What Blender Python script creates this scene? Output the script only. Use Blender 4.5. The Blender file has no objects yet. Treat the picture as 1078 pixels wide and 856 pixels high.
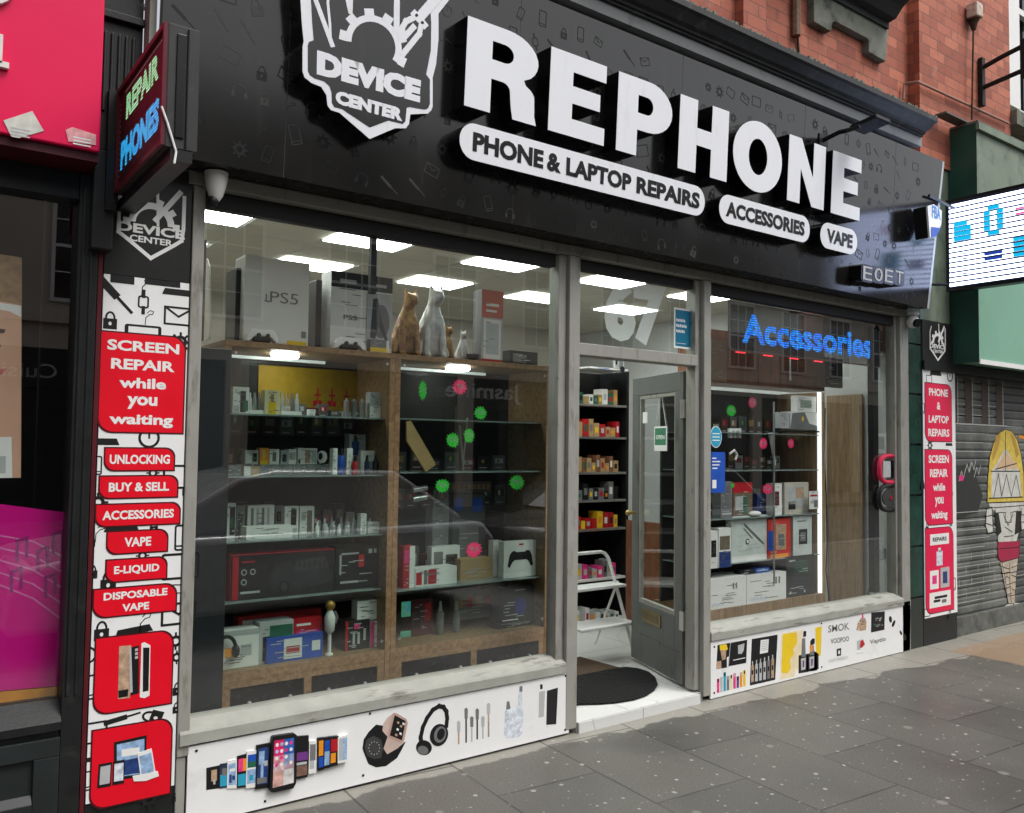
import bpy, math, random
from mathutils import Vector, Matrix
random.seed(7)
sc = bpy.context.scene
COL = sc.collection
R_ = math.radians

# ------------------------------------------------------------------ camera
F, CX, CY = 900.0, 539.0, 428.0
vx = Vector((1765-CX, 485-CY, F)).normalized()
h2 = Vector((0, 485-CY+.0127*(539-1765), F))
vz = h2.cross(vx).normalized()
if vz.y > 0: vz = -vz
vy = vz.cross(vx)
ROT = Matrix((vx, vy, vz))
CAM = Vector((0, -3.699, 1.6))
def ray(x, y): return ROT @ Vector((x-CX, y-CY, F))
def W(x, y, Y=0.0):
    d = ray(x, y); return CAM + d*((Y-CAM.y)/d.y)
def G(x, y, Z=0.0):
    d = ray(x, y); return CAM + d*((Z-CAM.z)/d.z)
cd = bpy.data.cameras.new('camera'); cam = bpy.data.objects.new('camera', cd); COL.objects.link(cam)
cd.sensor_width = 36; cd.lens = 36*F/1078; cd.clip_start = .05; cd.clip_end = 500
m = Matrix((ROT @ Vector((1,0,0)), ROT @ Vector((0,-1,0)), ROT @ Vector((0,0,-1)))).transposed().to_4x4()
m.translation = CAM
cam.matrix_world = m
sc.camera = cam

# ------------------------------------------------------------------ planes
class Pl:
    def __init__(s, o, U, V):
        s.o = Vector(o); s.U = Vector(U).normalized(); s.V = Vector(V).normalized(); s.N = s.U.cross(s.V)
    def p(s, u, v, h=0): return s.o + s.U*u + s.V*v + s.N*h
    def uv(s, x, y, h=0):
        d = ray(x, y); t = (s.o + s.N*h - CAM).dot(s.N)/d.dot(s.N)
        q = CAM + d*t - s.o
        return q.dot(s.U), q.dot(s.V)
    def crop(s, pts, ox, oy, k, h=0):
        return [s.uv(ox+a/k, oy+b/k, h) for a, b in pts]
def FP(Y=0.0): return Pl((0, Y, 0), (1,0,0), (0,0,1))
F0 = FP(0)

# ------------------------------------------------------------------ materials
MATS = {}
def M(name, col, rough=.5, metal=0., var=.12, scale=14., bump=.0, coat=0., emis=0., spec=.28, det=5, ecol=None):
    if name in MATS: return MATS[name]
    if name.startswith('photo') or 'wallpaper' in name: var, scale = max(var, .4), 45
    m = bpy.data.materials.new(name); m.use_nodes = True; nt = m.node_tree; N = nt.nodes; L = nt.links
    b = N['Principled BSDF']
    b.inputs['Roughness'].default_value = rough; b.inputs['Metallic'].default_value = metal
    b.inputs['Coat Weight'].default_value = coat; b.inputs['Specular IOR Level'].default_value = spec
    tc = N.new('ShaderNodeTexCoord'); no = N.new('ShaderNodeTexNoise'); no.inputs['Scale'].default_value = scale; no.inputs['Detail'].default_value = det
    L.new(tc.outputs['Object'], no.inputs['Vector'])
    rm = N.new('ShaderNodeMapRange'); rm.inputs[1].default_value = .25; rm.inputs[2].default_value = .75
    L.new(no.outputs['Fac'], rm.inputs[0])
    mx = N.new('ShaderNodeMix'); mx.data_type = 'RGBA'
    mx.inputs[6].default_value = (*[c*(1-var) for c in col], 1); mx.inputs[7].default_value = (*[min(1, c*(1+var)) for c in col], 1)
    L.new(rm.outputs[0], mx.inputs[0]); L.new(mx.outputs[2], b.inputs['Base Color'])
    rr = N.new('ShaderNodeMapRange'); rr.inputs[3].default_value = max(0, rough-.08); rr.inputs[4].default_value = min(1, rough+.1)
    L.new(no.outputs['Fac'], rr.inputs[0]); L.new(rr.outputs[0], b.inputs['Roughness'])
    if bump:
        bp = N.new('ShaderNodeBump'); bp.inputs['Strength'].default_value = bump; bp.inputs['Distance'].default_value = .004
        n2 = N.new('ShaderNodeTexNoise'); n2.inputs['Scale'].default_value = scale*5; n2.inputs['Detail'].default_value = 6
        L.new(tc.outputs['Object'], n2.inputs['Vector']); L.new(n2.outputs['Fac'], bp.inputs['Height']); L.new(bp.outputs[0], b.inputs['Normal'])
    if emis:
        b.inputs['Emission Color'].default_value = (*(ecol or col), 1); b.inputs['Emission Strength'].default_value = emis
    MATS[name] = m; return m

def stain(mat, col, scale, lo, hi, amt=1., stretch=(1,1,1)):
    """add worn or dirty patches of their own shape over a material"""
    nt = mat.node_tree; N = nt.nodes; L = nt.links; b = N['Principled BSDF']
    src = b.inputs['Base Color'].links[0].from_socket
    tc = N.new('ShaderNodeTexCoord'); mp = N.new('ShaderNodeMapping'); mp.inputs['Scale'].default_value = stretch
    L.new(tc.outputs['Object'], mp.inputs[0])
    no = N.new('ShaderNodeTexNoise'); no.inputs['Scale'].default_value = scale; no.inputs['Detail'].default_value = 8; no.inputs['Roughness'].default_value = .65
    L.new(mp.outputs[0], no.inputs['Vector'])
    rm = N.new('ShaderNodeMapRange'); rm.inputs[1].default_value = lo; rm.inputs[2].default_value = hi; rm.inputs[4].default_value = amt
    L.new(no.outputs['Fac'], rm.inputs[0])
    mx = N.new('ShaderNodeMix'); mx.data_type = 'RGBA'; L.new(rm.outputs[0], mx.inputs[0]); L.new(src, mx.inputs[6]); mx.inputs[7].default_value = (*col, 1)
    L.new(mx.outputs[2], b.inputs['Base Color']); return mat

white_board = stain(stain(M('printed board white', (.80,.80,.79), .35, var=.02), (.45,.43,.38), 3, .60, .78, .5, (1,1,1)), (.20,.18,.15), 26, .69, .74, .6)
sign_white = stain(M('acrylic white', (.78,.79,.82), .3, var=.02, scale=3), (.55,.55,.53), 6, .56, .8, .45, (3,3,.6))
print_white = M('print white', (.78,.78,.76), .5, var=.03)
black_gloss = stain(M('black gloss laminate', (.008,.008,.0075), .14, var=.15, scale=1.2, spec=.52), (.030,.029,.026), 5, .56, .74, .5, (2.5,2.5,.35))
icon_dark = M('black satin ink', (.003,.003,.003), .5)
icon_pale = M('grey satin ink', (.034,.034,.032), .4)
black_print = M('black ink', (.012,.012,.012), .45)
black_side = M('black acrylic return', (.004,.004,.004), .25, var=.2)
black_paint = stain(M('black painted timber', (.010,.011,.011), .42, var=.3, bump=.15, spec=.35), (.05,.05,.046), 9, .62, .75, .6)
frame_grey = stain(stain(M('aged grey paint', (.30,.295,.262), .5, var=.1, scale=6, bump=.1), (.12,.105,.08), 7, .55, .72, .8, (3,3,.6)), (.05,.045,.04), 22, .66, .72, .8, (1,1,.5))
sill_mat = stain(stain(M('weathered cream sill', (.34,.34,.30), .6, var=.12, scale=10, bump=.3), (.12,.11,.09), 6, .57, .66, .8, (.6,3,3)), (.42,.42,.38), 15, .62, .7, .3)
red = M('printed red', (.74,.004,.018), .38, var=.05, scale=6)
red_edge = M('dark red outline', (.06,.004,.006), .5)
wood = M('oak veneer', (.32,.20,.10), .45, var=.2, scale=4)
def grain(m, sx, sz, c2):
    nt = m.node_tree; N = nt.nodes; L = nt.links; b = N['Principled BSDF']
    tc = N.new('ShaderNodeTexCoord'); mp = N.new('ShaderNodeMapping'); mp.inputs['Scale'].default_value = (sx, sx, sz); L.new(tc.outputs['Object'], mp.inputs[0])
    no = N.new('ShaderNodeTexNoise'); no.inputs['Scale'].default_value = 3; no.inputs['Detail'].default_value = 9; no.inputs['Roughness'].default_value = .7
    L.new(mp.outputs[0], no.inputs['Vector']); src = b.inputs['Base Color'].links[0].from_socket
    rm = N.new('ShaderNodeMapRange'); rm.inputs[1].default_value = .4; rm.inputs[2].default_value = .65; L.new(no.outputs['Fac'], rm.inputs[0])
    mx = N.new('ShaderNodeMix'); mx.data_type = 'RGBA'; L.new(rm.outputs[0], mx.inputs[0]); L.new(src, mx.inputs[6]); mx.inputs[7].default_value = (*c2, 1)
    L.new(mx.outputs[2], b.inputs['Base Color']); return m
grain(wood, 12, 12, (.17,.095,.045))
brown_panel = grain(M('brown laminate panel', (.34,.22,.12), .4, var=.15), 14, 1.2, (.20,.125,.065))
red_wood = grain(M('reddish wood veneer', (.26,.115,.06), .4, var=.2), 4, 1.2, (.16,.06,.03))
cream_wall = M('cream wall paint', (.50,.46,.40), .7, var=.06, scale=2)
grey_wall = M('pale grey wall paint', (.52,.53,.52), .7, var=.05)
ceil_mat = M('ceiling tile', (.47,.43,.35), .8, var=.05, scale=3)
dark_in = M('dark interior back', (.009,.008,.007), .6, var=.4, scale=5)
navy_dark = M('dark slate column', (.010,.013,.016), .5, var=.3, scale=3)
tan = M('brown card', (.42,.27,.12), .7)
gold = M('gold lacquer', (.42,.24,.06), .35, .5, var=.4, scale=40)
plas_white = M('white plastic', (.78,.77,.74), .3, var=.03)
plas_grey = M('grey plastic', (.25,.26,.27), .4)
plas_black = M('black plastic', (.010,.010,.011), .38, var=.2)
metal = M('brushed metal', (.55,.55,.54), .3, .9)
rust = M('rusty iron', (.06,.035,.025), .75, .3, var=.5, scale=30, bump=.5)
yellow = M('yellow print', (.80,.55,.02), .5, var=.04)
cream = M('cream print', (.72,.66,.42), .5)
blue = M('blue print', (.015,.08,.42), .45, var=.2)
cyan = M('cyan print', (.03,.33,.50), .45, var=.1)
teal = M('teal print', (.01,.16,.28), .4)
green_p = M('green neon card', (.03,.50,.04), .6, var=.35, scale=60)
pink_p = M('pink neon card', (.85,.03,.14), .6, var=.2, scale=30)
green_d = M('dark green print', (.02,.12,.07), .5)
orange = M('orange print', (.78,.28,.02), .5)
crimson = M('crimson print', (.45,.012,.02), .45)
purple = M('purple print', (.16,.04,.22), .5)
lgrey = M('light grey print', (.45,.46,.46), .5)
mgrey = M('mid grey print', (.17,.17,.17), .5)
led_white = M('led panel lit', (.8,.95,.95), .5, emis=11.0, ecol=(.92,1,.97))
lamp_white = M('cabinet lamp lit', (1,1,1), .5, emis=22.0)
strip_white = M('light strip lit', (1,1,1), .5, emis=.9)
def glass(name='window glass', ior=1.6, tint=(.93,.95,.94), rough=0.0):
    m = bpy.data.materials.new(name); m.use_nodes = True; nt = m.node_tree; N = nt.nodes; L = nt.links
    N.remove(N['Principled BSDF']); out = N['Material Output']
    tr = N.new('ShaderNodeBsdfTransparent'); tr.inputs[0].default_value = (*tint, 1)
    gl = N.new('ShaderNodeBsdfGlossy'); gl.inputs['Roughness'].default_value = rough; gl.inputs[0].default_value = (1,1,1,1)
    fr = N.new('ShaderNodeFresnel'); fr.inputs[0].default_value = ior
    ge = N.new('ShaderNodeNewGeometry'); su = N.new('ShaderNodeMath'); su.operation = 'SUBTRACT'; su.inputs[0].default_value = 1
    mu = N.new('ShaderNodeMath'); mu.operation = 'MULTIPLY'
    L.new(ge.outputs['Backfacing'], su.inputs[1]); L.new(su.outputs[0], mu.inputs[0]); L.new(fr.outputs[0], mu.inputs[1])
    mx = N.new('ShaderNodeMixShader'); L.new(mu.outputs[0], mx.inputs[0]); L.new(tr.outputs[0], mx.inputs[1]); L.new(gl.outputs[0], mx.inputs[2])
    L.new(mx.outputs[0], out.inputs[0]); MATS[name] = m; return m
glass_m = glass('window glass', 2.15, (.96,.98,.97))
glass_c = glass('cabinet glass', 1.45, (.90,.94,.92))
def veil(name, col, a):
    m = bpy.data.materials.new(name); m.use_nodes = True; b = m.node_tree.nodes['Principled BSDF']
    b.inputs['Base Color'].default_value = (*col, 1); b.inputs['Alpha'].default_value = a; b.inputs['Roughness'].default_value = .4; return m
frosted = veil('frosted vinyl', (.70,.76,.72), .55)
clear_pl = veil('clear acrylic', (.55,.58,.58), .35)

def led_dots(name, c1, c2, pitch, strength, size=.36, dark=(.01,.01,.012)):
    """rows of small lit diodes on a dark board"""
    m = bpy.data.materials.new(name); m.use_nodes = True; nt = m.node_tree; N = nt.nodes; L = nt.links; b = N['Principled BSDF']
    b.inputs['Base Color'].default_value = (*dark, 1)
    tc = N.new('ShaderNodeTexCoord'); vo = N.new('ShaderNodeTexVoronoi'); vo.voronoi_dimensions = '2D'; vo.inputs['Scale'].default_value = 1/pitch; vo.inputs['Randomness'].default_value = 0
    sp = N.new('ShaderNodeSeparateXYZ'); L.new(tc.outputs['Object'], sp.inputs[0]); aa = N.new('ShaderNodeMath'); L.new(sp.outputs[0], aa.inputs[0]); L.new(sp.outputs[1], aa.inputs[1]); cc = N.new('ShaderNodeCombineXYZ'); L.new(aa.outputs[0], cc.inputs[0]); L.new(sp.outputs[2], cc.inputs[1]); L.new(cc.outputs[0], vo.inputs['Vector'])
    lt = N.new('ShaderNodeMath'); lt.operation = 'LESS_THAN'; lt.inputs[1].default_value = size; L.new(vo.outputs['Distance'], lt.inputs[0])
    mu = N.new('ShaderNodeMath'); mu.operation = 'MULTIPLY'; mu.inputs[1].default_value = strength; L.new(lt.outputs[0], mu.inputs[0])
    mx = N.new('ShaderNodeMix'); mx.data_type = 'RGBA'; mx.inputs[6].default_value = (*c1, 1); mx.inputs[7].default_value = (*c2, 1)
    se = N.new('ShaderNodeSeparateColor'); L.new(vo.outputs['Color'], se.inputs[0]); L.new(se.outputs[0], mx.inputs[0])
    L.new(mx.outputs[2], b.inputs['Emission Color']); L.new(mu.outputs[0], b.inputs['Emission Strength']); return m

# ------------------------------------------------------------------ mesh builder
def curve_geo(loops, ext, offset=0):
    cu = bpy.data.curves.new('c', 'CURVE'); cu.dimensions = '2D'; cu.fill_mode = 'BOTH'; cu.extrude = ext/2; cu.offset = offset
    for lp in loops:
        sp = cu.splines.new('POLY'); sp.points.add(len(lp)-1); sp.use_cyclic_u = True
        for i, (a, b) in enumerate(lp): sp.points[i].co = (a, b, 0, 1)
    o = bpy.data.objects.new('c', cu); me = bpy.data.meshes.new_from_object(o)
    vs = [v.co.copy() for v in me.vertices]; fs = [tuple(p.vertices) for p in me.polygons]
    bpy.data.objects.remove(o); bpy.data.curves.remove(cu); bpy.data.meshes.remove(me)
    return vs, fs
_tc = {}
def text_geo(s, bold, ext, res=3):
    k = (s, bold, ext)
    if k in _tc: return _tc[k]
    cu = bpy.data.curves.new('t', 'FONT'); cu.body = s; cu.offset = bold; cu.extrude = .5 if ext else 0; cu.resolution_u = res
    o = bpy.data.objects.new('t', cu); me = bpy.data.meshes.new_from_object(o)
    vs = [v.co.copy() for v in me.vertices]; fs = [tuple(p.vertices) for p in me.polygons]
    bpy.data.objects.remove(o); bpy.data.curves.remove(cu); bpy.data.meshes.remove(me)
    x0 = min(v.x for v in vs); x1 = max(v.x for v in vs); y0 = min(v.y for v in vs); y1 = max(v.y for v in vs)
    vs = [Vector(((v.x-x0)/(x1-x0), (v.y-y0)/(y1-y0), (v.z+.5) if ext else 1)) for v in vs]
    _tc[k] = (vs, fs, (x1-x0)/(y1-y0)); return _tc[k]

class MB:
    def __init__(s): s.v = []; s.f = []; s.m = []; s.mats = []
    def mi(s, m):
        if m not in s.mats: s.mats.append(m)
        return s.mats.index(m)
    def add(s, vs, fs, m):
        n = len(s.v); s.v += [Vector(v) for v in vs]; k = s.mi(m)
        for f in fs: s.f.append([n+i for i in f]); s.m.append(k)
        return s
    def box(s, x0, x1, y0, y1, z0, z1, m):
        v = [(x0,y0,z0),(x1,y0,z0),(x1,y1,z0),(x0,y1,z0),(x0,y0,z1),(x1,y0,z1),(x1,y1,z1),(x0,y1,z1)]
        return s.add(v, [(0,3,2,1),(4,5,6,7),(0,1,5,4),(1,2,6,5),(2,3,7,6),(3,0,4,7)], m)
    def prism(s, pl, pts, h0, h1, m):
        n = len(pts); a = sum(pts[i][0]*pts[(i+1)%n][1]-pts[(i+1)%n][0]*pts[i][1] for i in range(n))
        if a < 0: pts = pts[::-1]
        v = [pl.p(a, b, h1) for a, b in pts] + [pl.p(a, b, h0) for a, b in pts]
        return s.add(v, [tuple(range(n)), tuple(range(2*n-1, n-1, -1))] + [(i, n+i, n+(i+1)%n, (i+1)%n) for i in range(n)], m)
    def rect(s, pl, u0, v0, u1, v1, h0, h1, m, r=0):
        if r: return s.prism(pl, rrect(u0, v0, u1, v1, r), h0, h1, m)
        return s.prism(pl, [(u0,v0),(u1,v0),(u1,v1),(u0,v1)], h0, h1, m)
    def loops(s, pl, loops, h0, h1, m, off=0):
        vs, fs = curve_geo(loops, h1-h0, off); c = (h0+h1)/2
        return s.add([pl.p(v.x, v.y, v.z+c) for v in vs], fs, m)
    def text(s, pl, t, u0, v0, u1, v1, h0, h1, m, bold=.02, fit=True, skew=0):
        ext = h1-h0 > .004
        vs, fs, asp = text_geo(t, bold, ext)
        return s.add([pl.p(u0+(u1-u0)*v.x + skew*v.y*(v1-v0), v0+(v1-v0)*v.y, h0+(h1-h0)*v.z) for v in vs], fs, m)
    def stroke(s, pl, pts, w, h0, h1, m, closed=False):
        n = len(pts)
        for i in range(n if closed else n-1):
            a = Vector(pts[i]); b = Vector(pts[(i+1) % n]); d = b-a
            if d.length < 1e-6: continue
            d.normalize(); q = Vector((-d.y, d.x))*w/2; e = d*w*.45
            s.prism(pl, [tuple(a-e-q), tuple(b+e-q), tuple(b+e+q), tuple(a-e+q)], h0, h1+i*1e-6, m)
        return s
    def tube(s, pts, r, m, n=8, closed=False):
        pts = [Vector(p) for p in pts]; k = len(pts); rs = r if isinstance(r, (list, tuple)) else [r]*k
        base = len(s.v); vs = []; prev = None
        for i, p in enumerate(pts):
            t = (pts[min(i+1, k-1)]-pts[max(i-1, 0)]).normalized()
            a = prev if prev is not None else (Vector((0,0,1)) if abs(t.z) < .9 else Vector((1,0,0)))
            a = (a - t*a.dot(t)).normalized(); b = t.cross(a); prev = a
            for j in range(n):
                th = 2*math.pi*j/n; vs.append(p + (a*math.cos(th)+b*math.sin(th))*rs[i])
        fs = [(i*n+j, i*n+(j+1)%n, (i+1)*n+(j+1)%n, (i+1)*n+j) for i in range(k-1) for j in range(n)]
        fs += [tuple(range(n-1, -1, -1)), tuple(range((k-1)*n, k*n))]
        return s.add(vs, fs, m)
    def lathe(s, c, prof, m, n=16, sx=1, sy=1):
        vs = []
        for r, z in prof:
            for j in range(n):
                t = 2*math.pi*j/n; vs.append((c[0]+r*sx*math.cos(t), c[1]+r*sy*math.sin(t), c[2]+z))
        k = len(prof)
        fs = [(i*n+j, i*n+(j+1)%n, (i+1)*n+(j+1)%n, (i+1)*n+j) for i in range(k-1) for j in range(n)]
        fs += [tuple(range(n-1, -1, -1)), tuple(range((k-1)*n, k*n))]
        return s.add(vs, fs, m)
    def ball(s, c, rx, ry, rz, m, n=12):
        return s.lathe(c, [(max(.02,math.sin(math.pi*i/8))*1, -math.cos(math.pi*i/8)) for i in range(9)], m, n) if False else s.add(
            *_sph(c, rx, ry, rz, n), m)
    def build(s, name, parent=None, label=None, cat=None, group=None, kind=None, bevel=0, smooth=False):
        me = bpy.data.meshes.new(name); me.from_pydata([tuple(v) for v in s.v], [], s.f)
        for mm in s.mats: me.materials.append(mm)
        me.polygons.foreach_set('material_index', s.m)
        if smooth:
            me.polygons.foreach_set('use_smooth', [True]*len(me.polygons))
            try: me.set_sharp_from_angle(angle=R_(40))
            except Exception: pass
        me.update(); o = bpy.data.objects.new(name, me); COL.objects.link(o)
        if parent is not None: o.parent = parent
        tag(o, label, cat, group, kind)
        if bevel:
            b = o.modifiers.new('bevel', 'BEVEL'); b.width = bevel; b.segments = 2; b.limit_method = 'ANGLE'
        return o
def _sph(c, rx, ry, rz, n=12):
    vs = []; k = 8
    for i in range(k+1):
        a = math.pi*i/k
        for j in range(n):
            t = 2*math.pi*j/n; q = max(math.sin(a), .03)
            vs.append((c[0]+rx*q*math.cos(t), c[1]+ry*q*math.sin(t), c[2]-rz*math.cos(a)))
    fs = [(i*n+j, i*n+(j+1)%n, (i+1)*n+(j+1)%n, (i+1)*n+j) for i in range(k) for j in range(n)]
    fs += [tuple(range(n-1, -1, -1)), tuple(range(k*n, (k+1)*n))]
    return vs, fs
def tag(o, label=None, cat=None, group=None, kind=None):
    if label: o['label'] = label
    if cat: o['category'] = cat
    if group: o['group'] = group
    if kind: o['kind'] = kind
    return o
def thing(name, label, cat, loc=(0,0,0), group=None):
    """an Empty at world origin-aligned axes whose children keep world coordinates"""
    o = bpy.data.objects.new(name, None); COL.objects.link(o); o.empty_display_size = .1
    return tag(o, label, cat, group)
def arc(cx, cy, rx, ry, a0, a1, n=10):
    return [(cx+rx*math.cos(R_(a0+(a1-a0)*i/n)), cy+ry*math.sin(R_(a0+(a1-a0)*i/n))) for i in range(n+1)]
def rrect(u0, v0, u1, v1, r, corners=(1,1,1,1), n=6):
    """rounded rectangle; corners = BL, BR, TR, TL"""
    if u1 < u0: u0, u1 = u1, u0
    if v1 < v0: v0, v1 = v1, v0
    p = []
    p += arc(u0+r, v0+r, r, r, 180, 270, n) if corners[0] else [(u0, v0)]
    p += arc(u1-r, v0+r, r, r, 270, 360, n) if corners[1] else [(u1, v0)]
    p += arc(u1-r, v1-r, r, r, 0, 90, n) if corners[2] else [(u1, v1)]
    p += arc(u0+r, v1-r, r, r, 90, 180, n) if corners[3] else [(u0, v1)]
    return p

# little line icons of the printed pattern (unit size, centred)
def icon(mb, pl, kind, u, v, s, h0, h1, m, rot=0, wk=1.):
    c, sn = math.cos(rot), math.sin(rot)
    def T(pts): return [(u+s*(a*c-b*sn), v+s*(a*sn+b*c)) for a, b in pts]
    w = s*.075*wk
    if kind == 'phone':
        mb.stroke(pl, T(rrect(-.28,-.5,.28,.5,.08,n=2)), w, h0, h1, m, True); mb.stroke(pl, T([(-.28,-.34),(.28,-.34)]), w*.8, h0, h1+1e-5, m)
    elif kind == 'tablet':
        mb.stroke(pl, T(rrect(-.55,-.38,.55,.38,.06,n=2)), w, h0, h1, m, True)
    elif kind == 'mail':
        mb.stroke(pl, T([(-.5,-.32),(.5,-.32),(.5,.32),(-.5,.32)]), w, h0, h1, m, True); mb.stroke(pl, T([(-.5,.32),(0,-.02),(.5,.32)]), w, h0, h1+1e-5, m)
    elif kind == 'gear':
        for i in range(8):
            a = i*math.pi/4; mb.stroke(pl, T([(.3*math.cos(a),.3*math.sin(a)),(.46*math.cos(a),.46*math.sin(a))]), w*1.5, h0, h1, m)
        mb.loops(pl, [T(arc(0,0,.34,.34,0,345,15)), T(arc(0,0,.17,.17,0,330,11))], h0, h1+2e-5, m)
    elif kind == 'lock':
        mb.loops(pl, [T([(-.32,-.45),(.32,-.45),(.32,.08),(-.32,.08)]), T(arc(0,-.17,.08,.1,0,315,7))], h0, h1, m)
        mb.stroke(pl, T(arc(0,.08,.2,.32,0,180,8)), w*1.2, h0, h1+1e-5, m)
    elif kind == 'headphone':
        mb.stroke(pl, T(arc(0,0,.42,.42,-20,200,12)), w*1.1, h0, h1, m)
        mb.prism(pl, T([(-.5,-.32),(-.3,-.38),(-.26,-.02),(-.46,.02)]), h0, h1+1e-5, m); mb.prism(pl, T([(.5,-.32),(.3,-.38),(.26,-.02),(.46,.02)]), h0, h1+1e-5, m)
    elif kind == 'tool':
        mb.stroke(pl, T([(-.5,.4),(.05,-.02)]), w*2.6, h0, h1, m); mb.stroke(pl, T([(.05,-.02),(.5,-.36)]), w, h0, h1+1e-5, m)
    elif kind == 'circle':
        mb.loops(pl, [T(arc(0,0,.42,.42,0,345,20)), T(arc(0,0,.32,.32,0,345,20))], h0, h1, m); mb.stroke(pl, T([(0,.0),(0,.2)]), w, h0, h1+1e-5, m)
    elif kind == 'laptop':
        mb.prism(pl, T([(-.6,-.12),(.6,-.12),(.5,.12),(-.5,.12)]), h0, h1, m)
    elif kind == 'cable':
        mb.stroke(pl, T([(-.1,-.5),(-.08,-.1),(.1,.1),(.3,.15),(.35,.3),(.15,.35),(0,.2)]), w*.55, h0, h1, m)
    elif kind == 'watch':
        mb.stroke(pl, T(rrect(-.2,-.25,.2,.25,.08,n=2)), w, h0, h1, m, True); mb.stroke(pl, T([(0,.25),(0,.5)]), w*2, h0, h1+1e-5, m); mb.stroke(pl, T([(0,-.25),(0,-.5)]), w*2, h0, h1+1e-5, m)
KINDS_ = ['phone','mail','gear','lock','headphone','tool','circle','tablet','cable','watch','phone','gear','lock']
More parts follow.
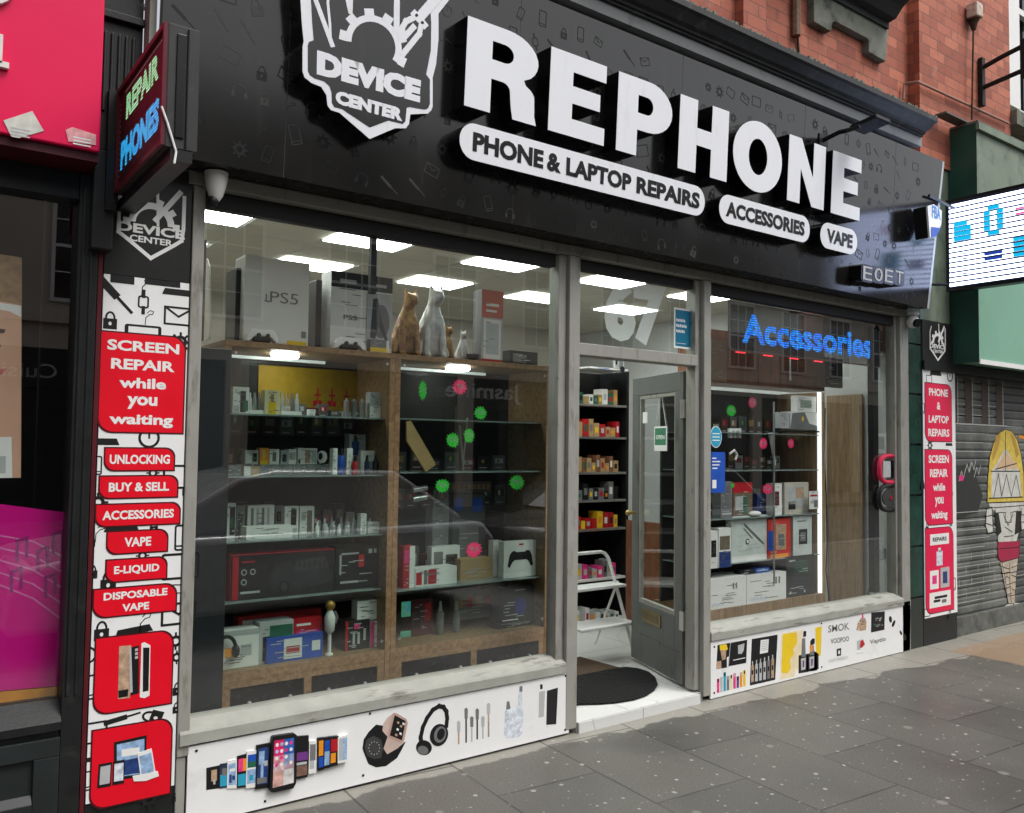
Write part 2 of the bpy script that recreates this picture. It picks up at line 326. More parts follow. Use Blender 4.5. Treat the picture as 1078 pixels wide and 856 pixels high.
# ================================================================== SETTING
def pavement_mat():
    m = bpy.data.materials.new('paving slabs'); m.use_nodes = True; nt = m.node_tree; N = nt.nodes; L = nt.links; b = N['Principled BSDF']
    tc = N.new('ShaderNodeTexCoord')
    def mp(sc=(1,1,1), loc=(0,0,0), rz=0):
        q = N.new('ShaderNodeMapping'); q.inputs['Scale'].default_value = sc; q.inputs['Location'].default_value = loc; q.inputs['Rotation'].default_value = (0,0,rz)
        L.new(tc.outputs['Object'], q.inputs[0]); return q.outputs[0]
    br = N.new('ShaderNodeTexBrick'); br.offset = .5; br.inputs['Scale'].default_value = 1
    br.inputs['Brick Width'].default_value = .86; br.inputs['Row Height'].default_value = .575; br.inputs['Mortar Size'].default_value = .0065; br.inputs['Mortar Smooth'].default_value = .3; br.inputs['Bias'].default_value = 0
    br.inputs['Color1'].default_value = (.076,.073,.063,1); br.inputs['Color2'].default_value = (.122,.117,.101,1); br.inputs['Mortar'].default_value = (.018,.017,.015,1)
    L.new(mp(loc=(0.30,.05,0), rz=R_(-86)), br.inputs['Vector'])
    # rotate: rows run across the pavement
    n1 = N.new('ShaderNodeTexNoise'); n1.inputs['Scale'].default_value = 1.4; n1.inputs['Detail'].default_value = 8; L.new(mp(), n1.inputs['Vector'])
    n2 = N.new('ShaderNodeTexNoise'); n2.inputs['Scale'].default_value = 110; n2.inputs['Detail'].default_value = 4; L.new(mp(), n2.inputs['Vector'])
    def mix(f, a, bcol, mode='MIX'):
        x = N.new('ShaderNodeMix'); x.data_type = 'RGBA'; x.blend_type = mode
        if hasattr(f, 'is_linked') or not isinstance(f, float): L.new(f, x.inputs[0])
        else: x.inputs[0].default_value = f
        L.new(a, x.inputs[6])
        if isinstance(bcol, tuple): x.inputs[7].default_value = (*bcol, 1)
        else: L.new(bcol, x.inputs[7])
        return x.outputs[2]
    def rng(s, a, b_, c=0, d=1):
        r = N.new('ShaderNodeMapRange'); L.new(s, r.inputs[0])
        for i, v in zip((1,2,3,4), (a,b_,c,d)): r.inputs[i].default_value = v
        return r.outputs[0]
    def math_(op, a, b_=None):
        x = N.new('ShaderNodeMath'); x.operation = op
        for i, v in enumerate((a, b_)):
            if v is None: continue
            if isinstance(v, (int, float)): x.inputs[i].default_value = v
            else: L.new(v, x.inputs[i])
        return x.outputs[0]
    sp = N.new('ShaderNodeSeparateXYZ'); L.new(tc.outputs['Object'], sp.inputs[0])
    col = mix(rng(n1.outputs['Fac'], .35, .7, 0, .55), br.outputs['Color'], (.16,.15,.125))
    col = mix(rng(n2.outputs['Fac'], .35, .7, 0, .7), col, (.038,.036,.032))
    # worn pale concrete strip along the shopfront
    n3 = N.new('ShaderNodeTexNoise'); n3.inputs['Scale'].default_value = 3.2; n3.inputs['Detail'].default_value = 6; L.new(mp((1,.6,1)), n3.inputs['Vector'])
    edge = math_('ADD', sp.outputs[1], math_('MULTIPLY', n3.outputs['Fac'], .30))
    grow = rng(sp.outputs[0], 3.0, 7.0, .02, .27)
    e2 = math_('ADD', edge, grow)
    f3 = rng(e2, .065, .085)
    pale = mix(rng(n2.outputs['Fac'], .3, .7, 0, .6), (N.new('ShaderNodeRGB')).outputs[0], (.20,.19,.16))
    pale.node.inputs[6].links[0].from_node.outputs[0].default_value = (.34,.325,.28,1)
    joint = rng(br.outputs['Fac'], .2, .8, 0, .75)
    pale = mix(joint, pale, (.05,.045,.04))
    col = mix(math_('MULTIPLY', f3, .8), col, pale)
    # sandy relaid slab towards the right
    n4 = N.new('ShaderNodeTexNoise'); n4.inputs['Scale'].default_value = 5; n4.inputs['Detail'].default_value = 5; L.new(mp(), n4.inputs['Vector'])
    jx = math_('MULTIPLY', math_('SUBTRACT', n4.outputs['Fac'], .5), .22)
    xx = math_('ADD', sp.outputs[0], jx); yy = math_('ADD', sp.outputs[1], jx)
    f4 = math_('MULTIPLY', math_('MULTIPLY', rng(xx, 6.93, 7.0), rng(xx, 9.4, 9.3)), math_('MULTIPLY', rng(yy, -.86, -.80), rng(yy, -.17, -.22)))
    col = mix(math_('MULTIPLY', f4, .85), col, (.27,.19,.12))
    # trodden chewing gum: small pale discs
    def spots(scale, dist, keep, colr, amt):
        nonlocal col
        vo = N.new('ShaderNodeTexVoronoi'); vo.inputs['Scale'].default_value = scale; vo.voronoi_dimensions = '2D'
        nz = N.new('ShaderNodeTexNoise'); nz.inputs['Scale'].default_value = 60; L.new(mp(), nz.inputs['Vector'])
        ad = N.new('ShaderNodeVectorMath'); ad.operation = 'MULTIPLY_ADD'; ad.inputs[1].default_value = (.012,.012,0); L.new(nz.outputs['Color'], ad.inputs[0]); L.new(mp(), ad.inputs[2])
        L.new(ad.outputs[0], vo.inputs['Vector'])
        se = N.new('ShaderNodeSeparateColor'); L.new(vo.outputs['Color'], se.inputs[0])
        lim = math_('MULTIPLY', se.outputs[1], dist)
        f = math_('MULTIPLY', math_('LESS_THAN', vo.outputs['Distance'], lim), math_('LESS_THAN', se.outputs[0], keep))
        col = mix(math_('MULTIPLY', f, amt), col, colr)
    spots(8.0, .095, .32, (.40,.39,.35), .85)
    spots(34.0, .20, .06, (.30,.29,.26), .6)
    spots(3.1, .09, .35, (.25,.24,.21), .6)
    spots(19.0, .17, .10, (.40,.39,.35), .7)
    L.new(col, b.inputs['Base Color']); L.new(rng(n1.outputs['Fac'], .3, .7, .34, .62), b.inputs['Roughness'])
    bp = N.new('ShaderNodeBump'); bp.inputs['Strength'].default_value = .35; bp.inputs['Distance'].default_value = .003
    hh = math_('SUBTRACT', math_('MULTIPLY', n2.outputs['Fac'], .35), math_('MULTIPLY', br.outputs['Fac'], 1.2)); L.new(hh, bp.inputs['Height']); L.new(bp.outputs[0], b.inputs['Normal'])
    return m
pv = pavement_mat()
MB().box(-30, 60, -4.75, 0.62, -.3, 0, pv).build('pavement', kind='structure')
road_m = M('asphalt', (.05,.05,.052), .8, var=.25, scale=40, bump=.4)
MB().box(-200, 250, -200, 200, -.6, -.304, road_m).build('ground', kind='structure')
MB().box(-30, 60, -11.2, -4.9, -.3, -.12, road_m).build('road', kind='structure')
kerb_m = M('granite kerb', (.25,.24,.23), .7, var=.2, scale=30)
MB().box(-30, 60, -4.9, -4.75, -.3, .003, kerb_m).build('kerb', kind='structure')
MB().box(-30, 60, -14.99, -11.2, -.3, 0, pv).build('far_pavement', kind='structure')

# ------------------------------------------------------------------ brick building
def brick_mat():
    m = bpy.data.materials.new('red brick'); m.use_nodes = True; nt = m.node_tree; N = nt.nodes; L = nt.links; b = N['Principled BSDF']
    tc = N.new('ShaderNodeTexCoord'); sp = N.new('ShaderNodeSeparateXYZ'); L.new(tc.outputs['Object'], sp.inputs[0])
    ad = N.new('ShaderNodeMath'); L.new(sp.outputs[0], ad.inputs[0]); L.new(sp.outputs[1], ad.inputs[1])
    cb = N.new('ShaderNodeCombineXYZ'); L.new(ad.outputs[0], cb.inputs[0]); L.new(sp.outputs[2], cb.inputs[1])
    br = N.new('ShaderNodeTexBrick'); br.inputs['Scale'].default_value = 1; br.inputs['Brick Width'].default_value = .25; br.inputs['Row Height'].default_value = .089
    br.inputs['Mortar Size'].default_value = .004; br.inputs['Mortar Smooth'].default_value = .4
    br.inputs['Color1'].default_value = (.30,.075,.042,1); br.inputs['Color2'].default_value = (.50,.155,.088,1); br.inputs['Mortar'].default_value = (.17,.075,.055,1)
    L.new(cb.outputs[0], br.inputs['Vector'])
    n = N.new('ShaderNodeTexNoise'); n.inputs['Scale'].default_value = 9; n.inputs['Detail'].default_value = 9; n.inputs['Roughness'].default_value = .7; L.new(tc.outputs['Object'], n.inputs['Vector'])
    r = N.new('ShaderNodeMapRange'); r.inputs[1].default_value = .5; r.inputs[2].default_value = .78; r.inputs[4].default_value = .75; L.new(n.outputs['Fac'], r.inputs[0])
    mx = N.new('ShaderNodeMix'); mx.data_type = 'RGBA'; L.new(r.outputs[0], mx.inputs[0]); L.new(br.outputs['Color'], mx.inputs[6]); mx.inputs[7].default_value = (.12,.055,.042,1)
    n5 = N.new('ShaderNodeTexNoise'); n5.inputs['Scale'].default_value = 2.3; n5.inputs['Detail'].default_value = 10; n5.inputs['Roughness'].default_value = .75; L.new(tc.outputs['Object'], n5.inputs['Vector'])
    r5 = N.new('ShaderNodeMapRange'); r5.inputs[1].default_value = .60; r5.inputs[2].default_value = .72; r5.inputs[4].default_value = .5; L.new(n5.outputs['Fac'], r5.inputs[0])
    m5 = N.new('ShaderNodeMix'); m5.data_type = 'RGBA'; L.new(r5.outputs[0], m5.inputs[0]); L.new(mx.outputs[2], m5.inputs[6]); m5.inputs[7].default_value = (.62,.40,.31,1)
    L.new(m5.outputs[2], b.inputs['Base Color']); b.inputs['Roughness'].default_value = .75
    bp = N.new('ShaderNodeBump'); bp.inputs['Distance'].default_value = .006; bp.inputs['Strength'].default_value = .7; bp.invert = True
    L.new(br.outputs['Fac'], bp.inputs['Height']); L.new(bp.outputs[0], b.inputs['Normal']); return m
brick = brick_mat()
stone_g = stain(M('weathered grey stone', (.17,.18,.145), .8, var=.2, scale=12, bump=.3), (.02,.022,.02), 5, .52, .68, .8)
bb = thing('brick_building', 'red brick upper storey above the black shop sign, with dark stone plaque', 'building')
w = MB()
w.box(-3, 6.95, .10, .5, 4.06, 8.2, brick)
w.build('brick_wall', bb)
MB().box(6.952, 8.62, 0, .5, 4.06, 8.2, brick).build('brick_pier', bb, label='brick pier standing proud at the right end')
x0 = W(779, 20, .06).x; x1 = W(803, 45, .06).x
MB().box(x0, x1, .03, .098, 4.1, 8.2, brick).build('pilaster', bb)
# window beyond the pier
wn = MB(); xw = 8.64
wn.box(xw, xw+.30, .04, .14, 4.98, 7.2, print_white); wn.box(xw+.302, xw+1.3, .06, .14, 4.9, 5.0, print_white)
wn.box(xw+1.18, xw+1.3, .06, .14, 5.0, 7.2, print_white); wn.box(xw+.62, xw+.68, .08, .13, 5.0, 7.2, print_white); wn.box(xw+.302, xw+1.18, .08, .13, 6.0, 6.06, print_white)
wf = wn.build('window', bb); MB().box(xw+.1, xw+1.2, .15, .16, 5.0, 7.2, M('dark glass', (.02,.022,.025), .08)).build('pane', wf)
MB().box(xw-.02, xw+1.4, -.06, .14, 4.74, 4.88, stone_g).build('sill', wf)
w = MB(); w.box(xw+1.32, 16, .0, .5, 4.0, 8.2, brick); w.box(xw-.018, xw+1.318, .16, .5, 4.0, 8.2, brick); w.build('brick_wall', bb)
# stone plaque with hood
pk = FP(.06)
px = lambda l: pk.crop(l, 800, 0, 3.878)
MB().prism(pk, px([(207,-260),(212,92),(280,132),(283,120),(288,95),(300,92),(430,160),(436,175),(436,215),(505,255),(515,100),(520,-260)]), -.06, .02, stone_g).build('stone_plaque', bb, bevel=.004)
hd = MB(); a = W(855, -30, -.05); c_ = W(950, 30, -.1); zt = W(938, 10, -.15).z
xh0 = W(800+207/3.878, 0, 0).x-.1; xh1 = W(800+560/3.878, 50/3.878, -.05).x
zb = W(800+530/3.878, 110/3.878, .0).z
hp = [(.0995,zb),(.02,zb),(.02,zb+.05),(-.04,zb+.06),(-.10,zb+.13),(-.16,zb+.17),(-.16,zb+.24),(.0995,zb+.34)]
def xprof(mb, prof, x0, x1, m):
    n = len(prof); v = [(x0, y, z) for y, z in prof] + [(x1, y, z) for y, z in prof]
    a = sum(prof[i][0]*prof[(i+1)%n][1]-prof[(i+1)%n][0]*prof[i][1] for i in range(n))
    f = [tuple(range(n)), tuple(range(2*n-1, n-1, -1))] + [(i, n+i, n+(i+1)%n, (i+1)%n) for i in range(n)]
    if a > 0: f = [t[::-1] for t in f]
    return mb.add(v, f, m)
xprof(hd, hp, xh0-.6, xh1, M('sooty stone', (.03,.031,.028), .8, var=.3, bump=.3)); hd.build('hood_moulding', bb)
# pipes on the brick
pc = M('old pink conduit', (.36,.20,.15), .6)
t = MB(); q = lambda x, y, Y: W(x, y, Y)
t.tube([q(951,105,.07), q(952,88,.07), W(966,86,-.03), W(1062,130,-.03)], .012, pc); t.build('conduit', None, 'thin pinkish conduit bending round the edge of the brick pier', 'pipe')
t = MB(); t.tube([q(838,38,.07), W(838,-60,.07)], .035, M('rusty pipe', (.20,.12,.08), .7, var=.4, scale=30)); t.tube([q(841,60,.085), W(839,30,.085)], .01, rust)
t.build('downpipe', None, 'stub of rusty brown pipe on the brick left of the stone plaque', 'pipe')
bl = thing('bell_push_unit', 'small cream bell box on a rusty rod on the brick pier', 'bell box')
t = MB(); p = W(1025, 20, -.05); t.tube([p+Vector((0,0,.02)), W(1023,126,-.05)], .008, rust); t.lathe(p+Vector((0,0,-.1)), [(.02,0),(.035,.06),(.05,.09)], rust); t.build('rod', bl)
MB().box(p.x-.06, p.x+.06, -.11, -.01, p.z, p.z+.13, stain(M('cream enamel', (.6,.5,.42), .5), (.25,.12,.08), 30, .5, .6, .6)).build('bell_cover', bl, bevel=.012)
bk = thing('wall_bracket', 'black rusty iron bracket arm jutting out from the brick pier', 'bracket')
bm_ = M('black iron', (.02,.02,.02), .6, .4, var=.4, scale=20)
xb = W(1033, 90, -.02).x; z1 = W(1033, 62, -.02).z; z0 = W(1033, 112, -.02).z
t = MB(); t.box(xb-.03, xb+.03, -.045, -.005, z0, z1, bm_); t.build('back_plate', bk, bevel=.004)
t = MB()
t.tube([(xb,-.03,z1-.09),(xb,-.2,z1-.05),(xb,-.36,z1-.02)], .022, bm_); t.tube([(xb,-.03,z0+.17),(xb,-.2,z0+.19),(xb,-.36,z0+.21)], .022, bm_)
t.build('arm', bk)
MB().box(xb-.025, xb+.025, -.41, -.365, z0+.14, z1+.04, bm_).build('end_plate', bk, bevel=.004)

# ------------------------------------------------------------------ cornice over the sign
cn = MB(); XE = W(971, 150, -.27).x
cor_m = stain(M('black painted cornice', (.028,.029,.029), .5, var=.3, scale=6, bump=.3), (.10,.105,.10), 8, .55, .72, .7)
grey_fb = stain(M('grey weathered fascia board', (.26,.27,.27), .4, var=.12, scale=3, bump=.1), (.06,.06,.058), 7, .55, .75, .6)
xprof(cn, [(.0,3.985),(-.265,3.985),(-.265,4.054),(.0,4.054)], -1, XE, grey_fb)
cn.build('frieze_board', bb)
cn = MB()
xprof(cn, [(.0,4.056),(-.285,4.056),(-.285,4.07),(-.30,4.07),(-.305,4.085),(-.33,4.092),(-.35,4.11),(-.375,4.13),(-.40,4.138),(-.40,4.172),(-.38,4.185),(.0,4.26)], -1, XE-.01, cor_m)
cn.build('cornice', bb)
MB().box(-1, XE, -.15, -.0, 3.80, 3.983, M('black recess', (.004,.004,.004), .8)).build('recess_board', bb)
# ragged debris and pigeon spikes on top of the cornice
db = MB()
for i in range(420):
    x = random.uniform(3.2, XE+.02); y = -.38+random.uniform(-.02,.03); s_ = random.uniform(.002,.011)
    db.box(x, x+s_*3, y, y+s_*2, 4.17, 4.18+s_, stone_g)
db.build('grit', bb, kind='stuff')

# ------------------------------------------------------------------ fascia sign
TL_ = R_(3.0)
FS = Pl((0, -.17, 2.745), (1,0,0), (0,-math.sin(TL_), math.cos(TL_)))
fs = thing('fascia_sign', 'long black glossy shop sign with big raised white letters', 'shop sign')
f = MB()
xr0, _ = FS.uv(977, 324); 
f.prism(FS, [(.83,0),(6.715,0),(6.86,1.215),(.83,1.215)], -.05, 0, black_gloss)
panel = f.build('panel', fs)
f = MB(); f.box(.83, 6.70, -.166, -.022, 2.745, 2.757, black_side); f.build('soffit', fs)
MB().prism(FS, [(6.717,0),(6.745,0),(6.89,1.215),(6.862,1.215)], -.06, .0, M('raw aluminium edge', (.42,.43,.42), .4, .3)).build('end_trim', fs)
# seams
sm = MB()
for xx in (1.35, 2.575, 3.79, 5.01, 6.16): sm.rect(FS, xx, 0, xx+.003, 1.215, 0, .0006, icon_pale)
# printed icon pattern
rng = random.Random(3); k = 0
rowsv = [.07,.19,.31,.44,.57,.70,.83,.96,1.09]
for r, vv in enumerate(rowsv):
    u = .75 + (r % 2)*.09
    while u < 6.5:
        kd = rng.choice(KINDS_); mt = rng.choice([icon_dark, icon_dark, icon_pale]); s_ = rng.uniform(.055,.085)
        if rng.random() < .72: icon(sm, FS, kd, u, vv+rng.uniform(-.02,.02), s_, .0, .0009, mt, rng.choice([0,0,.3,-.3]), .8)
        u += rng.uniform(.10,.17)
sm.build('printed_pattern', fs)
LH = .11
def letter(kind, x0, x1, v0, v1):
    w, h = x1-x0, v1-v0; A = lambda pts: [(x0+a*w, v0+b*h) for a, b in pts]
    if kind == 'R':
        L_ = [A([(0,0),(0,1)] + [(.55,1)] + arc(.55,.715,.45,.285,90,-40,10) + [(.80,.485),(.83,.43)] + arc(.60,.30,.36,.17,35,0,3) + [(.97,.1),(1.0,0),(.66,0),(.63,.12)] + [(.61,.30)] + arc(.50,.30,.11,.09,0,90,4) + [(.345,.39),(.345,0)]),
              A([(.345,.61)] + [(.52,.61)] + arc(.52,.715,.125,.105,-90,90,8) + [(.345,.82)])]
    elif kind == 'E': L_ = [A([(0,0),(0,1),(1,1),(1,.785),(.40,.785),(.40,.615),(.90,.615),(.90,.405),(.40,.405),(.40,.215),(1,.215),(1,0)])]
    elif kind == 'P':
        L_ = [A([(0,0),(0,1),(.56,1)] + arc(.56,.67,.44,.33,90,-90,14) + [(.36,.34),(.36,0)]), A([(.36,.56),(.53,.56)] + arc(.53,.675,.11,.115,-90,90,8) + [(.36,.79)])]
    elif kind == 'H': L_ = [A([(0,0),(0,1),(.35,1),(.35,.62),(.65,.62),(.65,1),(1,1),(1,0),(.65,0),(.65,.385),(.35,.385),(.35,0)])]
    elif kind == 'O': L_ = [A(arc(.5,.5,.5,.515,0,351,40)), A(arc(.5,.5,.19,.265,0,345,24))]
    elif kind == 'N': L_ = [A([(0,0),(0,1),(.33,1),(.67,.45),(.67,1),(1,1),(1,0),(.66,0),(.33,.54),(.33,0)])]
    o = MB()
    o.loops(FS, L_, .0, LH-.002, black_side)
    o.loops(FS, L_, LH-.002, LH, sign_white)
    ob = o.build('letter', fs)
    return ob
us = lambda x, y: FS.uv(x, y, LH)
# baseline and cap line taken where the sign stands
vt = (us(491,14.3)[1] + us(906.2,171.4)[1] + us(650,71.8)[1])/3; vb = (us(487.8,111.3)[1] + us(904.7,231.3)[1] + us(648,158.8)[1])/3
print('letter v', vb, vt)
for ch, xa, xb_, ym in (('R',489.5,566,90),('E',577.5,637,120),('P',649,707,140),('H',714.5,766.5,150),('O',771.5,823.5,165),('N',829.5,868.5,185),('E',875.5,906,200)):
    letter(ch, us(xa,ym)[0], us(xb_,ym)[0], vb, vt)
# pill plates
def pill(xa, xb_, ya, yt, yb, txt, pad, tp):
    u0 = us(xa, ya)[0]; u1 = us(xb_, yb)[0]
    return u0, u1
v1 = us(500,129)[1]; 
def plate(u0, u1, v0, v1, parts):
    r = (v1-v0)/2*.98
    b = MB(); b.prism(FS, rrect(u0, v0, u1, v1, r, n=8), 0, LH-.012, black_side); b.prism(FS, rrect(u0, v0, u1, v1, r, n=8), LH-.0119, LH-.01, sign_white)
    ob = b.build('name_plate', fs)
    for t_, a, c in parts:
        x = MB(); x.text(FS, t_, a, v0+(v1-v0)*.24, c, v0+(v1-v0)*.78, LH-.01, LH-.0085, black_side, .045); x.build('lettering', ob)
U = lambda x, y: FS.uv(x, y, LH-.01)
pv0 = U(620,201.5)[1]; pv1 = U(620,161.5)[1]
print('pill', U(500,129)[1], U(500,168.6)[1], U(725,194.5)[1], U(734,228)[1], 'p2', U(766.5,204.7)[1], U(843.7,253)[1], 'p3', U(875,232.5)[1], U(896.8,265.5)[1])
p1a, p1b = (U(500,129)[1]+U(725,194.5)[1])/2, (U(500,168.6)[1]+U(734,228)[1])/2
plate(U(483.8,148)[0], U(742,212)[0], p1b, p1a, [('PHONE', U(497.5,155)[0], U(572,170)[0]), ('&', U(576,165)[0], U(590.5,175)[0]), ('LAPTOP', U(596,178)[0], U(664.5,192)[0]), ('REPAIRS', U(670,195)[0], U(736.5,212)[0])])
plate(U(757,222)[0], U(852.6,240)[0], p1b, p1a, [('ACCESSORIES', U(764,225)[0], U(847,243)[0])])
plate(U(863.8,245)[0], U(902.5,254)[0], p1b, p1a, [('VAPE', U(870.5,245)[0], U(897.5,255)[0])])

# shield emblem
K = 4.9; ec = lambda pts, h=LH: FS.crop(pts, 280, 0, K, h)
eb = MB()
outer = ec([(165,-260),(172,-60),(178,0),(185,120),(195,215),(189,240),(189,370),(200,400),(235,428),(285,448),(312,490),(318,545),(335,568),(380,582),(535,717),(665,662),(722,662),(738,640),(745,590),(835,586),(852,570),(860,550),(860,400),(878,330),(890,200),(890,70),(945,0),(990,-60),(900,-130),(860,-300),(540,-420)])
eb.prism(FS, outer, 0, LH-.003, black_side); eb.prism(FS, outer, LH-.0029, LH, sign_white)
emb = eb.build('shield_emblem', fs)
eb = MB()
eb.prism(FS, ec([(220,-240),(228,-60),(232,0),(238,110),(246,208),(222,216),(216,232),(216,365),(226,388),(250,404),(300,420),(328,445),(338,478),(340,530),(352,552),(392,563),(535,658),(632,622),(705,640),(719,625),(725,556),(740,552),(822,566),(838,556),(845,535),(845,410),(835,398),(826,384),(850,260),(852,120),(848,60),(905,-10),(860,-60),(830,-250),(540,-350)]), LH+.0002, LH+.0012, black_gloss)
H0, H1 = LH+.0013, LH+.003
# gear arch
cxg, cyg = 553, 232
def ring(a0, a1, ro, ri, sq=.96): 
    f_ = lambda r, a: (cxg+r*math.cos(R_(a))*sq, cyg-r*math.sin(R_(a))+ (r*math.cos(R_(a)))*.16)
    return [f_(ro, a0+(a1-a0)*i/20) for i in range(21)] + [f_(ri, a1+(a0-a1)*i/20) for i in range(21)]
eb.prism(FS, ec(ring(-30, 182, 152, 118)), H0, H1, sign_white)
for a_ in (-22, 22, 62, 98, 136, 172):
    f_ = lambda r, a: (cxg+r*math.cos(R_(a))*.96, cyg-r*math.sin(R_(a))+(r*math.cos(R_(a)))*.16)
    eb.prism(FS, ec([f_(148,a_-10), f_(186,a_-8), f_(186,a_+8), f_(148,a_+10)]), H0, H1+.0003, sign_white)
# tools
eb.stroke(FS, ec([(240,-40),(340,232)]), .022, H0, H1, sign_white); eb.stroke(FS, ec([(320,-60),(318,20),(328,120),(332,210)]), .012, H0, H1+.0002, sign_white)
eb.prism(FS, ec([(395,-60),(450,-60),(445,75),(425,72)]), H0, H1, sign_white)
eb.stroke(FS, ec([(675,-80),(672,160),(705,165)]), .03, H0, H1, sign_white)
eb.prism(FS, ec([(765,48),(838,132),(815,155),(742,72)]), H0, H1+.0006, sign_white)
for q_ in ([(705,280),(790,175),(800,125)], [(708,198),(760,140)], [(690,165),(720,112),(765,90)]): eb.stroke(FS, ec(q_), .026, H0, H1+.0004, sign_white)
eb.stroke(FS, ec([(800,80),(870,0),(920,-60)]), .045, H0, H1, sign_white)
for a_, b_ in ((775,80),(805,118)): eb.prism(FS, ec([(a_+9*math.cos(i),b_+9*math.sin(i)) for i in (0,1,2,3,4,5)]), H1+.0008, H1+.0012, black_print)
# words, sheared with the plate
def word_quad(mb, pl, txt, quad, h0, h1, m, bold):
    vs, fs, _ = text_geo(txt, bold, False)
    (a, b), (c, d), (e, f_), (g, h) = quad   # BL BR TR TL
    out = []
    for v in vs:
        s_, t_ = v.x, v.y
        out.append(pl.p((a*(1-s_)+c*s_)*(1-t_)+(g*(1-s_)+e*s_)*t_, (b*(1-s_)+d*s_)*(1-t_)+(h*(1-s_)+f_*s_)*t_, h1))
    mb.add(out, fs, m)
word_quad(eb, FS, 'DEVICE', ec([(260,385),(792,532),(800,415),(262,258)]), H0, H1, sign_white, .075)
word_quad(eb, FS, 'CENTER', ec([(357,535),(702,628),(708,562),(358,465)]), H0, H1, sign_white, .07)
eb.build('emblem_face', emb)
# small raised letters at the sign's lower right corner
sl = MB()
for i, (ch, a_, b_) in enumerate((('E',909,919),('0',921,930),('E',932,941),('T',943,952))):
    ua, va = U(a_-1, 294+i*1.2); ub, vb2 = U(b_-1, 282+i*1.6)
    sl.loops(FS, [rrect(ua-.02, va-.015, ub+.02, vb2+.015, .03)], 0, .10, black_side)
    sl.text(FS, ch, ua, va, ub, vb2, .10, .1035, lgrey, .0)
sl.build('small_letters', fs)

# floodlight and its arm
fl = thing('floodlight', 'flat black LED floodlight on an arm above the last letters', 'floodlight')
c0 = FS.p(*FS.uv(866,148), 0); c1 = W(905,133,-.52)
t = MB(); t.tube([c0, c0+Vector((.02,-.12,.03)), c1+Vector((-.02,.08,-.01)), c1], .016, plas_black); t.box(c0.x-.05, c0.x+.05, c0.y-.01, c0.y+.02, c0.z-.04, c0.z+.04, plas_black); t.build('arm', fl)
D_ = Vector((.3,-.9,-.16)).normalized(); S_ = Vector((1,.25,.0)).normalized(); 
fpl = Pl(W(916,131,-.50), (1,.0,0), (0,-1,.12))
t = MB(); t.rect(fpl, -.09, -.10, .09, .10, -.012, .012, plas_black, r=.012); t.build('housing', fl, bevel=.003)
t = MB(); t.rect(fpl, -.078, -.088, .078, .088, .0125, .0145, M('floodlight lens', (.08,.09,.13), .15)); t.build('lens', fl)

# alarm bell box on the sign's right end
al = thing('alarm_box', 'white and blue hexagonal alarm box at the right end of the black sign', 'alarm box')
aY = -.36
ap = FP(aY); qs = [ap.uv(*p) for p in [(976.5,217),(983,215),(991.5,222),(991,236),(985.5,249),(979,250)]]
t = MB(); t.prism(ap, qs, -.115, -.015, plas_black); t.build('back_box', al)
t = MB(); t.prism(ap, qs, -.014, 0, plas_white); t.prism(ap, [ap.uv(*p) for p in [(980,239),(990,240),(985.5,249),(980,250)]], .0005, .002, blue)
t.text(ap, 'FBA', *ap.uv(981,229), *ap.uv(990,219), .0005, .002, M('pale blue ink', (.1,.28,.6), .5), .03); t.build('cover', al)

# ------------------------------------------------------------------ projecting LED signs
lsx = .705
lp = Pl((lsx, 0, 2.57), (0,-1,0), (0,0,1)); lp.N = Vector((-1,0,0))
ls = thing('led_sign', 'dark projecting LED sign with green and blue lettering by the pink shop', 'led sign')
t = MB(); t.box(lsx+.003, lsx+.105, -.80, -.10, 2.565, 2.98, stain(M('charcoal cabinet', (.03,.031,.031), .5, var=.2), (.09,.09,.09), 12, .6, .7, .5))
t.box(lsx+.03, lsx+.06, -.806, -.801, 2.60, 2.95, black_side); t.box(lsx+.064, lsx+.07, -.806, -.801, 2.57, 2.975, black_side); t.build('cabinet', ls, bevel=.004)
t = MB(); dk = M('maroon led board', (.035,.006,.008), .5); t.rect(lp, .10, 0, .80, .41, -.003, 0, dk)
t.build('display', ls)
rl = M('maroon rim', (.10,.006,.014), .4); t = MB()
for a_, b_, c_, d_ in ((.10,0,.80,.018),(.10,.392,.80,.41),(.10,.018,.115,.392),(.785,.018,.80,.392)): t.rect(lp, a_, b_, c_, d_, .0002, .012, rl)
t.build('rim', ls)
g1 = led_dots('green diodes', (.25,1,.35), (.7,1,.75), .012, .9, .36, (.02,.02,.02)); b1 = led_dots('blue diodes', (.0,.35,1), (.05,.6,1), .012, 1.1, .38, (.02,.02,.02))
t = MB(); rr_ = random.Random(5)
t.text(lp, 'REPAIR', .22, .255, .70, .355, .0004, .001, g1, .05); t.build('lit_lettering', ls); t = MB()
t.text(lp, 'PHONES', .15, .075, .72, .19, .0004, .001, b1, .06);
for i in range(30): t.rect(lp, .2+i*.018, .372, .206+i*.018, .378, .0004, .001, print_white)
for i in range(14): t.rect(lp, .122, .06+i*.022, .126, .064+i*.022, .0004, .001, print_white)
t.build('lit_lettering', ls)
t = MB()  # support arms
t.box(lsx+.02, lsx+.09, -.80, 0.0, 2.525, 2.563, plas_black); t.box(lsx-.04, lsx+.0, -.10, 0.02, 2.50, 2.98, plas_black)
t.build('bracket', ls)
t = MB(); p = W(170,112,-.805); t.tube([p, p+Vector((.02,0,-.05)), p+Vector((.05,0,-.14)), p+Vector((.045,-.002,-.18))], .004, print_white); t.build('dangling_wire', ls)

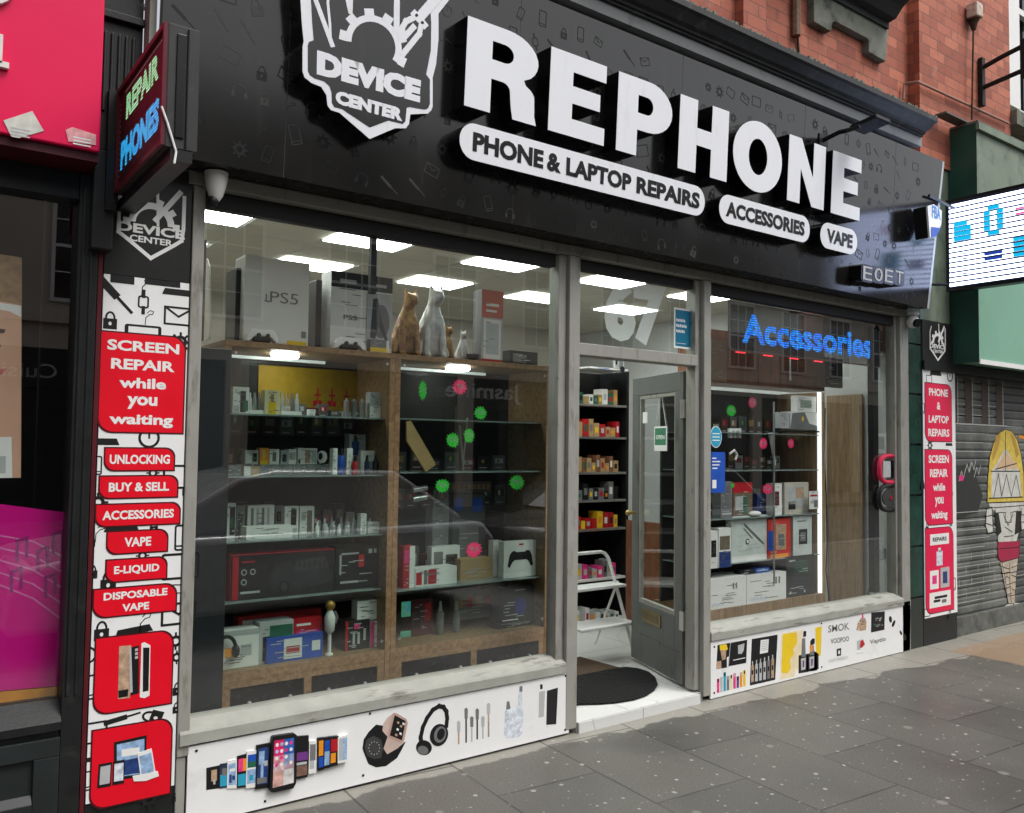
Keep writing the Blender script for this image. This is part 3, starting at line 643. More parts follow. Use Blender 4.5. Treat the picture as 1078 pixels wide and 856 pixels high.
rsx = 7.10
rp = Pl((rsx, 0, 2.955), (0,-1,0), (0,0,1)); rp.N = Vector((-1,0,0))
rs = thing('led_display_sign', 'bright white striped LED display jutting out over the green shop', 'led sign')
MB().box(rsx+.004, rsx+.10, -1.28, -.13, 2.93, 3.70, plas_black).build('cabinet', rs)
dsp = M('lit white diodes', (.9,.95,1), .5, emis=4.5, var=.05, ecol=(.58,.68,1)); dcy = M('lit cyan diodes', (.01,.45,.75), .5, emis=.7, ecol=(.0,.42,.72)); dbk = M('unlit board', (.03,.03,.04), .6)
dnv = M('lit navy diodes', (.02,.06,.35), .5, emis=.6, ecol=(.01,.05,.35)); dgr = M('unlit grey diodes', (.25,.27,.3), .6)
t = MB(); t.rect(rp, .15, .0, 1.26, .72, -.003, 0, dbk); t.build('display', rs)
t = MB(); n_ = 17; h_ = .70/n_
for i in range(n_): t.rect(rp, .162, .012+i*h_, 1.25, .012+i*h_+h_*.64, .0003, .002, dsp)
for i in range(n_):
    z_ = .012+i*h_; hh = h_*.64
    if 9 <= i <= 12: t.rect(rp, .20, z_, .34-(.03 if i == 12 else 0), z_+hh*1.3, .002, .0032, dcy)
    if 9 <= i <= 14:
        if i in (9,14): t.rect(rp, .47, z_, .56, z_+hh*1.2, .002, .0032, dcy)
        else: t.rect(rp, .44, z_, .49, z_+hh*1.25, .002, .0032, dcy); t.rect(rp, .54, z_, .59, z_+hh*1.25, .002, .0032, dcy)
    if i in (4,5): t.rect(rp, .44, z_+.004, .58, z_+hh, .002, .0032, dnv)
    if i in (2,3,5,6): t.rect(rp, .20, z_+.004, .21+.1*((i*7)%3)/2, z_+hh*.5, .002, .0032, dgr); t.rect(rp, .27, z_+.006, .31, z_+hh*.6, .002, .0034, dgr)
    if i in (4,5,6,7): t.rect(rp, .66, z_, .84, z_+hh, .002, .0032, dcy)
    if i in (12,13): t.rect(rp, .68, z_, .86, z_+hh*.6, .002, .0032, M('lit pink diodes', (.8,.1,.3), .5, emis=.8))
t.build('lit_pattern', rs)
t = MB(); t.tube([W(978,206,-.24), (rsx+.03,-.2,3.62)], .012, plas_black); t.tube([(6.95,-.02,2.99), (rsx+.03,-.16,2.99)], .012, plas_black); t.build('bracket', rs)
# small CCTV domes
def cctv(px_, py_, Y, r, label, bullet):
    c = W(px_, py_, Y); th = thing('cctv_camera', label, 'security camera')
    t = MB()
    if bullet:
        t.lathe(c+Vector((0,0,.055)), [(r*.9,0),(r*.9,.03),(r*.7,.035)], plas_white); t.build('mount', th)
        t = MB(); t.ball(c, r, r, r, plas_white, 16); t.build('shell', th, smooth=True)
        pl = Pl(c, (1,0,0), (0,.25,1)); t = MB(); q = Pl(c+Vector((-.012,-r*.62,-.012)), (1,-.2,0), (0,-.25,1)); t.prism(q, arc(0,0,r*.66,r*.66,0,345,16), 0, r*.42, plas_black); t.build('lens', th)
    else:
        t.lathe(c, [(r*.35,-.075),(r*.62,-.055),(r*.85,-.02),(r,.02),(r,.035),(r*1.05,.045)], plas_white, 20); t.build('dome_housing', th, smooth=True)
        t = MB(); t.ball(c+Vector((-.012,0,-.08)), .024,.024,.026, plas_black); t.build('lens', th, smooth=True)
cctv(227.5, 193, -.07, .047, 'white dome camera under the left end of the black sign', False)
cctv(961, 339, -.06, .052, 'round white camera with dark lens under the right end of the sign', True)
# ================================================================== SHOPFRONT
sf = thing('shopfront', 'grey timber shopfront with two display windows and a doorway between them', 'shopfront')
dkf = M('head frame in recess shade', (.02,.02,.02), .6)  # recess shadow under the lintel put into the dark colour
def fr(name, *b, m=frame_grey, bev=.004, lab=None):
    t = MB(); t.box(*b, m); return t.build(name, sf, bevel=bev, label=lab)
fr('lintel', 1.0, 6.72, -.02, .09, 2.69, 2.744)
fr('head_rail', 1.075, 3.035, .03, .088, 2.615, 2.688, m=dkf); fr('head_rail', 3.19, 4.185, .035, .088, 2.625, 2.688, m=dkf); fr('head_rail', 4.305, 6.56, .03, .088, 2.615, 2.688, m=dkf)
fr('post', 1.022, 1.072, -.012, .10, .30, 2.688); fr('post', 3.045, 3.10, .012, .10, .40, 2.688); fr('post', 3.103, 3.182, -.015, .10, .03, 2.688)
fr('post', 4.19, 4.232, .02, .10, .07, 2.688); fr('post', 4.235, 4.302, -.015, .10, .03, 2.688)
fr('post', 6.562, 6.59, .02, .10, .44, 2.688); fr('post', 6.593, 6.715, -.012, .10, .0, 2.688)
fr('post', 1.022, 1.06, -.005, .04, .0, .298)
fr('transom', 3.185, 4.188, -.005, .10, 2.125, 2.195)
def sill(x0, x1, z):
    t = MB(); xprof(t, [(-.022,z),(-.022,z+.045),(-.016,z+.055),(.0,z+.062),(.04,z+.088),(.10,z+.092),(.10,z)], x0, x1, sill_mat); t.build('window_sill', sf)
sill(1.03, 3.10, .347); sill(4.303, 6.60, .372)
fr('stall_riser', 1.062, 3.10, .02, .10, .0, .345, m=black_paint); fr('stall_riser', 4.305, 6.59, .02, .10, .0, .37, m=black_paint)
def window(x0, x1, z0, z1, y=.065, extra=()):
    t = MB(); t.box(x0, x1, y, y+.006, z0, z1, glass_m); return t.build('window_pane', sf)
window(1.073, 3.044, .448, 2.615); window(4.304, 6.561, .472, 2.615); window(3.183, 4.189, 2.196, 2.624)
# vertical joint between the panes seen near the top and thin beads
fr('glazing_bar', 1.90, 1.93, .072, .10, 2.34, 2.62, m=dkf, bev=0)
# house number on the fanlight
FG = Pl((0,.064,0), (1,0,0), (0,0,1))
t = MB()
q6 = FG.uv(636,360); 
t.text(FG, '67', FG.uv(636,356)[0], FG.uv(637,359)[1], FG.uv(701,365)[0], FG.uv(650,291)[1], 0, .0006, frosted, .06); t.build('house_number', sf)

st = MB(); a = FG.uv(709.5,366); b = FG.uv(732,327)
st.rect(FG, a[0], a[1], b[0], b[1], .001, .002, print_white); st.rect(FG, a[0]+.01, a[1]+.012, b[0]-.012, b[1]-.012, .002, .0026, teal); st.rect(FG, b[0]-.03, a[1]+.012, b[0]-.01, b[1]-.012, .0026, .003, blue)
for i, w_ in enumerate((.085,.10,.08)):
    vv = b[1]-.075-i*.035; n_ = 6
    for j in range(n_): st.rect(FG, a[0]+.018+w_*j/n_, vv-.012-.002*(j%2), a[0]+.018+w_*(j+.72)/n_, vv+.006-.003*((j*3)%2), .0026, .0032, print_white)
st.rect(FG, a[0]+.02, a[1]+.03, a[0]+.11, a[1]+.033, .0026, .0032, print_white)
st.build('window_sticker', None, 'upright teal sticker with white words in the fanlight over the door', 'sticker')
st = MB(); c = FG.uv(753.5,460); st.prism(FG, arc(c[0],c[1],.058,.072,0,345,24), .001,.0018, print_white); st.prism(FG, arc(c[0],c[1],.053,.067,0,345,24), .0018,.0024, cyan)
for i in (-1,0,1): st.rect(FG, c[0]-.035, c[1]+i*.022-.004, c[0]+.035, c[1]+i*.022+.003, .0024, .003, print_white)
st.build('window_sticker', None, 'round light blue sticker low on the right display window', 'sticker')
st = MB(); a = FG.uv(748.5,519); b = FG.uv(763,476); st.rect(FG, a[0], a[1], b[0], b[1], .001, .0018, blue)
for i, w_ in enumerate((.04,.08,.07,.05)): st.rect(FG, a[0]+.01, b[1]-.045-i*.022, a[0]+.01+w_, b[1]-.037-i*.022, .0018, .0024, print_white)
st.rect(FG, a[0]+.01, a[1]+.03, a[0]+.05, a[1]+.085, .0018, .0024, plas_white); st.build('window_sticker', None, 'square royal blue sticker with white lines on the right display window', 'sticker')

# ------------------------------------------------------------------ printed boards under the windows
PB = Pl((0,-.012,0), (1,0,0), (0,0,1))
def patch(mb, pl, pts, m, h, t=.0006): mb.prism(pl, pts, h, h+t, m)
lb = thing('printed_board', 'long white board with phones, watch and headphones printed under the left window', 'printed board')
t = MB(); t.prism(PB, [(1.066,.012),(3.128,.014),(3.128,.342),(1.066,.336)], -.012, 0, white_board)
for x, z in ((1.10,.315),(3.10,.33),(1.9,.33),(1.87,.05),(3.1,.035),(1.4,.04)): t.prism(PB, arc(x,z,.006,.006,0,315,8), 0, .002, plas_black)
t.build('board', lb)
g = MB(); A6 = lambda l: PB.crop(l, 170, 720, 6.294)
h = .0004
def phone(quad, body, parts):
    global h
    pts = A6(quad); g.prism(PB, pts, 0, h+.0006, body)
    (a, b_), (c, d), (e, f_), (q, r) = pts[3], pts[2], pts[1], pts[0]   # BL BR TR TL
    def B(s, t_): return ((a*(1-s)+c*s)*(1-t_)+(q*(1-s)+e*s)*t_, (b_*(1-s)+d*s)*(1-t_)+(r*(1-s)+f_*s)*t_)
    for i, (x0, y0, x1, y1, m) in enumerate(parts): g.prism(PB, [B(x0,y0),B(x1,y0),B(x1,y1),B(x0,y1)], h+.0006, h+.0008+i*.00008, m)
    h += .0016
skin_b = M('photo beige', (.45,.30,.20), .5)
lblue = M('photo pale blue', (.28,.42,.62), .5); dblue = M('photo deep blue', (.02,.05,.18), .4); mpink = M('photo pink', (.72,.04,.22), .45)
phone([(297,557),(390,538),(388,690),(297,703)], plas_black, [(.35,.35,.75,.85,skin_b),(.5,.2,.65,.4,lgrey)])
phone([(386,530),(437,522),(437,685),(384,692)], M('photo navy', (.03,.045,.08), .4), [(.05,.08,.95,.55,cyan),(.3,.5,.9,.8,mgrey)])
phone([(435,510),(497,495),(499,690),(433,692)], plas_white, [(.12,.12,.88,.88,lblue),(.2,.2,.45,.5,dblue),(.5,.3,.8,.45,dblue),(.25,.6,.8,.7,plas_white)])
phone([(500,478),(562,462),(562,680),(497,688)], plas_black, [(.1,.06,.95,.42,cyan),(.12,.5,.7,.9,mpink),(.6,.5,.98,.88,orange)])
phone([(562,445),(630,435),(622,680),(555,690)], plas_white, [(.1,.12,.92,.5,lblue),(.1,.55,.92,.72,green_d),(.1,.72,.92,.9,blue),(.3,.2,.7,.35,cyan)])
phone([(626,405),(714,388),(708,682),(617,695)], plas_black, [(.12,.1,.9,.92,dblue),(.2,.55,.6,.85,lblue),(.35,.25,.55,.6,lblue),(.6,.5,.85,.62,lgrey),(.1,.12,.8,.25,mgrey)])
phone([(888,345),(970,338),(962,612),(885,627)], plas_black, [(.05,.42,.97,.62,purple),(.05,.06,.95,.3,M('photo brown', (.2,.11,.08), .5)),(.05,.32,.9,.38,lgrey)])
phone([(973,375),(1020,372),(1018,582),(968,594)], plas_white, [(.1,.4,.9,.9,mgrey),(.1,.15,.7,.4,lgrey)])
phone([(1030,355),(1072,350),(1068,562),(1030,572)], plas_black, [(.1,.45,.85,.92,orange),(.1,.1,.9,.42,blue)])
phone([(1068,352),(1112,345),(1106,548),(1066,556)], plas_black, [(.1,.1,.9,.55,lblue),(.1,.55,.9,.9,blue)])
phone([(1108,345),(1165,340),(1160,530),(1104,545)], plas_black, [(.1,.5,.9,.92,crimson),(.1,.12,.7,.45,orange)])
phone([(1158,345),(1225,330),(1222,508),(1156,520)], plas_white, [(.1,.1,.5,.92,lgrey),(.5,.1,.9,.92,lblue)])
# front phone
main = [(722,352),(730,340),(868,320),(884,330),(888,345),(880,650),(862,682),(732,710),(712,705),(704,690)]
g.prism(PB, A6(main), 0, h+.0008, plas_black); h += .001
def Lp(s, t_): # t up
    a = (713+s*163, 700-s*42); b_ = (726+s*152, 352-s*22)
    return A6([(a[0]+(b_[0]-a[0])*t_, a[1]+(b_[1]-a[1])*t_)])[0]
cols = {}
for i in range(6):
    for j in range(12):
        s_, q_ = (i+.5)/6, (j+.5)/12
        c1 = (.62,.02,.12) if s_ < .45 else (.03,.12,.42)
        k_ = max(0, min(1, (q_-.25)*2.2)); base = (.62,.60,.58) if (s_+q_) % .9 > .2 else (.6,.35,.3)
        key = (round(s_ < .45), round(k_*3)); 
        mm = cols.setdefault(key, M('wallpaper %d %d' % key, tuple(base[z]*(1-k_)+c1[z]*k_ for z in range(3)), .35))
        g.prism(PB, [Lp(.07+i*.143,.05+j*.075),Lp(.07+(i+1)*.143,.05+j*.075),Lp(.07+(i+1)*.143,.05+(j+1)*.075),Lp(.07+i*.143,.05+(j+1)*.075)], h, h+.0005, mm)
for i in range(4):
    for j in range(4):
        c = Lp(.2+i*.2, .86-j*.13); g.prism(PB, arc(c[0],c[1],.0075,.0085,0,315,8), h+.0005, h+.0009, [print_white,lblue,print_white,mpink][(i+j)%4])
h = .0004
g.build('phones_picture', lb); g = MB()
# watches
C3 = lambda l: PB.crop(l, 340, 720, 3.85)
g.prism(PB, C3([(160,262),(165,225),(185,195),(215,165),(245,170),(262,215),(300,245),(335,235),(318,268),(300,300),(255,333),(215,338),(185,325),(170,290)]), 0, .0010, plas_black)
g.prism(PB, C3([(168,255),(178,225),(205,210),(235,225),(243,265),(235,300),(205,305),(178,290)]), .001, .0018, M('watch face', (.05,.05,.05), .15))
g.prism(PB, C3([(245,160),(262,135),(285,118),(275,200),(262,215),(240,190)]), .001, .0014, M('rose strap', (.55,.42,.36), .5)); g.prism(PB, C3([(262,213),(328,238),(300,262),(260,285),(245,262)]), .001, .0015, M('rose strap', (.5,.4,.35)))
g.prism(PB, C3([(285,116),(300,120),(338,142),(343,158),(328,230),(318,238),(268,216),(262,205)]), .0016, .0024, M('rose gold case', (.6,.4,.32), .3, .3)); g.prism(PB, C3([(290,126),(334,150),(319,228),(270,208)]), .0024, .003, plas_black)
for a_, b_ in ((300,150),(312,165),(298,178),(310,195),(292,200),(322,155)): g.prism(PB, C3([(a_,b_),(a_+9,b_+4),(a_+6,b_+13),(a_-2,b_+8)]), .003, .0035, print_white if a_ % 4 else skin_b)
for k_ in range(12):
    a_ = k_*math.pi/6; g.prism(PB, C3([(205+22*math.cos(a_),258+26*math.sin(a_)),(209+22*math.cos(a_),258+26*math.sin(a_)),(207+22*math.cos(a_),264+26*math.sin(a_))]), .0018, .0022, lgrey)
g.build('watches_picture', lb); g = MB()
# headphones
g.stroke(PB, C3([(398,250),(396,215),(405,175),(422,138),(445,106),(470,90),(488,94),(500,112),(503,140),(500,170)]), .022, 0, .0012, plas_black)
def ell(mb, cx_, cy_, rx, ry, rot, hh0, hh1, m, C=C3):
    c_, s_ = math.cos(rot), math.sin(rot)
    mb.prism(PB, C([(cx_+rx*math.cos(t_)*c_-ry*math.sin(t_)*s_, cy_+rx*math.cos(t_)*s_+ry*math.sin(t_)*c_) for t_ in [i*math.pi/10 for i in range(20)]]), hh0, hh1, m)
ell(g, 470, 207, 36, 46, .3, 0, .0018, plas_black); ell(g, 474, 205, 24, 34, .3, .0018, .0023, mgrey); ell(g, 477, 203, 15, 24, .3, .0023, .0028, plas_black)
ell(g, 409, 258, 32, 30, .3, 0, .0016, plas_black); ell(g, 405, 268, 22, 17, .3, .0016, .002, mgrey)
g.build('headphones_picture', lb); g = MB()
# cables
for x_, y0, y1, mm, mh in ((550,150,245,M('cable tan',(.45,.3,.16)),lgrey),(580,97,238,plas_black,mgrey),(603,130,235,lgrey,mgrey),(625,100,225,plas_black,mgrey),(648,130,222,lgrey,lgrey),(671,78,215,M('cable tan'),lgrey)) if False else ((550,150,245,skin_b,lgrey),(580,97,238,plas_black,mgrey),(603,130,235,lgrey,mgrey),(625,100,225,plas_black,mgrey),(648,130,222,lgrey,lgrey),(671,78,215,skin_b,lgrey)):
    g.prism(PB, C3([(x_-3,y0),(x_+3,y0),(x_+3,y1),(x_-3,y1)]), 0, .0006, mm); g.prism(PB, C3([(x_-7,y0+4),(x_+7,y0+4),(x_+6,y0+44),(x_-6,y0+44)]), .0006, .001, mh)
pale_p = M('photo pale grey', (.62,.66,.72), .5)
g.build('cables_picture', lb); g = MB()
g.prism(PB, C3([(738,110),(760,100),(805,92),(812,110),(808,200),(795,215),(745,222),(735,205)]), 0, .0006, pale_p)
g.prism(PB, C3([(745,72),(755,70),(760,100),(742,105)]), 0, .0008, mgrey); g.prism(PB, C3([(795,12),(806,12),(808,92),(790,96)]), 0, .0008, pale_p); g.prism(PB, C3([(796,10),(808,8),(808,30),(796,32)]), .0008, .0012, mgrey)
g.build('earphones_picture', lb); g = MB()
g.prism(PB, C3([(877,32),(900,28),(895,132),(874,137)]), 0, .0006, lgrey); g.prism(PB, C3([(880,2),(890,2),(890,20),(880,22)]), 0, .0006, plas_black); g.prism(PB, C3([(908,28),(952,15),(945,163),(905,166)]), 0, .0008, M('power bank black', (.02,.02,.022), .3))
g.build('power_bank_picture', lb)

rb = thing('printed_board', 'white board with vape adverts and brand words printed under the right window', 'printed board')
t = MB(); t.prism(PB, [(4.306,.006),(6.70,.006),(6.715,.395),(4.306,.366)], -.012, 0, white_board)
for x, z in ((4.34,.33),(5.5,.35),(5.5,.04),(4.34,.04),(6.68,.37)): t.prism(PB, arc(x,z,.007,.007,0,315,8), 0, .002, plas_black)
t.build('board', rb)
g = MB(); D9 = lambda l: PB.crop(l, 740, 650, 8.983); E8 = lambda l: PB.crop(l, 850, 620, 8.558)
rr_ = random.Random(11)
P_ = lambda l, m, hh, C=D9: g.prism(PB, C(l), 0, hh, m)
P_([(138,262),(258,240),(238,472),(126,490)], plas_black, .0006); P_([(158,262),(222,252),(235,300),(200,325),(160,310)], yellow, .001); P_([(165,310),(220,305),(215,395),(180,405)], skin_b, .0012); P_([(130,420),(170,410),(175,480),(128,488)], skin_b, .0014); P_([(225,380),(243,370),(235,470),(225,472)], print_white, .0014)
P_([(262,240),(418,212),(408,430),(243,462)], plas_black, .0008); P_([(330,265),(392,245),(385,310),(365,345),(332,345)], lgrey, .0013); P_([(285,402),(400,378),(400,385),(285,409)], print_white, .0013)
for i in range(9):
    x_ = 132+i*31; y0 = 715-i*8; top = y0-rr_.uniform(90,185); mm = [mpink,lgrey,cyan,mgrey,cream,mpink,purple,orange,yellow][i]
    P_([(x_,top),(x_+23,top-4),(x_+22,y0-4),(x_,y0)], mm, .0007+.0001*i); P_([(x_+5,top),(x_+17,top-2),(x_+17,top+30),(x_+5,top+34)], [plas_black,lgrey][i%2], .0018)
g.build('advert_picture', rb); g = MB()
P_([(462,205),(706,163),(683,590),(443,645)], plas_black, .0006); P_([(545,215),(622,205),(614,330),(538,346)], print_white, .001)
for i in range(6): P_([(553,228+i*16),(612,220+i*16),(611,226+i*16),(552,235+i*16)], lgrey, .0014)
for i in range(6):
    x_ = 455+i*38; y0 = 610-i*8; P_([(x_+2,455-i*12),(x_+26,450-i*12),(x_+25,y0),(x_,y0+5)], [skin_b,lgrey,lgrey,lgrey,mgrey,skin_b][i], .001); P_([(x_+8,415-i*12),(x_+18,413-i*12),(x_+18,455-i*12),(x_+8,457-i*12)], lgrey, .001); P_([(x_+5,500-i*9),(x_+20,497-i*9),(x_+20,540-i*9),(x_+5,543-i*9)], plas_black, .0014)
g.build('advert_picture', rb); g = MB()
ylp = M('pale yellow ink', (.80,.68,.45), .5)
P_([(742,150),(942,118),(935,300),(905,470),(860,560),(728,588)], ylp, .0005); P_([(755,160),(885,140),(890,240),(850,300),(862,340),(822,400),(830,480),(800,530),(742,520)], yellow, .001)
for x_, y0, y1, w_ in ((950,130,520,46),(1030,200,505,50)):
    P_([(x_-w_,y1-160),(x_+w_*.9,y1-175),(x_+w_,y1-5),(x_-w_,y1+10)], plas_black, .0012); P_([(x_-14,y0+70),(x_+16,y0+65),(x_+20,y1-150),(x_-20,y1-145)], mgrey, .0014); P_([(x_,y0),(x_+40,y0-6) if 0 else (x_+26,y0),(x_+24,y0+50),(x_-2,y0+55)], plas_black, .0014); P_([(x_-25,y1-130),(x_+20,y1-140),(x_+18,y1-30),(x_-22,y1-20)], lgrey, .0017); P_([(x_-10,y1-110),(x_+8,y1-112),(x_+5,y1-50),(x_-8,y1-48)], purple, .0020)
P_([(70,350),(128,338),(125,470),(118,600),(80,610)], yellow, .0008, E8); P_([(25,470),(45,450),(58,560),(100,585),(100,720),(30,740)], plas_black, .0012, E8); P_([(20,510),(50,500),(45,560),(25,570)], orange, .0016, E8)
g.build('advert_picture', rb); g = MB()
word_quad(g, PB, 'SMOK', E8([(185,395),(378,365),(375,302),(188,330)]), 0, .0008, mgrey, .01)
g.build('brand_words', rb); g = MB(); word_quad(g, PB, 'VOOPOO', E8([(210,498),(375,470),(373,425),(208,450)]), 0, .0008, mgrey, .02)
P_([(264,542),(304,532),(302,600),(264,606)], plas_black, .0008, E8); P_([(276,558),(292,554),(292,585),(276,588)], print_white, .0012, E8)
g.build('brand_words', rb); g = MB(); word_quad(g, PB, 'VAPORESSO', E8([(190,668),(362,630),(362,602),(190,638)]), 0, .0008, lgrey, .01)
g.build('brand_words', rb); g = MB()
P_([(440,370),(455,300),(485,262),(520,262),(532,300),(525,370),(480,378)], skin_b, .0007, E8); P_([(492,222),(500,222),(505,262),(490,265)], mpink, .0009, E8)
for i in range(14): x_, y_ = rr_.uniform(455,520), rr_.uniform(280,365); P_([(x_,y_),(x_+10,y_-2),(x_+9,y_+7),(x_-1,y_+8)], [mgrey,green_d,orange,print_white][i%4], .0010+.00003*i, E8)
P_([(575,213),(697,202),(693,368),(573,393)], plas_black, .0007, E8)
for i in range(16): x_, y_ = rr_.uniform(592,665), rr_.uniform(255,335); P_([(x_,y_),(x_+17,y_-3),(x_+16,y_+8),(x_-1,y_+10)], [mgrey,lgrey,mgrey,green_d][i%4], .0010+.00003*i, E8)
P_([(445,470),(480,455),(478,545),(448,552)], lgrey, .0007, E8); P_([(478,470),(500,455),(517,500),(490,530),(470,530)], crimson, .0010, E8); P_([(442,582),(505,572),(505,577),(442,588)], lgrey, .0007, E8)
word_quad(g, PB, 'Vaptio', E8([(560,510),(705,480),(705,428),(562,460)]), 0, .0008, mgrey, .02)
for x_, y_, rx, ry, ro in ((748,275,14,30,-.1),(776,312,12,32,.35),(842,396,9,22,-.4),(877,435,13,30,-.1)): ell(g, x_, y_, rx, ry, ro, 0, .0008, plas_black, E8)
for i in range(7): P_([(800+i*9,300+i*14),(806+i*9,300+i*14),(806+i*9,309+i*14),(800+i*9,309+i*14)], pale_p, .0005, E8)
g.build('small_adverts', rb)

# ------------------------------------------------------------------ left pilaster with printed panel
PP = Pl((0,-.004,0), (1,0,0), (0,0,1))
lpn = thing('pilaster_panel', 'tall white panel with red word plates and black icons left of the shop window', 'printed panel')
MB().box(.684, 1.018, .002, .10, 0, 2.74, black_paint).build('pilaster', lpn)
t = MB(); t.rect(PP, .686, 2.268, 1.017, 2.72, -.005, 0, M('black vinyl', (.02,.02,.019), .35, var=.3, scale=5)); 
def logo(t, pl, cx_, cz, s, m, word1, word2):
    S_ = lambda l: [(cx_+a*s, cz+b*s) for a, b in l]
    t.stroke(pl, S_([(-.42,.02),(-.42,-.12),(-.3,-.2),(0,-.42),(.3,-.2),(.4,-.12),(.42,.05),(.42,.5)]), s*.05, 0, .0008, m)
    t.prism(pl, S_(arc(0,.05,.3,.3,0,180,12)+arc(0,.05,.21,.21,180,0,12)), 0, .0008, m)
    for a_ in (0,36,72,108,144,180): t.prism(pl, S_([(.28*math.cos(R_(a_-9)),.05+.28*math.sin(R_(a_-9))),(.37*math.cos(R_(a_-7)),.05+.37*math.sin(R_(a_-7))),(.37*math.cos(R_(a_+7)),.05+.37*math.sin(R_(a_+7))),(.28*math.cos(R_(a_+9)),.05+.28*math.sin(R_(a_+9)))]), 0, .0010, m)
    t.stroke(pl, S_([(.05,.12),(.36,.55)]), s*.07, 0, .0013, m); t.stroke(pl, S_([(.08,.05),(.06,.6)]), s*.035, 0, .0015, m); t.stroke(pl, S_([(-.42,.02),(-.42,.35),(-.35,.5)]), s*.04, 0, .0008, m)
    t.text(pl, word1, *S_([(-.44,-.1)])[0], *S_([(.44,.03)])[0], 0, .0016, m, .04); t.text(pl, word2, *S_([(-.28,-.22)])[0], *S_([(.28,-.13)])[0], 0, .0016, m, .03)
logo(t, PP, PP.uv(160,232)[0], PP.uv(160,240)[1], .30, print_white, 'DEVICE', 'CENTER')
t.build('black_panel', lpn)
t = MB(); t.rect(PP, .686, .19, 1.017, 2.266, -.005, 0, white_board)
def stamp(t, pl, kinds, H1=.0008):
    for kd, x, y, s_, ro in kinds: u, v = pl.uv(x, y); icon(t, pl, kd, u, v, s_, 0, H1, black_print, ro)
stamp(t, PP, [('tool',119,309,.16,-.15),('watch',151,318,.09,0),('lock',116,337,.08,0),('mail',188,333,.11,0),('laptop',188,308,.11,0),('gear',190,360,.08,0),('cable',152,300,.09,0),('cable',155,333,.07,0),
 ('laptop',107,465,.11,0),('circle',157,461,.10,0),('phone',101,490,.07,0),('gear',103,529,.075,0),('cable',103,560,.08,0),('gear',161,498,.05,0),('lock',197,515,.06,0),('tablet',190,502,.12,0),
 ('laptop',128,556,.11,0),('lock',162,555,.05,0),('phone',192,566,.10,0),('lock',97,602,.06,0),('watch',96,572,.06,0),('lock',114,612,.09,0),('tablet',190,596,.13,0),('gear',150,585,.05,0),('mail',188,646,.13,0),('cable',150,654,.09,0),('phone',189,620,.06,1.5),
 ('lock',107,664,.085,0),('laptop',141,664,.12,.1),('gear',185,675,.07,0),('gear',186,692,.055,0),('phone',92,724,.09,0),('circle',92,690,.08,0),('tool',130,756,.10,.8),('lock',160,755,.09,1.2),('tablet',96,772,.10,0),('lock',186,745,.05,0),('laptop',93,800,.07,0),('phone',93,822,.07,0),('gear',157,841,.08,0),('lock',186,839,.04,0),('laptop',117,847,.09,0),('lock',187,725,.06,0)])
def top_edge(t, pl, u0, u1, v, m):
    for i in range(9): t.rect(pl, u0+(u1-u0)*i/9+.002, v-.02-.012*((i*5)%3), u0+(u1-u0)*(i+.8)/9, v, 0, .0011, m)
t.rect(PP, *PP.uv(100,292), *PP.uv(200,285), 0, .001, black_print) if False else None
t.rect(PP, .71, 2.235, .80, 2.266, 0, .001, black_print); t.rect(PP, .84, 2.243, .98, 2.266, 0, .001, black_print)
t.rect(PP, *PP.uv(131,352), *PP.uv(170,344), 0, .0009, black_print, r=.01); t.rect(PP, *PP.uv(135,350.5), *PP.uv(166.5,346), .0009, .0013, print_white)
def plate_red(tl, br, words, rad=.055, cor=(1,0,1,0)):
    (u0, v1), (u1, v0) = PP.uv(*tl), PP.uv(*br); r = min(rad, (v1-v0)*.45)
    t.prism(PP, rrect(u0-.006, v0-.006, u1+.006, v1+.006, r, cor), .0004, .0016, red_edge); t.prism(PP, rrect(u0, v0, u1, v1, r, cor), .0016, .0022, red)
    n = len(words); H_ = (v1-v0)
    for i, (w_, fr_, up) in enumerate(words):
        lh = H_/n; vc = v1-lh*(i+.5)*.94-H_*.03; k_ = .27 if n > 2 else (.22 if n == 1 else .28)
        desc = any(c in w_ for c in 'yg')
        wd = (u1-u0)*fr_; uc = (u0+u1)/2
        t.text(PP, w_, uc-wd/2, vc-lh*k_-(lh*.12 if desc else 0), uc+wd/2, vc+lh*k_, .0022, .0028, print_white, .035)
    return u0, v0, u1, v1
plate_red((106.9,349),(191.7,455.8), [('SCREEN',.86,0),('REPAIR',.76,0),('while',.56,0),('you',.36,0),('waiting',.76,0)])
plate_red((111.2,472.1),(182.5,494.6), [('UNLOCKING',.88,0)]); plate_red((105.4,502),(186,522.5), [('BUY & SELL',.78,0)]); plate_red((101.6,532),(188.4,550.6), [('ACCESSORIES',.86,0)])
plate_red((113.5,560.6),(175.4,579.5), [('VAPE',.45,0)]); plate_red((112.5,590.5),(174.5,608), [('E-LIQUID',.76,0)]); plate_red((99.3,621.5),(184.5,642), [('DISPOSABLE',.78,0),('VAPE',.33,0)])
plate_red((101.4,672.8),(179.6,739.7), []); plate_red((97.8,770),(178.3,834.4), [])
Z1_ = lambda l: PP.crop(l, 90, 640, 3.963)
pp = lambda l, m, hh: t.prism(PP, Z1_(l), .0022, hh, m)
pp([(140,160),(190,155),(185,375),(135,380)], skin_b, .0028); pp([(137,345),(178,338),(176,368),(137,375)], plas_black, .0032); pp([(190,165),(222,155),(222,355),(188,365)], plas_black, .003); pp([(183,165),(190,160),(196,350),(184,355)], lgrey, .0034)
for i in range(3): pp([(206,170+i*16),(218,167+i*16),(218,178+i*16),(206,181+i*16)], lgrey, .0034)
pp([(233,148),(245,142),(270,155),(266,365),(245,376),(226,372)], plas_white, .003); pp([(240,165),(266,165),(262,345),(238,350)], plas_black, .0034)
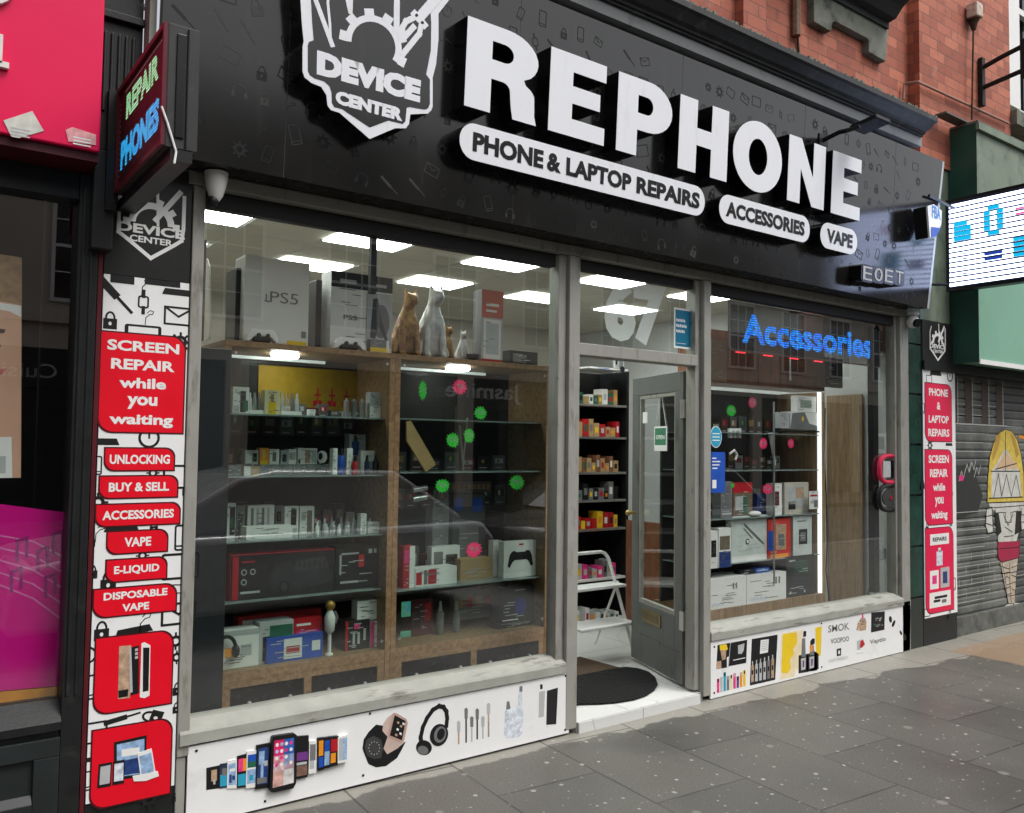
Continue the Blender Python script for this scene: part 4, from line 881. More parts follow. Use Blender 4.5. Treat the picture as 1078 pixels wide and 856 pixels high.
pp([(118,560),(255,530),(252,700),(118,720)], plas_black, .0028); pp([(130,570),(245,545),(243,690),(130,705)], lblue, .0032)
pp([(140,640),(235,620),(235,685),(140,700)], dblue, .0034); pp([(150,590),(225,580),(225,610),(150,620)], plas_white, .0034)
pp([(55,652),(110,642),(105,742),(48,752)], plas_black, .0036); pp([(62,662),(104,654),(100,730),(57,738)], lgrey, .004)
pp([(115,640),(162,632),(160,730),(112,738)], plas_black, .0042); pp([(120,650),(158,644),(156,718),(118,724)], pale_p, .0046)
pp([(215,605),(275,585),(292,690),(230,712)], plas_white, .0048); pp([(223,618),(272,602),(285,680),(234,697)], lblue, .0052)
pp([(195,700),(300,680),(305,700),(250,720),(200,722)], plas_white, .0056)
t.build('printed_panel', lpn)

# ------------------------------------------------------------------ right pilaster
rpn = thing('pilaster_panel', 'narrow white panel with bright red plates beside the painted roller shutter', 'printed panel')
tile_m = M('dark green glazed tile', (.012,.045,.032), .2, var=.5, scale=6)
t = MB(); zz = 0
for i in range(7):
    t.box(6.722, 6.935, .004, .10, zz, zz+.40, tile_m if i else M('grimy tile', (.03,.035,.03), .5)); zz += .415
t.box(6.724, 6.93, .02, .10, 0, 2.9, black_side); t.build('green_tiles', rpn)
MB().box(6.938, 7.49, .002, .10, 0, 2.70, black_paint).build('pilaster', rpn)
t = MB(); t.rect(PP, 6.95, 2.30, 7.485, 2.70, -.005, 0, M('black vinyl'  , (.02,.02,.019))); logo(t, PP, 7.20, 2.50, .30, print_white, 'DEVICE', 'CENTER'); t.build('black_panel', rpn)
t = MB(); t.rect(PP, 6.95, .225, 7.485, 2.298, -.005, 0, white_board)
stamp(t, PP, [('laptop',985,393,.16,0),('circle',1000,396,.12,0),('tablet',978,399,.08,0),('gear',979,469,.09,0),('laptop',999,468,.10,0),('lock',976,555,.07,0),('gear',1001,551,.06,0),('phone',1004,615,.10,0),('tablet',976,645,.08,0),('lock',1000,647,.08,0),('gear',1002,520,.05,0),('phone',971.5,430,.08,0),('lock',971.5,510,.08,0)])
_old = (red, red_edge)
red = M('printed pinkish red', (.72,.012,.07), .45, var=.05)
plate_red((973.5,403),(1001.9,464.9), [('PHONE',.72,0),('&',.14,0),('LAPTOP',.76,0),('REPAIRS',.80,0)], .08)
plate_red((973.5,473.5),(1002.7,550.7), [('SCREEN',.75,0),('REPAIR',.66,0),('while',.45,0),('you',.32,0),('waiting',.6,0)], .08)
(u0, v0, u1, v1) = plate_red((974,557),(1004,641), [], .09)
fx = lambda a, b_, c, d, m, hh=.0028: t.rect(PP, u0+(u1-u0)*a, v0+(v1-v0)*b_, u0+(u1-u0)*c, v0+(v1-v0)*d, .0022, hh, m)
fx(.16,.80,.84,.93,print_white); t.text(PP, 'REPAIRS', u0+(u1-u0)*.25, v0+(v1-v0)*.84, u0+(u1-u0)*.75, v0+(v1-v0)*.89, .0028, .0034, plas_black, .03)
fx(.38,.55,.60,.72,pale_p); fx(.44,.71,.54,.76,pale_p); fx(.14,.28,.45,.50,print_white); fx(.52,.28,.84,.52,lgrey); fx(.22,.34,.38,.44,mpink,.0034); fx(.6,.33,.76,.47,dblue,.0034)
fx(.12,.06,.88,.24,print_white); fx(.26,.12,.5,.15,plas_black,.0034); fx(.3,.16,.75,.19,plas_black,.0034); fx(.55,.10,.72,.14,mgrey,.0034)
red = _old[0]
t.build('printed_panel', rpn)

# ------------------------------------------------------------------ right neighbour: green shop
gs = thing('green_shop', 'green fronted shop on the right with a deep mint green sign box', 'shop')
mint = stain(M('faded mint paint', (.20,.40,.29), .55, var=.08, scale=2), (.09,.16,.12), 6, .58, .8, .5)
dgreen = stain(M('dark green paint', (.02,.075,.055), .5, var=.3, scale=3), (.05,.08,.065), 7, .5, .7, .6)
dirtyg = stain(M('dirty grey green paint', (.20,.25,.19), .6, var=.15, scale=3), (.06,.09,.06), 5, .5, .7, .7)
MB().box(7.46, 16, -.22, .1, 2.37, 3.62, mint).build('sign_box', gs); MB().box(7.455, 7.459, -.225, .1, 2.36, 4.43, dgreen).build('side_panel', gs)
MB().box(7.46, 16, -.22, .1, 3.63, 4.36, dirtyg).build('upper_sign_panel', gs)
t = MB(); t.box(7.45, 16, -.25, -.222, 4.36, 4.42, dirtyg); t.box(7.45, 16, -.24, .1, 4.421, 4.44, stone_g); t.build('sign_capping', gs)
t = MB(); t.box(7.455, 16, -.235, -.221, 2.345, 2.385, print_white); t.build('bottom_trim', gs)
MB().box(6.94, 7.452, .02, .1, 2.701, 4.05, dirtyg).build('end_board', gs)
MB().box(6.95, 16, -.02, .12, 2.28, 2.355, black_paint).build('shutter_box', gs)
t = MB(); t.box(7.1, 7.6, -.15, -.05, 4.445, 4.46, M('broken lead', (.12,.12,.11), .6, bump=.5)); t.build('lead_flashing', gs)
MB().box(7.492, 16, .02, .12, 0, .16, stain(M('grimy plinth', (.12,.125,.11), .8, var=.3, bump=.4), (.03,.03,.03), 6, .5, .7, .7)).build('plinth', gs)
# roller shutter with its painting
rs_ = thing('roller_shutter', 'closed grey roller shutter with a painted figure carrying a yellow surfboard', 'shutter')
SH = Pl((0,.075,0), (1,0,0), (0,0,1))
sh_m = stain(M('painted shutter', (.085,.09,.085), .55, var=.25, scale=2), (.19,.20,.18), 2.2, .45, .62, .8, (1,1,.6))
t = MB(); n_ = 28; z_ = .165; hh = (2.30-.165)/n_
for i in range(n_): xprof(t, [(.066,z_+.003),(.061,z_+hh*.25),(.060,z_+hh*.75),(.066,z_+hh-.003),(.085,z_+hh-.003),(.085,z_+.003)], 7.50, 16, sh_m); z_ += hh
t.box(7.50, 16, .086, .09, .165, 2.3, sh_m); t.build('slats', rs_)
t = MB(); SH = Pl((0,.0595,0), (1,0,0), (0,0,1)); S2 = lambda l: SH.crop(l, 1000, 370, 2.949)
linew = M('white brush line', (.42,.43,.40), .6); paintw = M('mural white', (.55,.55,.50), .6, var=.2); darkp = M('mural grey black', (.03,.032,.03), .6)
for i, z in enumerate((2.02,1.93,1.84,1.76,1.68,1.60,1.06,.98,.90,.82,.74,.66,.58,.50,.42,.34,.27)):
    t.rect(SH, 7.52, z, 7.52+[1.0,.8,1.4,.7,.6,.9][i%6], z+.006, 0, .0006, linew)
for i in range(24):
    z = .30+ (i//6)*.11; x_ = 7.55+(i%6)*.22+((i//6)%2)*.1
    t.rect(SH, x_, z, x_+.005, z+.07, 0, .0007, linew)
t.prism(SH, [(7.5,1.0),(8.0,1.05),(8.1,1.2),(7.9,1.5),(7.5,1.45)], 0, .0005, darkp)
for x_ in (7.66,7.93,8.24,8.52): # painted window frames
    t.stroke(SH, [(x_,1.86),(x_,2.26)], .014, 0, .0008, linew)
    t.rect(SH, x_-.14, 1.86, x_-.02, 2.25, 0, .0007, M('mural brown', (.06,.045,.035), .6))
t.rect(SH, 7.62, 1.84, 8.6, 1.853, 0, .001, linew)
for x0_, y0_ in ((28,372),(45,350),(60,345),(75,360)): t.stroke(SH, S2([(x0_,y0_+30),(x0_+8,y0_),(x0_+14,y0_+22),(x0_+20,y0_-6)]), .008, 0, .0009, linew)
t.prism(SH, S2([(27,387),(36,383),(44,390),(40,402),(30,402)]), 0, .001, mpink)
mus = M('mural yellow', (.62,.46,.08), .6, var=.25, scale=20); blk = M('mural outline', (.02,.018,.015), .6)
sb = [(117,470),(118,400),(124,330),(136,285),(152,255),(172,243),(192,250),(208,275),(220,320),(228,380),(230,470)]
t.prism(SH, S2([((x-173)*1.05+173, (y-360)*1.01+360) for x, y in sb]), 0, .0008, blk); t.prism(SH, S2(sb), .0008, .0012, mus)
t.prism(SH, S2([(128,455),(130,372),(172,300),(216,372),(222,450)]), .0012, .0016, paintw); t.prism(SH, S2([(140,365),(172,312),(206,350),(208,366)]), .0016, .0020, M('mural peach', (.6,.42,.26), .6))
for l in ([(128,372),(217,372)], [(172,250),(172,372)], [(140,366),(206,348)], [(135,455),(150,380),(160,450),(175,382),(190,450),(205,385),(218,450)], [(120,456),(226,452)], [(118,470),(228,466)]): t.stroke(SH, S2(l), .010, .0016, .0023, blk)
t.prism(SH, S2([(120,472),(230,468),(226,490),(150,500),(125,486)]), .0008, .0018, paintw)
t.prism(SH, S2([(113,490),(130,482),(134,560),(118,565),(110,540)]), .0004, .0014, paintw); t.prism(SH, S2([(216,480),(236,482),(236,550),(222,555)]), .0004, .0014, paintw)
t.prism(SH, S2([(140,492),(222,486),(216,545),(206,590),(150,592),(144,560)]), .0008, .0020, paintw); t.prism(SH, S2([(137,500),(150,500),(160,560),(146,575)]), .001, .0026, blk); t.prism(SH, S2([(205,495),(222,495),(218,560),(200,570)]), .001, .0026, blk)
t.prism(SH, S2([(146,592),(216,588),(214,640),(160,655),(150,640)]), .001, .0024, M('mural crimson', (.35,.02,.06), .6)); t.prism(SH, S2([(154,655),(212,642),(206,700),(200,780),(182,785),(170,710)]), .001, .0022, M('mural peach'  , (.6,.42,.26)))
for l in ([(160,650),(172,715),(180,784)], [(212,645),(206,700),(200,780)], [(165,690),(206,684)], [(175,725),(204,715)], [(180,760),(202,755)], [(150,592),(146,640),(160,655),(214,640),(216,590)], [(165,505),(180,540),(195,505)], [(170,545),(192,560)], [(168,575),(196,572)]): t.stroke(SH, S2(l), .008, .002, .0030, blk)
for q_ in ([(180,784),(160,798),(164,806),(190,797),(195,784)], [(198,780),(226,782),(224,790),(200,792)]): t.prism(SH, S2(q_), .001, .0026, paintw)
skm = M('mural patterned skin', (.46,.40,.32), .6, var=.35, scale=30)
t.prism(SH, S2([(156,656),(184,652),(186,720),(196,782),(180,784),(168,722)]), .0012, .0027, skm); t.prism(SH, S2([(186,650),(211,644),(204,712),(203,780),(196,780),(188,718)]), .0012, .0027, skm)
for l in ([(156,656),(168,722),(181,784),(190,782),(185,718),(185,655)], [(211,644),(204,712),(203,780)], [(160,668),(184,676)], [(162,690),(186,684)], [(168,706),(176,698),(186,706)], [(190,672),(208,664)], [(190,694),(206,700)], [(172,736),(188,730)], [(176,756),(190,750)], [(192,738),(203,742)], [(113,490),(110,540),(118,565),(134,560),(130,482),(113,490)], [(113,512),(131,508)], [(112,534),(132,540)], [(216,480),(222,555),(236,550),(236,482)], [(219,505),(236,510)], [(221,530),(236,528)], [(146,592),(150,560),(144,540),(140,492)], [(216,590),(218,545),(222,486)], [(172,500),(170,530),(190,530),(188,500)], [(150,500),(172,500)], [(188,500),(206,496)], [(152,612),(214,608)], [(124,486),(228,478)]): t.stroke(SH, S2(l), .007, .002, .0034, blk)
t.prism(SH, S2([(142,262),(158,252),(150,300),(134,340),(130,330)]), .0012, .0019, M('mural ochre', (.45,.27,.05), .6)); t.prism(SH, S2([(186,252),(200,266),(214,320),(206,330),(196,290)]), .0012, .0019, M('mural ochre', (.45,.27,.05)))
t.stroke(SH, S2([(215,264),(232,268)]), .03, .001, .0014, orange)
t.build('painted_mural', rs_)

# ------------------------------------------------------------------ left neighbour: pink shop
ps = thing('pink_shop', 'neighbouring black fronted shop with a glossy pink sign at the left edge', 'shop')
pink = M('glossy pink sign', (.74,.004,.075), .32, var=.04, scale=2)
MB().box(-6, .62, -.20, .0, 2.69, 5.4, pink).build('sign_panel', ps, bevel=.006)
t = MB(); PK = Pl((0,-.201,0), (1,0,0), (0,0,1))
wl = M('raised cream letter', (.70,.66,.62), .4)
u, v = PK.uv(0, 70); 
t.rect(PK, PK.uv(0,72)[0]-.25, PK.uv(0,71)[1]-.004, PK.uv(9,70)[0], PK.uv(0,66)[1], .0, .02, wl); t.rect(PK, PK.uv(0,72)[0]-.25, PK.uv(0,68)[1], PK.uv(1.5,70)[0], PK.uv(0,38)[1], .0, .02, wl)
c = PK.uv(2,-12); t.prism(PK, arc(c[0]-.03,c[1]+.03,.075,.10,0,345,20), 0, .02, wl); t.build('raised_letter', ps)
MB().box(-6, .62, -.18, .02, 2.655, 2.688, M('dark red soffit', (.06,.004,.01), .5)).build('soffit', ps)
fx_ = W(81.9,185,0).x
t = MB(); t.box(.588, .66, -.015, .10, .0, 2.654, black_paint); t.box(.600, .612, -.022, -.0155, .62, 2.6, black_paint); t.box(.630, .640, -.020, -.0155, .62, 2.6, black_paint); t.build('post', ps, bevel=.003)
MB().box(.664, .680, -.008, .1, .0, 2.654, M('dark red paint', (.09,.008,.012), .5)).build('red_edge_strip', ps)
t = MB(); xprof(t, [(-.03,.50),(-.03,.53),(.05,.60),(.1,.60),(.1,.50)], -6, .587, black_paint); t.build('window_sill', ps)
t = MB(); pan = M('slate painted timber', (.018,.022,.022), .45, var=.2, bump=.1, scale=5)
t.box(-6, .587, .0, .1, 0, .499, pan); t.box(-6, .587, -.02, -.001, .40, .47, pan); t.box(-6, .587, -.02, -.001, .0, .07, pan); t.box(.50, .587, -.018, -.001, .072, .399, pan); xprof(t, [(-.001,.20),(-.03,.21),(-.03,.24),(-.001,.27)], -6, .499, pan); t.build('stall_riser', ps, bevel=.003)
MB().box(-6, .587, .0, .1, 2.55, 2.654, black_paint).build('head_rail', ps)
MB().box(-6, .587, .062, .068, .60, 2.55, glass_m).build('window_pane', ps)
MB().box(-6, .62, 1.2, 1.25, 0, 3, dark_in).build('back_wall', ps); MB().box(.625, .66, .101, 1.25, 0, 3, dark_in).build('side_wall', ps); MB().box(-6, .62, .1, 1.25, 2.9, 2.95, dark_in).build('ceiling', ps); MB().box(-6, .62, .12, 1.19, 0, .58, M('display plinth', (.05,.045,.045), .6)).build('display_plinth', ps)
# fluted console between the two signs
fc = thing('fluted_console', 'black fluted bracket column between the pink sign and the black sign', 'console')
t = MB(); t.box(.625, .79, -.06, .1, 2.745, 5.0, black_paint)
for i in range(5): t.box(.645+i*.026, .657+i*.026, -.072, -.0605, 2.9, 3.22, black_paint)
t.box(.62, .79, -.09, -.061, 3.27, 3.30, black_paint); t.box(.62, .79, -.085, -.061, 3.42, 3.46, black_paint); t.build('flutes', fc, bevel=.003)
t = MB(); t.box(.795, .822, -.14, -.05, 2.76, 5.0, frame_grey); t.build('edge_post', fc)
MB().box(.625, .70, -.075, .0, 2.35, 2.74, M('junction box black', (.02,.02,.02), .5)).build('junction_box', fc, bevel=.004)
for nm, lab, quad, mm in (('paper_sticker', 'white crumpled paper sticker low on the pink sign', [(3.5,127),(34,117),(46,138),(20,145.5),(12,144)], M('grubby paper', (.60,.58,.52), .7, var=.2, scale=30)),
                      ('peeling_sticker', 'small torn pinkish sticker at the pink sign corner', [(69,137),(76,134),(101,142),(101,153),(72,149)], M('torn sticker', (.75,.35,.36), .7, var=.3, scale=50))):
    t = MB(); t.prism(PK, [PK.uv(*p_) for p_ in quad], .0006, .0016, mm)
    u0_, v0_ = PK.uv(quad[0][0]+8, quad[0][1]+8)
    for i in range(3): t.rect(PK, u0_, v0_-i*.012, u0_+.06, v0_-i*.012+.005, .0016, .0022, lgrey if nm[0] == 'p' and nm[1] == 'a' else print_white)
    t.build(nm, None, lab, 'sticker')
# posters inside the pink shop window
PO = Pl((0,.10,0), (1,0,0), (0,0,1)); O1 = lambda l: [PO.uv(*p_) for p_ in l]
t = MB(); t.prism(PO, O1([(-160,505),(22,503),(23,272),(-160,250)]), -.004, 0, M('poster skin tone', (.62,.36,.25), .5, var=.08, scale=4))
t.prism(PO, O1([(-160,245),(23,271),(23,322),(8,318),(-10,316),(-160,300)]), 0, .0006, M('poster hair', (.32,.20,.11), .5, var=.4, scale=30)); t.prism(PO, O1([(-5,318),(22,322),(22,334),(10,328),(-5,325)]), .0006, .0012, plas_white)
t.prism(PO, O1([(-12,344),(6,347),(4,351),(-12,349)]), .0006, .0011, M('photo brow', (.08,.04,.03), .5)); t.prism(PO, O1([(-12,390),(7,388),(3,394),(-12,396)]), .0006, .0011, M('photo lips', (.5,.13,.13), .5)); t.prism(PO, O1([(-12,360),(0,362),(1,365),(-12,364)]), .0006, .0012, plas_black)
t.prism(PO, O1([(-160,462),(12,460),(13,503),(-160,506)]), .0012, .0018, plas_white); t.prism(PO, O1([(-20,482),(6,480),(6,498),(-20,500)]), .0018, .0024, lgrey)
t.build('face_poster', None, 'poster with part of a smiling face inside the left shop window', 'poster')
t = MB(); mag = M('magenta vinyl', (.60,.003,.22), .35, var=.04); t.prism(PO, O1([(-200,745),(62,722),(72,540),(-200,505)]), -.004, 0, mag)
for i in range(5): t.stroke(PO, O1([(-40,562+i*13),(0,564+i*13),(35,570+i*15),(70,588+i*17)]), .006, 0, .0006, M('pale magenta ink', (.62,.16,.40), .4))
nt_ = M('dark music note', (.28,.01,.16), .4)
for x_, y_ in ((18,590),(40,600),(56,583),(12,622),(48,628)): t.stroke(PO, O1([(x_,y_),(x_,y_-20),(x_+10,y_-24),(x_+10,y_-4)]), .012, .0006, .0012, nt_)
t.build('magenta_poster', None, 'magenta window poster with music notes and curved lines', 'poster')
t = MB(); t.prism(PO, O1([(-200,775),(62,738),(62,723),(-200,746)]), -.004, 0, M('orange vinyl', (.55,.22,.02), .5)); t.build('orange_strip', None, 'orange strip along the bottom of the pink shop window', 'window strip')
# ================================================================== SHOP INTERIOR
FZ = .055
marble = M('white marble tile', (.62,.62,.60), .35, var=.08, scale=1.5)
def veins(m):
    nt = m.node_tree; N = nt.nodes; L = nt.links; b = N['Principled BSDF']; src = b.inputs['Base Color'].links[0].from_socket
    tc = N.new('ShaderNodeTexCoord'); no = N.new('ShaderNodeTexNoise'); no.inputs['Scale'].default_value = 1.1; no.inputs['Detail'].default_value = 2; no.inputs['Distortion'].default_value = .8; L.new(tc.outputs['Object'], no.inputs['Vector'])
    s1 = N.new('ShaderNodeMath'); s1.operation = 'SUBTRACT'; s1.inputs[1].default_value = .5; L.new(no.outputs['Fac'], s1.inputs[0]); s2 = N.new('ShaderNodeMath'); s2.operation = 'ABSOLUTE'; L.new(s1.outputs[0], s2.inputs[0])
    rm = N.new('ShaderNodeMapRange'); rm.inputs[1].default_value = .0; rm.inputs[2].default_value = .0035; rm.inputs[3].default_value = .6; rm.inputs[4].default_value = 0; L.new(s2.outputs[0], rm.inputs[0])
    br = N.new('ShaderNodeTexBrick'); br.offset = 0; br.inputs['Scale'].default_value = 1; br.inputs['Brick Width'].default_value = .6; br.inputs['Row Height'].default_value = .6; br.inputs['Mortar Size'].default_value = .003
    L.new(tc.outputs['Object'], br.inputs['Vector']); mxx = N.new('ShaderNodeMath'); mxx.operation = 'MAXIMUM'; L.new(rm.outputs[0], mxx.inputs[0]); L.new(br.outputs['Fac'], mxx.inputs[1])
    mx = N.new('ShaderNodeMix'); mx.data_type = 'RGBA'; L.new(mxx.outputs[0], mx.inputs[0]); L.new(src, mx.inputs[6]); mx.inputs[7].default_value = (.25,.25,.25,1); L.new(mx.outputs[2], b.inputs['Base Color'])
veins(marble)
room = thing('shop_interior', 'lit shop room with marble floor and cream walls behind the glass', 'room')
MB().box(3.184, 4.245, .0, 5.2, -.02, FZ, marble).build('floor', room)
MB().box(1.0, 3.182, .10, 5.2, -.02, FZ-.002, marble).build('floor', room); MB().box(4.247, 8.0, .10, 5.2, -.02, FZ-.002, marble).build('floor', room)
MB().box(.90, 10.5, .101, 5.2, 3.0, 3.06, ceil_mat).build('ceiling', room)
t = MB()
for i in range(9): t.box(.96, 7.0, .15+i*.6, .158+i*.6, 2.997, 2.9995, lgrey)
for i in range(11): t.box(1.26+i*.565, 1.268+i*.565, .11, 5.1, 2.9965, 2.9992, lgrey)
t.build('ceiling_grid', room)
MB().box(.90, .96, .10, 5.2, FZ, 3.0, cream_wall).build('wall', room); MB().box(.96, 7.0, 4.4, 4.5, FZ, 3.0, cream_wall).build('wall', room); MB().box(7.0, 7.06, .10, 5.2, FZ, 3.0, grey_wall).build('wall', room)
MB().box(1.0, 6.72, .095, .13, 2.745, 3.0, cream_wall).build('wall', room)
MB().box(3.00,3.04,.45,1.2,FZ,1.2,dark_in).build('partition', room)
# LED ceiling panels
for r, y in enumerate((1.45, 2.40, .50)):  # last row is added out of view to brighten the window displays
    for i in range(5):
        x = 1.255 + i*1.128
        if x > 6.2 and r == 1: continue
        q = MB(); q.box(x, x+.535, y, y+(.31,.37,.31)[r], 2.988, 2.996, led_white)
        fr_ = q.build('ceiling_light', None, 'lit LED ceiling panel, %s from the left in the %s row' % (['first','second','third','fourth','fifth'][i], ['middle','rear','added window side'][r]), 'ceiling light', 'LED panels in the ceiling')

# ------------------------------------------------------------------ left display cabinets
CY0 = .30
def Zat(x, y, Y): return W(x, y, Y).z
def Xat(x, y, Y): return W(x, y, Y).x
TOPZ = Zat(415, 372, CY0); BOTZ = Zat(410, 684, CY0)
print('cabinet', TOPZ, BOTZ, Xat(236,400,CY0), Xat(417,400,CY0), Xat(578,500,CY0))
def cabinet(x0, x1, label, shelf, lampx, doorx):
    th = thing('display_cabinet', label, 'display cabinet', group='oak display cabinets')
    t = MB(); t.box(x0, x1, CY0, CY0+.42, TOPZ-.028, TOPZ, wood); t.build('top_board', th, bevel=.002)
    t = MB(); t.box(x0, x0+.03, CY0, CY0+.41, FZ, TOPZ-.029, wood); t.build('side_panel', th); t = MB(); t.box(x1-.03, x1, CY0, CY0+.41, FZ, TOPZ-.029, wood); t.build('side_panel', th)
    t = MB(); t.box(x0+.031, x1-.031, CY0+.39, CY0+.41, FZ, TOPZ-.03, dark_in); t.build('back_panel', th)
    t = MB(); t.box(x0+.0305, x1-.0305, CY0+.002, CY0+.388, BOTZ-.045, BOTZ, wood); t.box(x0+.0305, x1-.0305, CY0+.004, CY0+.03, .17, .20, wood); t.build('bottom_rail', th)
    w_ = (x1-x0-.06); nd = 2
    t = MB(); t.box(x0+.031, x1-.031, CY0+.003, CY0+.02, BOTZ-.075, BOTZ-.046, wood)
    for i in range(nd+1): xx = x0+.03+(w_-.04)*i/nd; t.box(xx+.0006, xx+.0394, CY0+.003, CY0+.02, .201, BOTZ-.0755, wood)
    t.build('drawer_frame', th)
    for i in range(nd):
        xa = x0+.07+(w_-.04)*i/nd; xc = x0+.03+(w_-.04)*(i+1)/nd
        t = MB(); t.box(xa+.002, xc-.002, CY0+.012, CY0+.03, .203, BOTZ-.078, M('drawer black', (.010,.010,.010), .25)); dr = t.build('drawer', th)
        for kx in ((xa+.09, xc-.07) if (i+nd) else ()): MB().ball((kx, CY0+.0, (BOTZ-.075+.2)/2+.05), .011,.012,.011, metal, 8).build('knob', dr)
    for s in shelf:
        t = MB(); t.box(x0+.032, x1-.032, CY0+.05, CY0+.385, s-.008, s, M('shelf glass edge', (.22,.27,.26), .15)); t.build('glass_shelf', th)
    t = MB(); t.box(x0+.033, x1-.033, CY0+.002, CY0+.007, BOTZ+.002, TOPZ-.03, glass_c); t.build('glass_door', th)
    for kx in (x0+.05, x1-.05):
        t = MB(); t.prism(Pl((0,CY0,0),(1,0,0),(0,0,1)), arc(kx, TOPZ-.06, .008,.008,0,315,8), 0, .006, metal); t.prism(Pl((0,CY0,0),(1,0,0),(0,0,1)), arc(kx, BOTZ+.05, .008,.008,0,315,8), 0, .006, metal); t.build('hinge_screw', th)
    t = MB(); t.lathe((lampx, CY0+.17, TOPZ-.052), [(.02,0),(.062,.002),(.07,.012),(.07,.02)], lamp_white, 20); t.build('puck_lamp', th)
    t = MB(); t.box(x0+.04, x1-.25, CY0+.33, CY0+.35, TOPZ-.05, TOPZ-.035, M('dim strip', (.8,.85,.85), .4, emis=.35)); t.build('strip_lamp', th)
    return th
IY = CY0+.10
z1 = Zat(300,437,IY); z2 = Zat(340,500,IY); z2b = Zat(290,489,IY+.12); z3 = Zat(290,567,IY); z4 = Zat(300,627,IY); z5 = BOTZ
print('rows', z1, z2, z2b, z3, z4, z5)
XA, XB, XC_ = Xat(236,400,CY0), Xat(416,400,CY0), Xat(579,500,CY0)
cabinet(XA, XB, 'oak glass fronted cabinet filled with vape boxes, left one of the two', (z1, z2, z3, z4), Xat(300,380,CY0+.17), 0)
c2s = (Zat(500,443,IY), Zat(500,496,IY), Zat(480,614,IY))
cabinet(XB+.002, XC_, 'oak glass fronted cabinet with neon price stars and few goods, right one of the two', c2s, Xat(482,391,CY0+.17), 0)
# column at the left end of the window
MB().box(1.075, XA-.012, .16, .62, FZ, 2.02, navy_dark).build('end_column', None, 'dark slate column between the window frame and the left cabinet', 'column', bevel=.004)
MB().box(1.078, 1.13, .15, .19, 2.05, 2.5, M('brown speaker', (.10,.085,.07), .6)).build('speaker', None, 'narrow brown wall speaker high at the left end of the window', 'speaker', bevel=.004)

# ------------------------------------------------------------------ goods
wb = plas_white; prng = random.Random(77); fr_n = 8
def box_item(name, label, cat, px0, px1, py0, z, Y, d, body, prints=(), group=None, side=None, py1=None, bev=.0015, txt=()):
    x0 = Xat(px0, (py0+(py1 or py0))/2, Y); x1 = Xat(px1, py0, Y); z1_ = Zat((px0+px1)/2, py0, Y)
    if z is None: z = Zat((px0+px1)/2, py1, Y)
    t = MB(); t.box(x0, x1, Y, Y+d, z+.0008, z1_, body)
    if side: t.box(x0-.0012, x0-.0002, Y+.002, Y+d-.002, z+.002, z1_-.002, side)
    pl = Pl((0,Y,0),(1,0,0),(0,0,1)); w_, h_ = x1-x0, z1_-z
    for i, (a, b, c, e, mm) in enumerate(prints): t.rect(pl, x0+w_*a, z+h_*b, x0+w_*c, z+h_*e, .0003, .0008+.0001*i, mm)
    ink = mgrey if body in (wb, lgrey, cream, plas_white) else lgrey
    for i in range(fr_n):
        a = prng.uniform(.06,.55); b = prng.uniform(.06,.92); c = a+prng.uniform(.1,.36); t.rect(pl, x0+w_*a, z+h_*b, x0+w_*c, z+h_*b+min(.004, h_*.04), .0003, .0016+.00001*i, ink)
    for (s_, a, b, c, e, mm) in txt: t.text(pl, s_, x0+w_*a, z+h_*b, x0+w_*c, z+h_*e, .0008, .0022, mm, .02)
    return t.build(name, None, label, cat, group, bevel=0)
VB = 'vape boxes on the cabinet shelves'
wb = plas_white
B = box_item
B('vape_box','narrow grey vape box at the left end of the top shelf','box',235.5,242.5,408,z1,IY,.05,lgrey,[(.2,.3,.8,.8,plas_black),(.3,.1,.7,.25,wb)],VB)
B('vape_box','white vape box with a black and green device pictured, top shelf','box',245.6,262.6,407.4,z1,IY,.06,wb,[(.45,.05,.8,.85,plas_black),(.62,.1,.95,.5,green_d),(.05,.0,.4,.3,lgrey)],VB)
def tray(px0, px1, py0, z, Y, label, n):
    x0, x1, zt = Xat(px0,py0,Y), Xat(px1,py0,Y), Zat(px0,py0,Y)
    th = thing('bottle_tray', label, 'tray', group='clear trays of glass tanks')
    MB().box(x0, x1, Y, Y+.07, z+.001, z+.02, wb).build('base', th)
    for i in range(n):
        xx = x0+(x1-x0)*(i+.5)/n; q = MB(); q.lathe((xx, Y+.03, z+.021), [(.009,0),(.010,.01),(.010,(zt-z)*.5),(.005,(zt-z)*.62),(.005,(zt-z)*.8)], [lgrey,clear_pl,mgrey][i%3], 10); q.build('glass_tank', th, smooth=True)
tray(263, 278, 413, z1, IY, 'clear acrylic tray of small tanks left of the cream vape box', 3)
B('vape_box','cream vape box with a bright yellow bottle pictured, top shelf','box',279,295,411,z1,IY,.05,cream,[(.25,.02,.75,.55,yellow),(.38,.5,.6,.85,tan)],VB)
tray(297, 318, 413, z1, IY, 'tray of glass tanks right of the cream vape box', 4)
B('vape_box','tiny white cube box alone on the top shelf','box',325.5,332,431,z1,IY,.03,wb,(),VB)
for i, (a, b) in enumerate(((364,369),(371.5,377.5),(380,385))):
    x = Xat((a+b)/2, 425, IY); t = MB(); t.lathe((x, IY+.02, z1+.001), [(.014,0),(.015,.02),(.015,.085),(.006,.09),(.006,.10)], [metal,mgrey,metal][i], 12); t.build('vape_tank', None, ['bright silver tube, left of three on the top shelf','dark grey tube between two silver ones, top shelf','bright silver tube, right of three on the top shelf'][i], 'vape tank', 'silver tubes on the top shelf', smooth=True)
B('vape_box','white and grey carton at the right end of the top shelf','box',389.7,403.5,413,z1,IY,.05,lgrey,[(0,0,1,.45,wb)],VB)
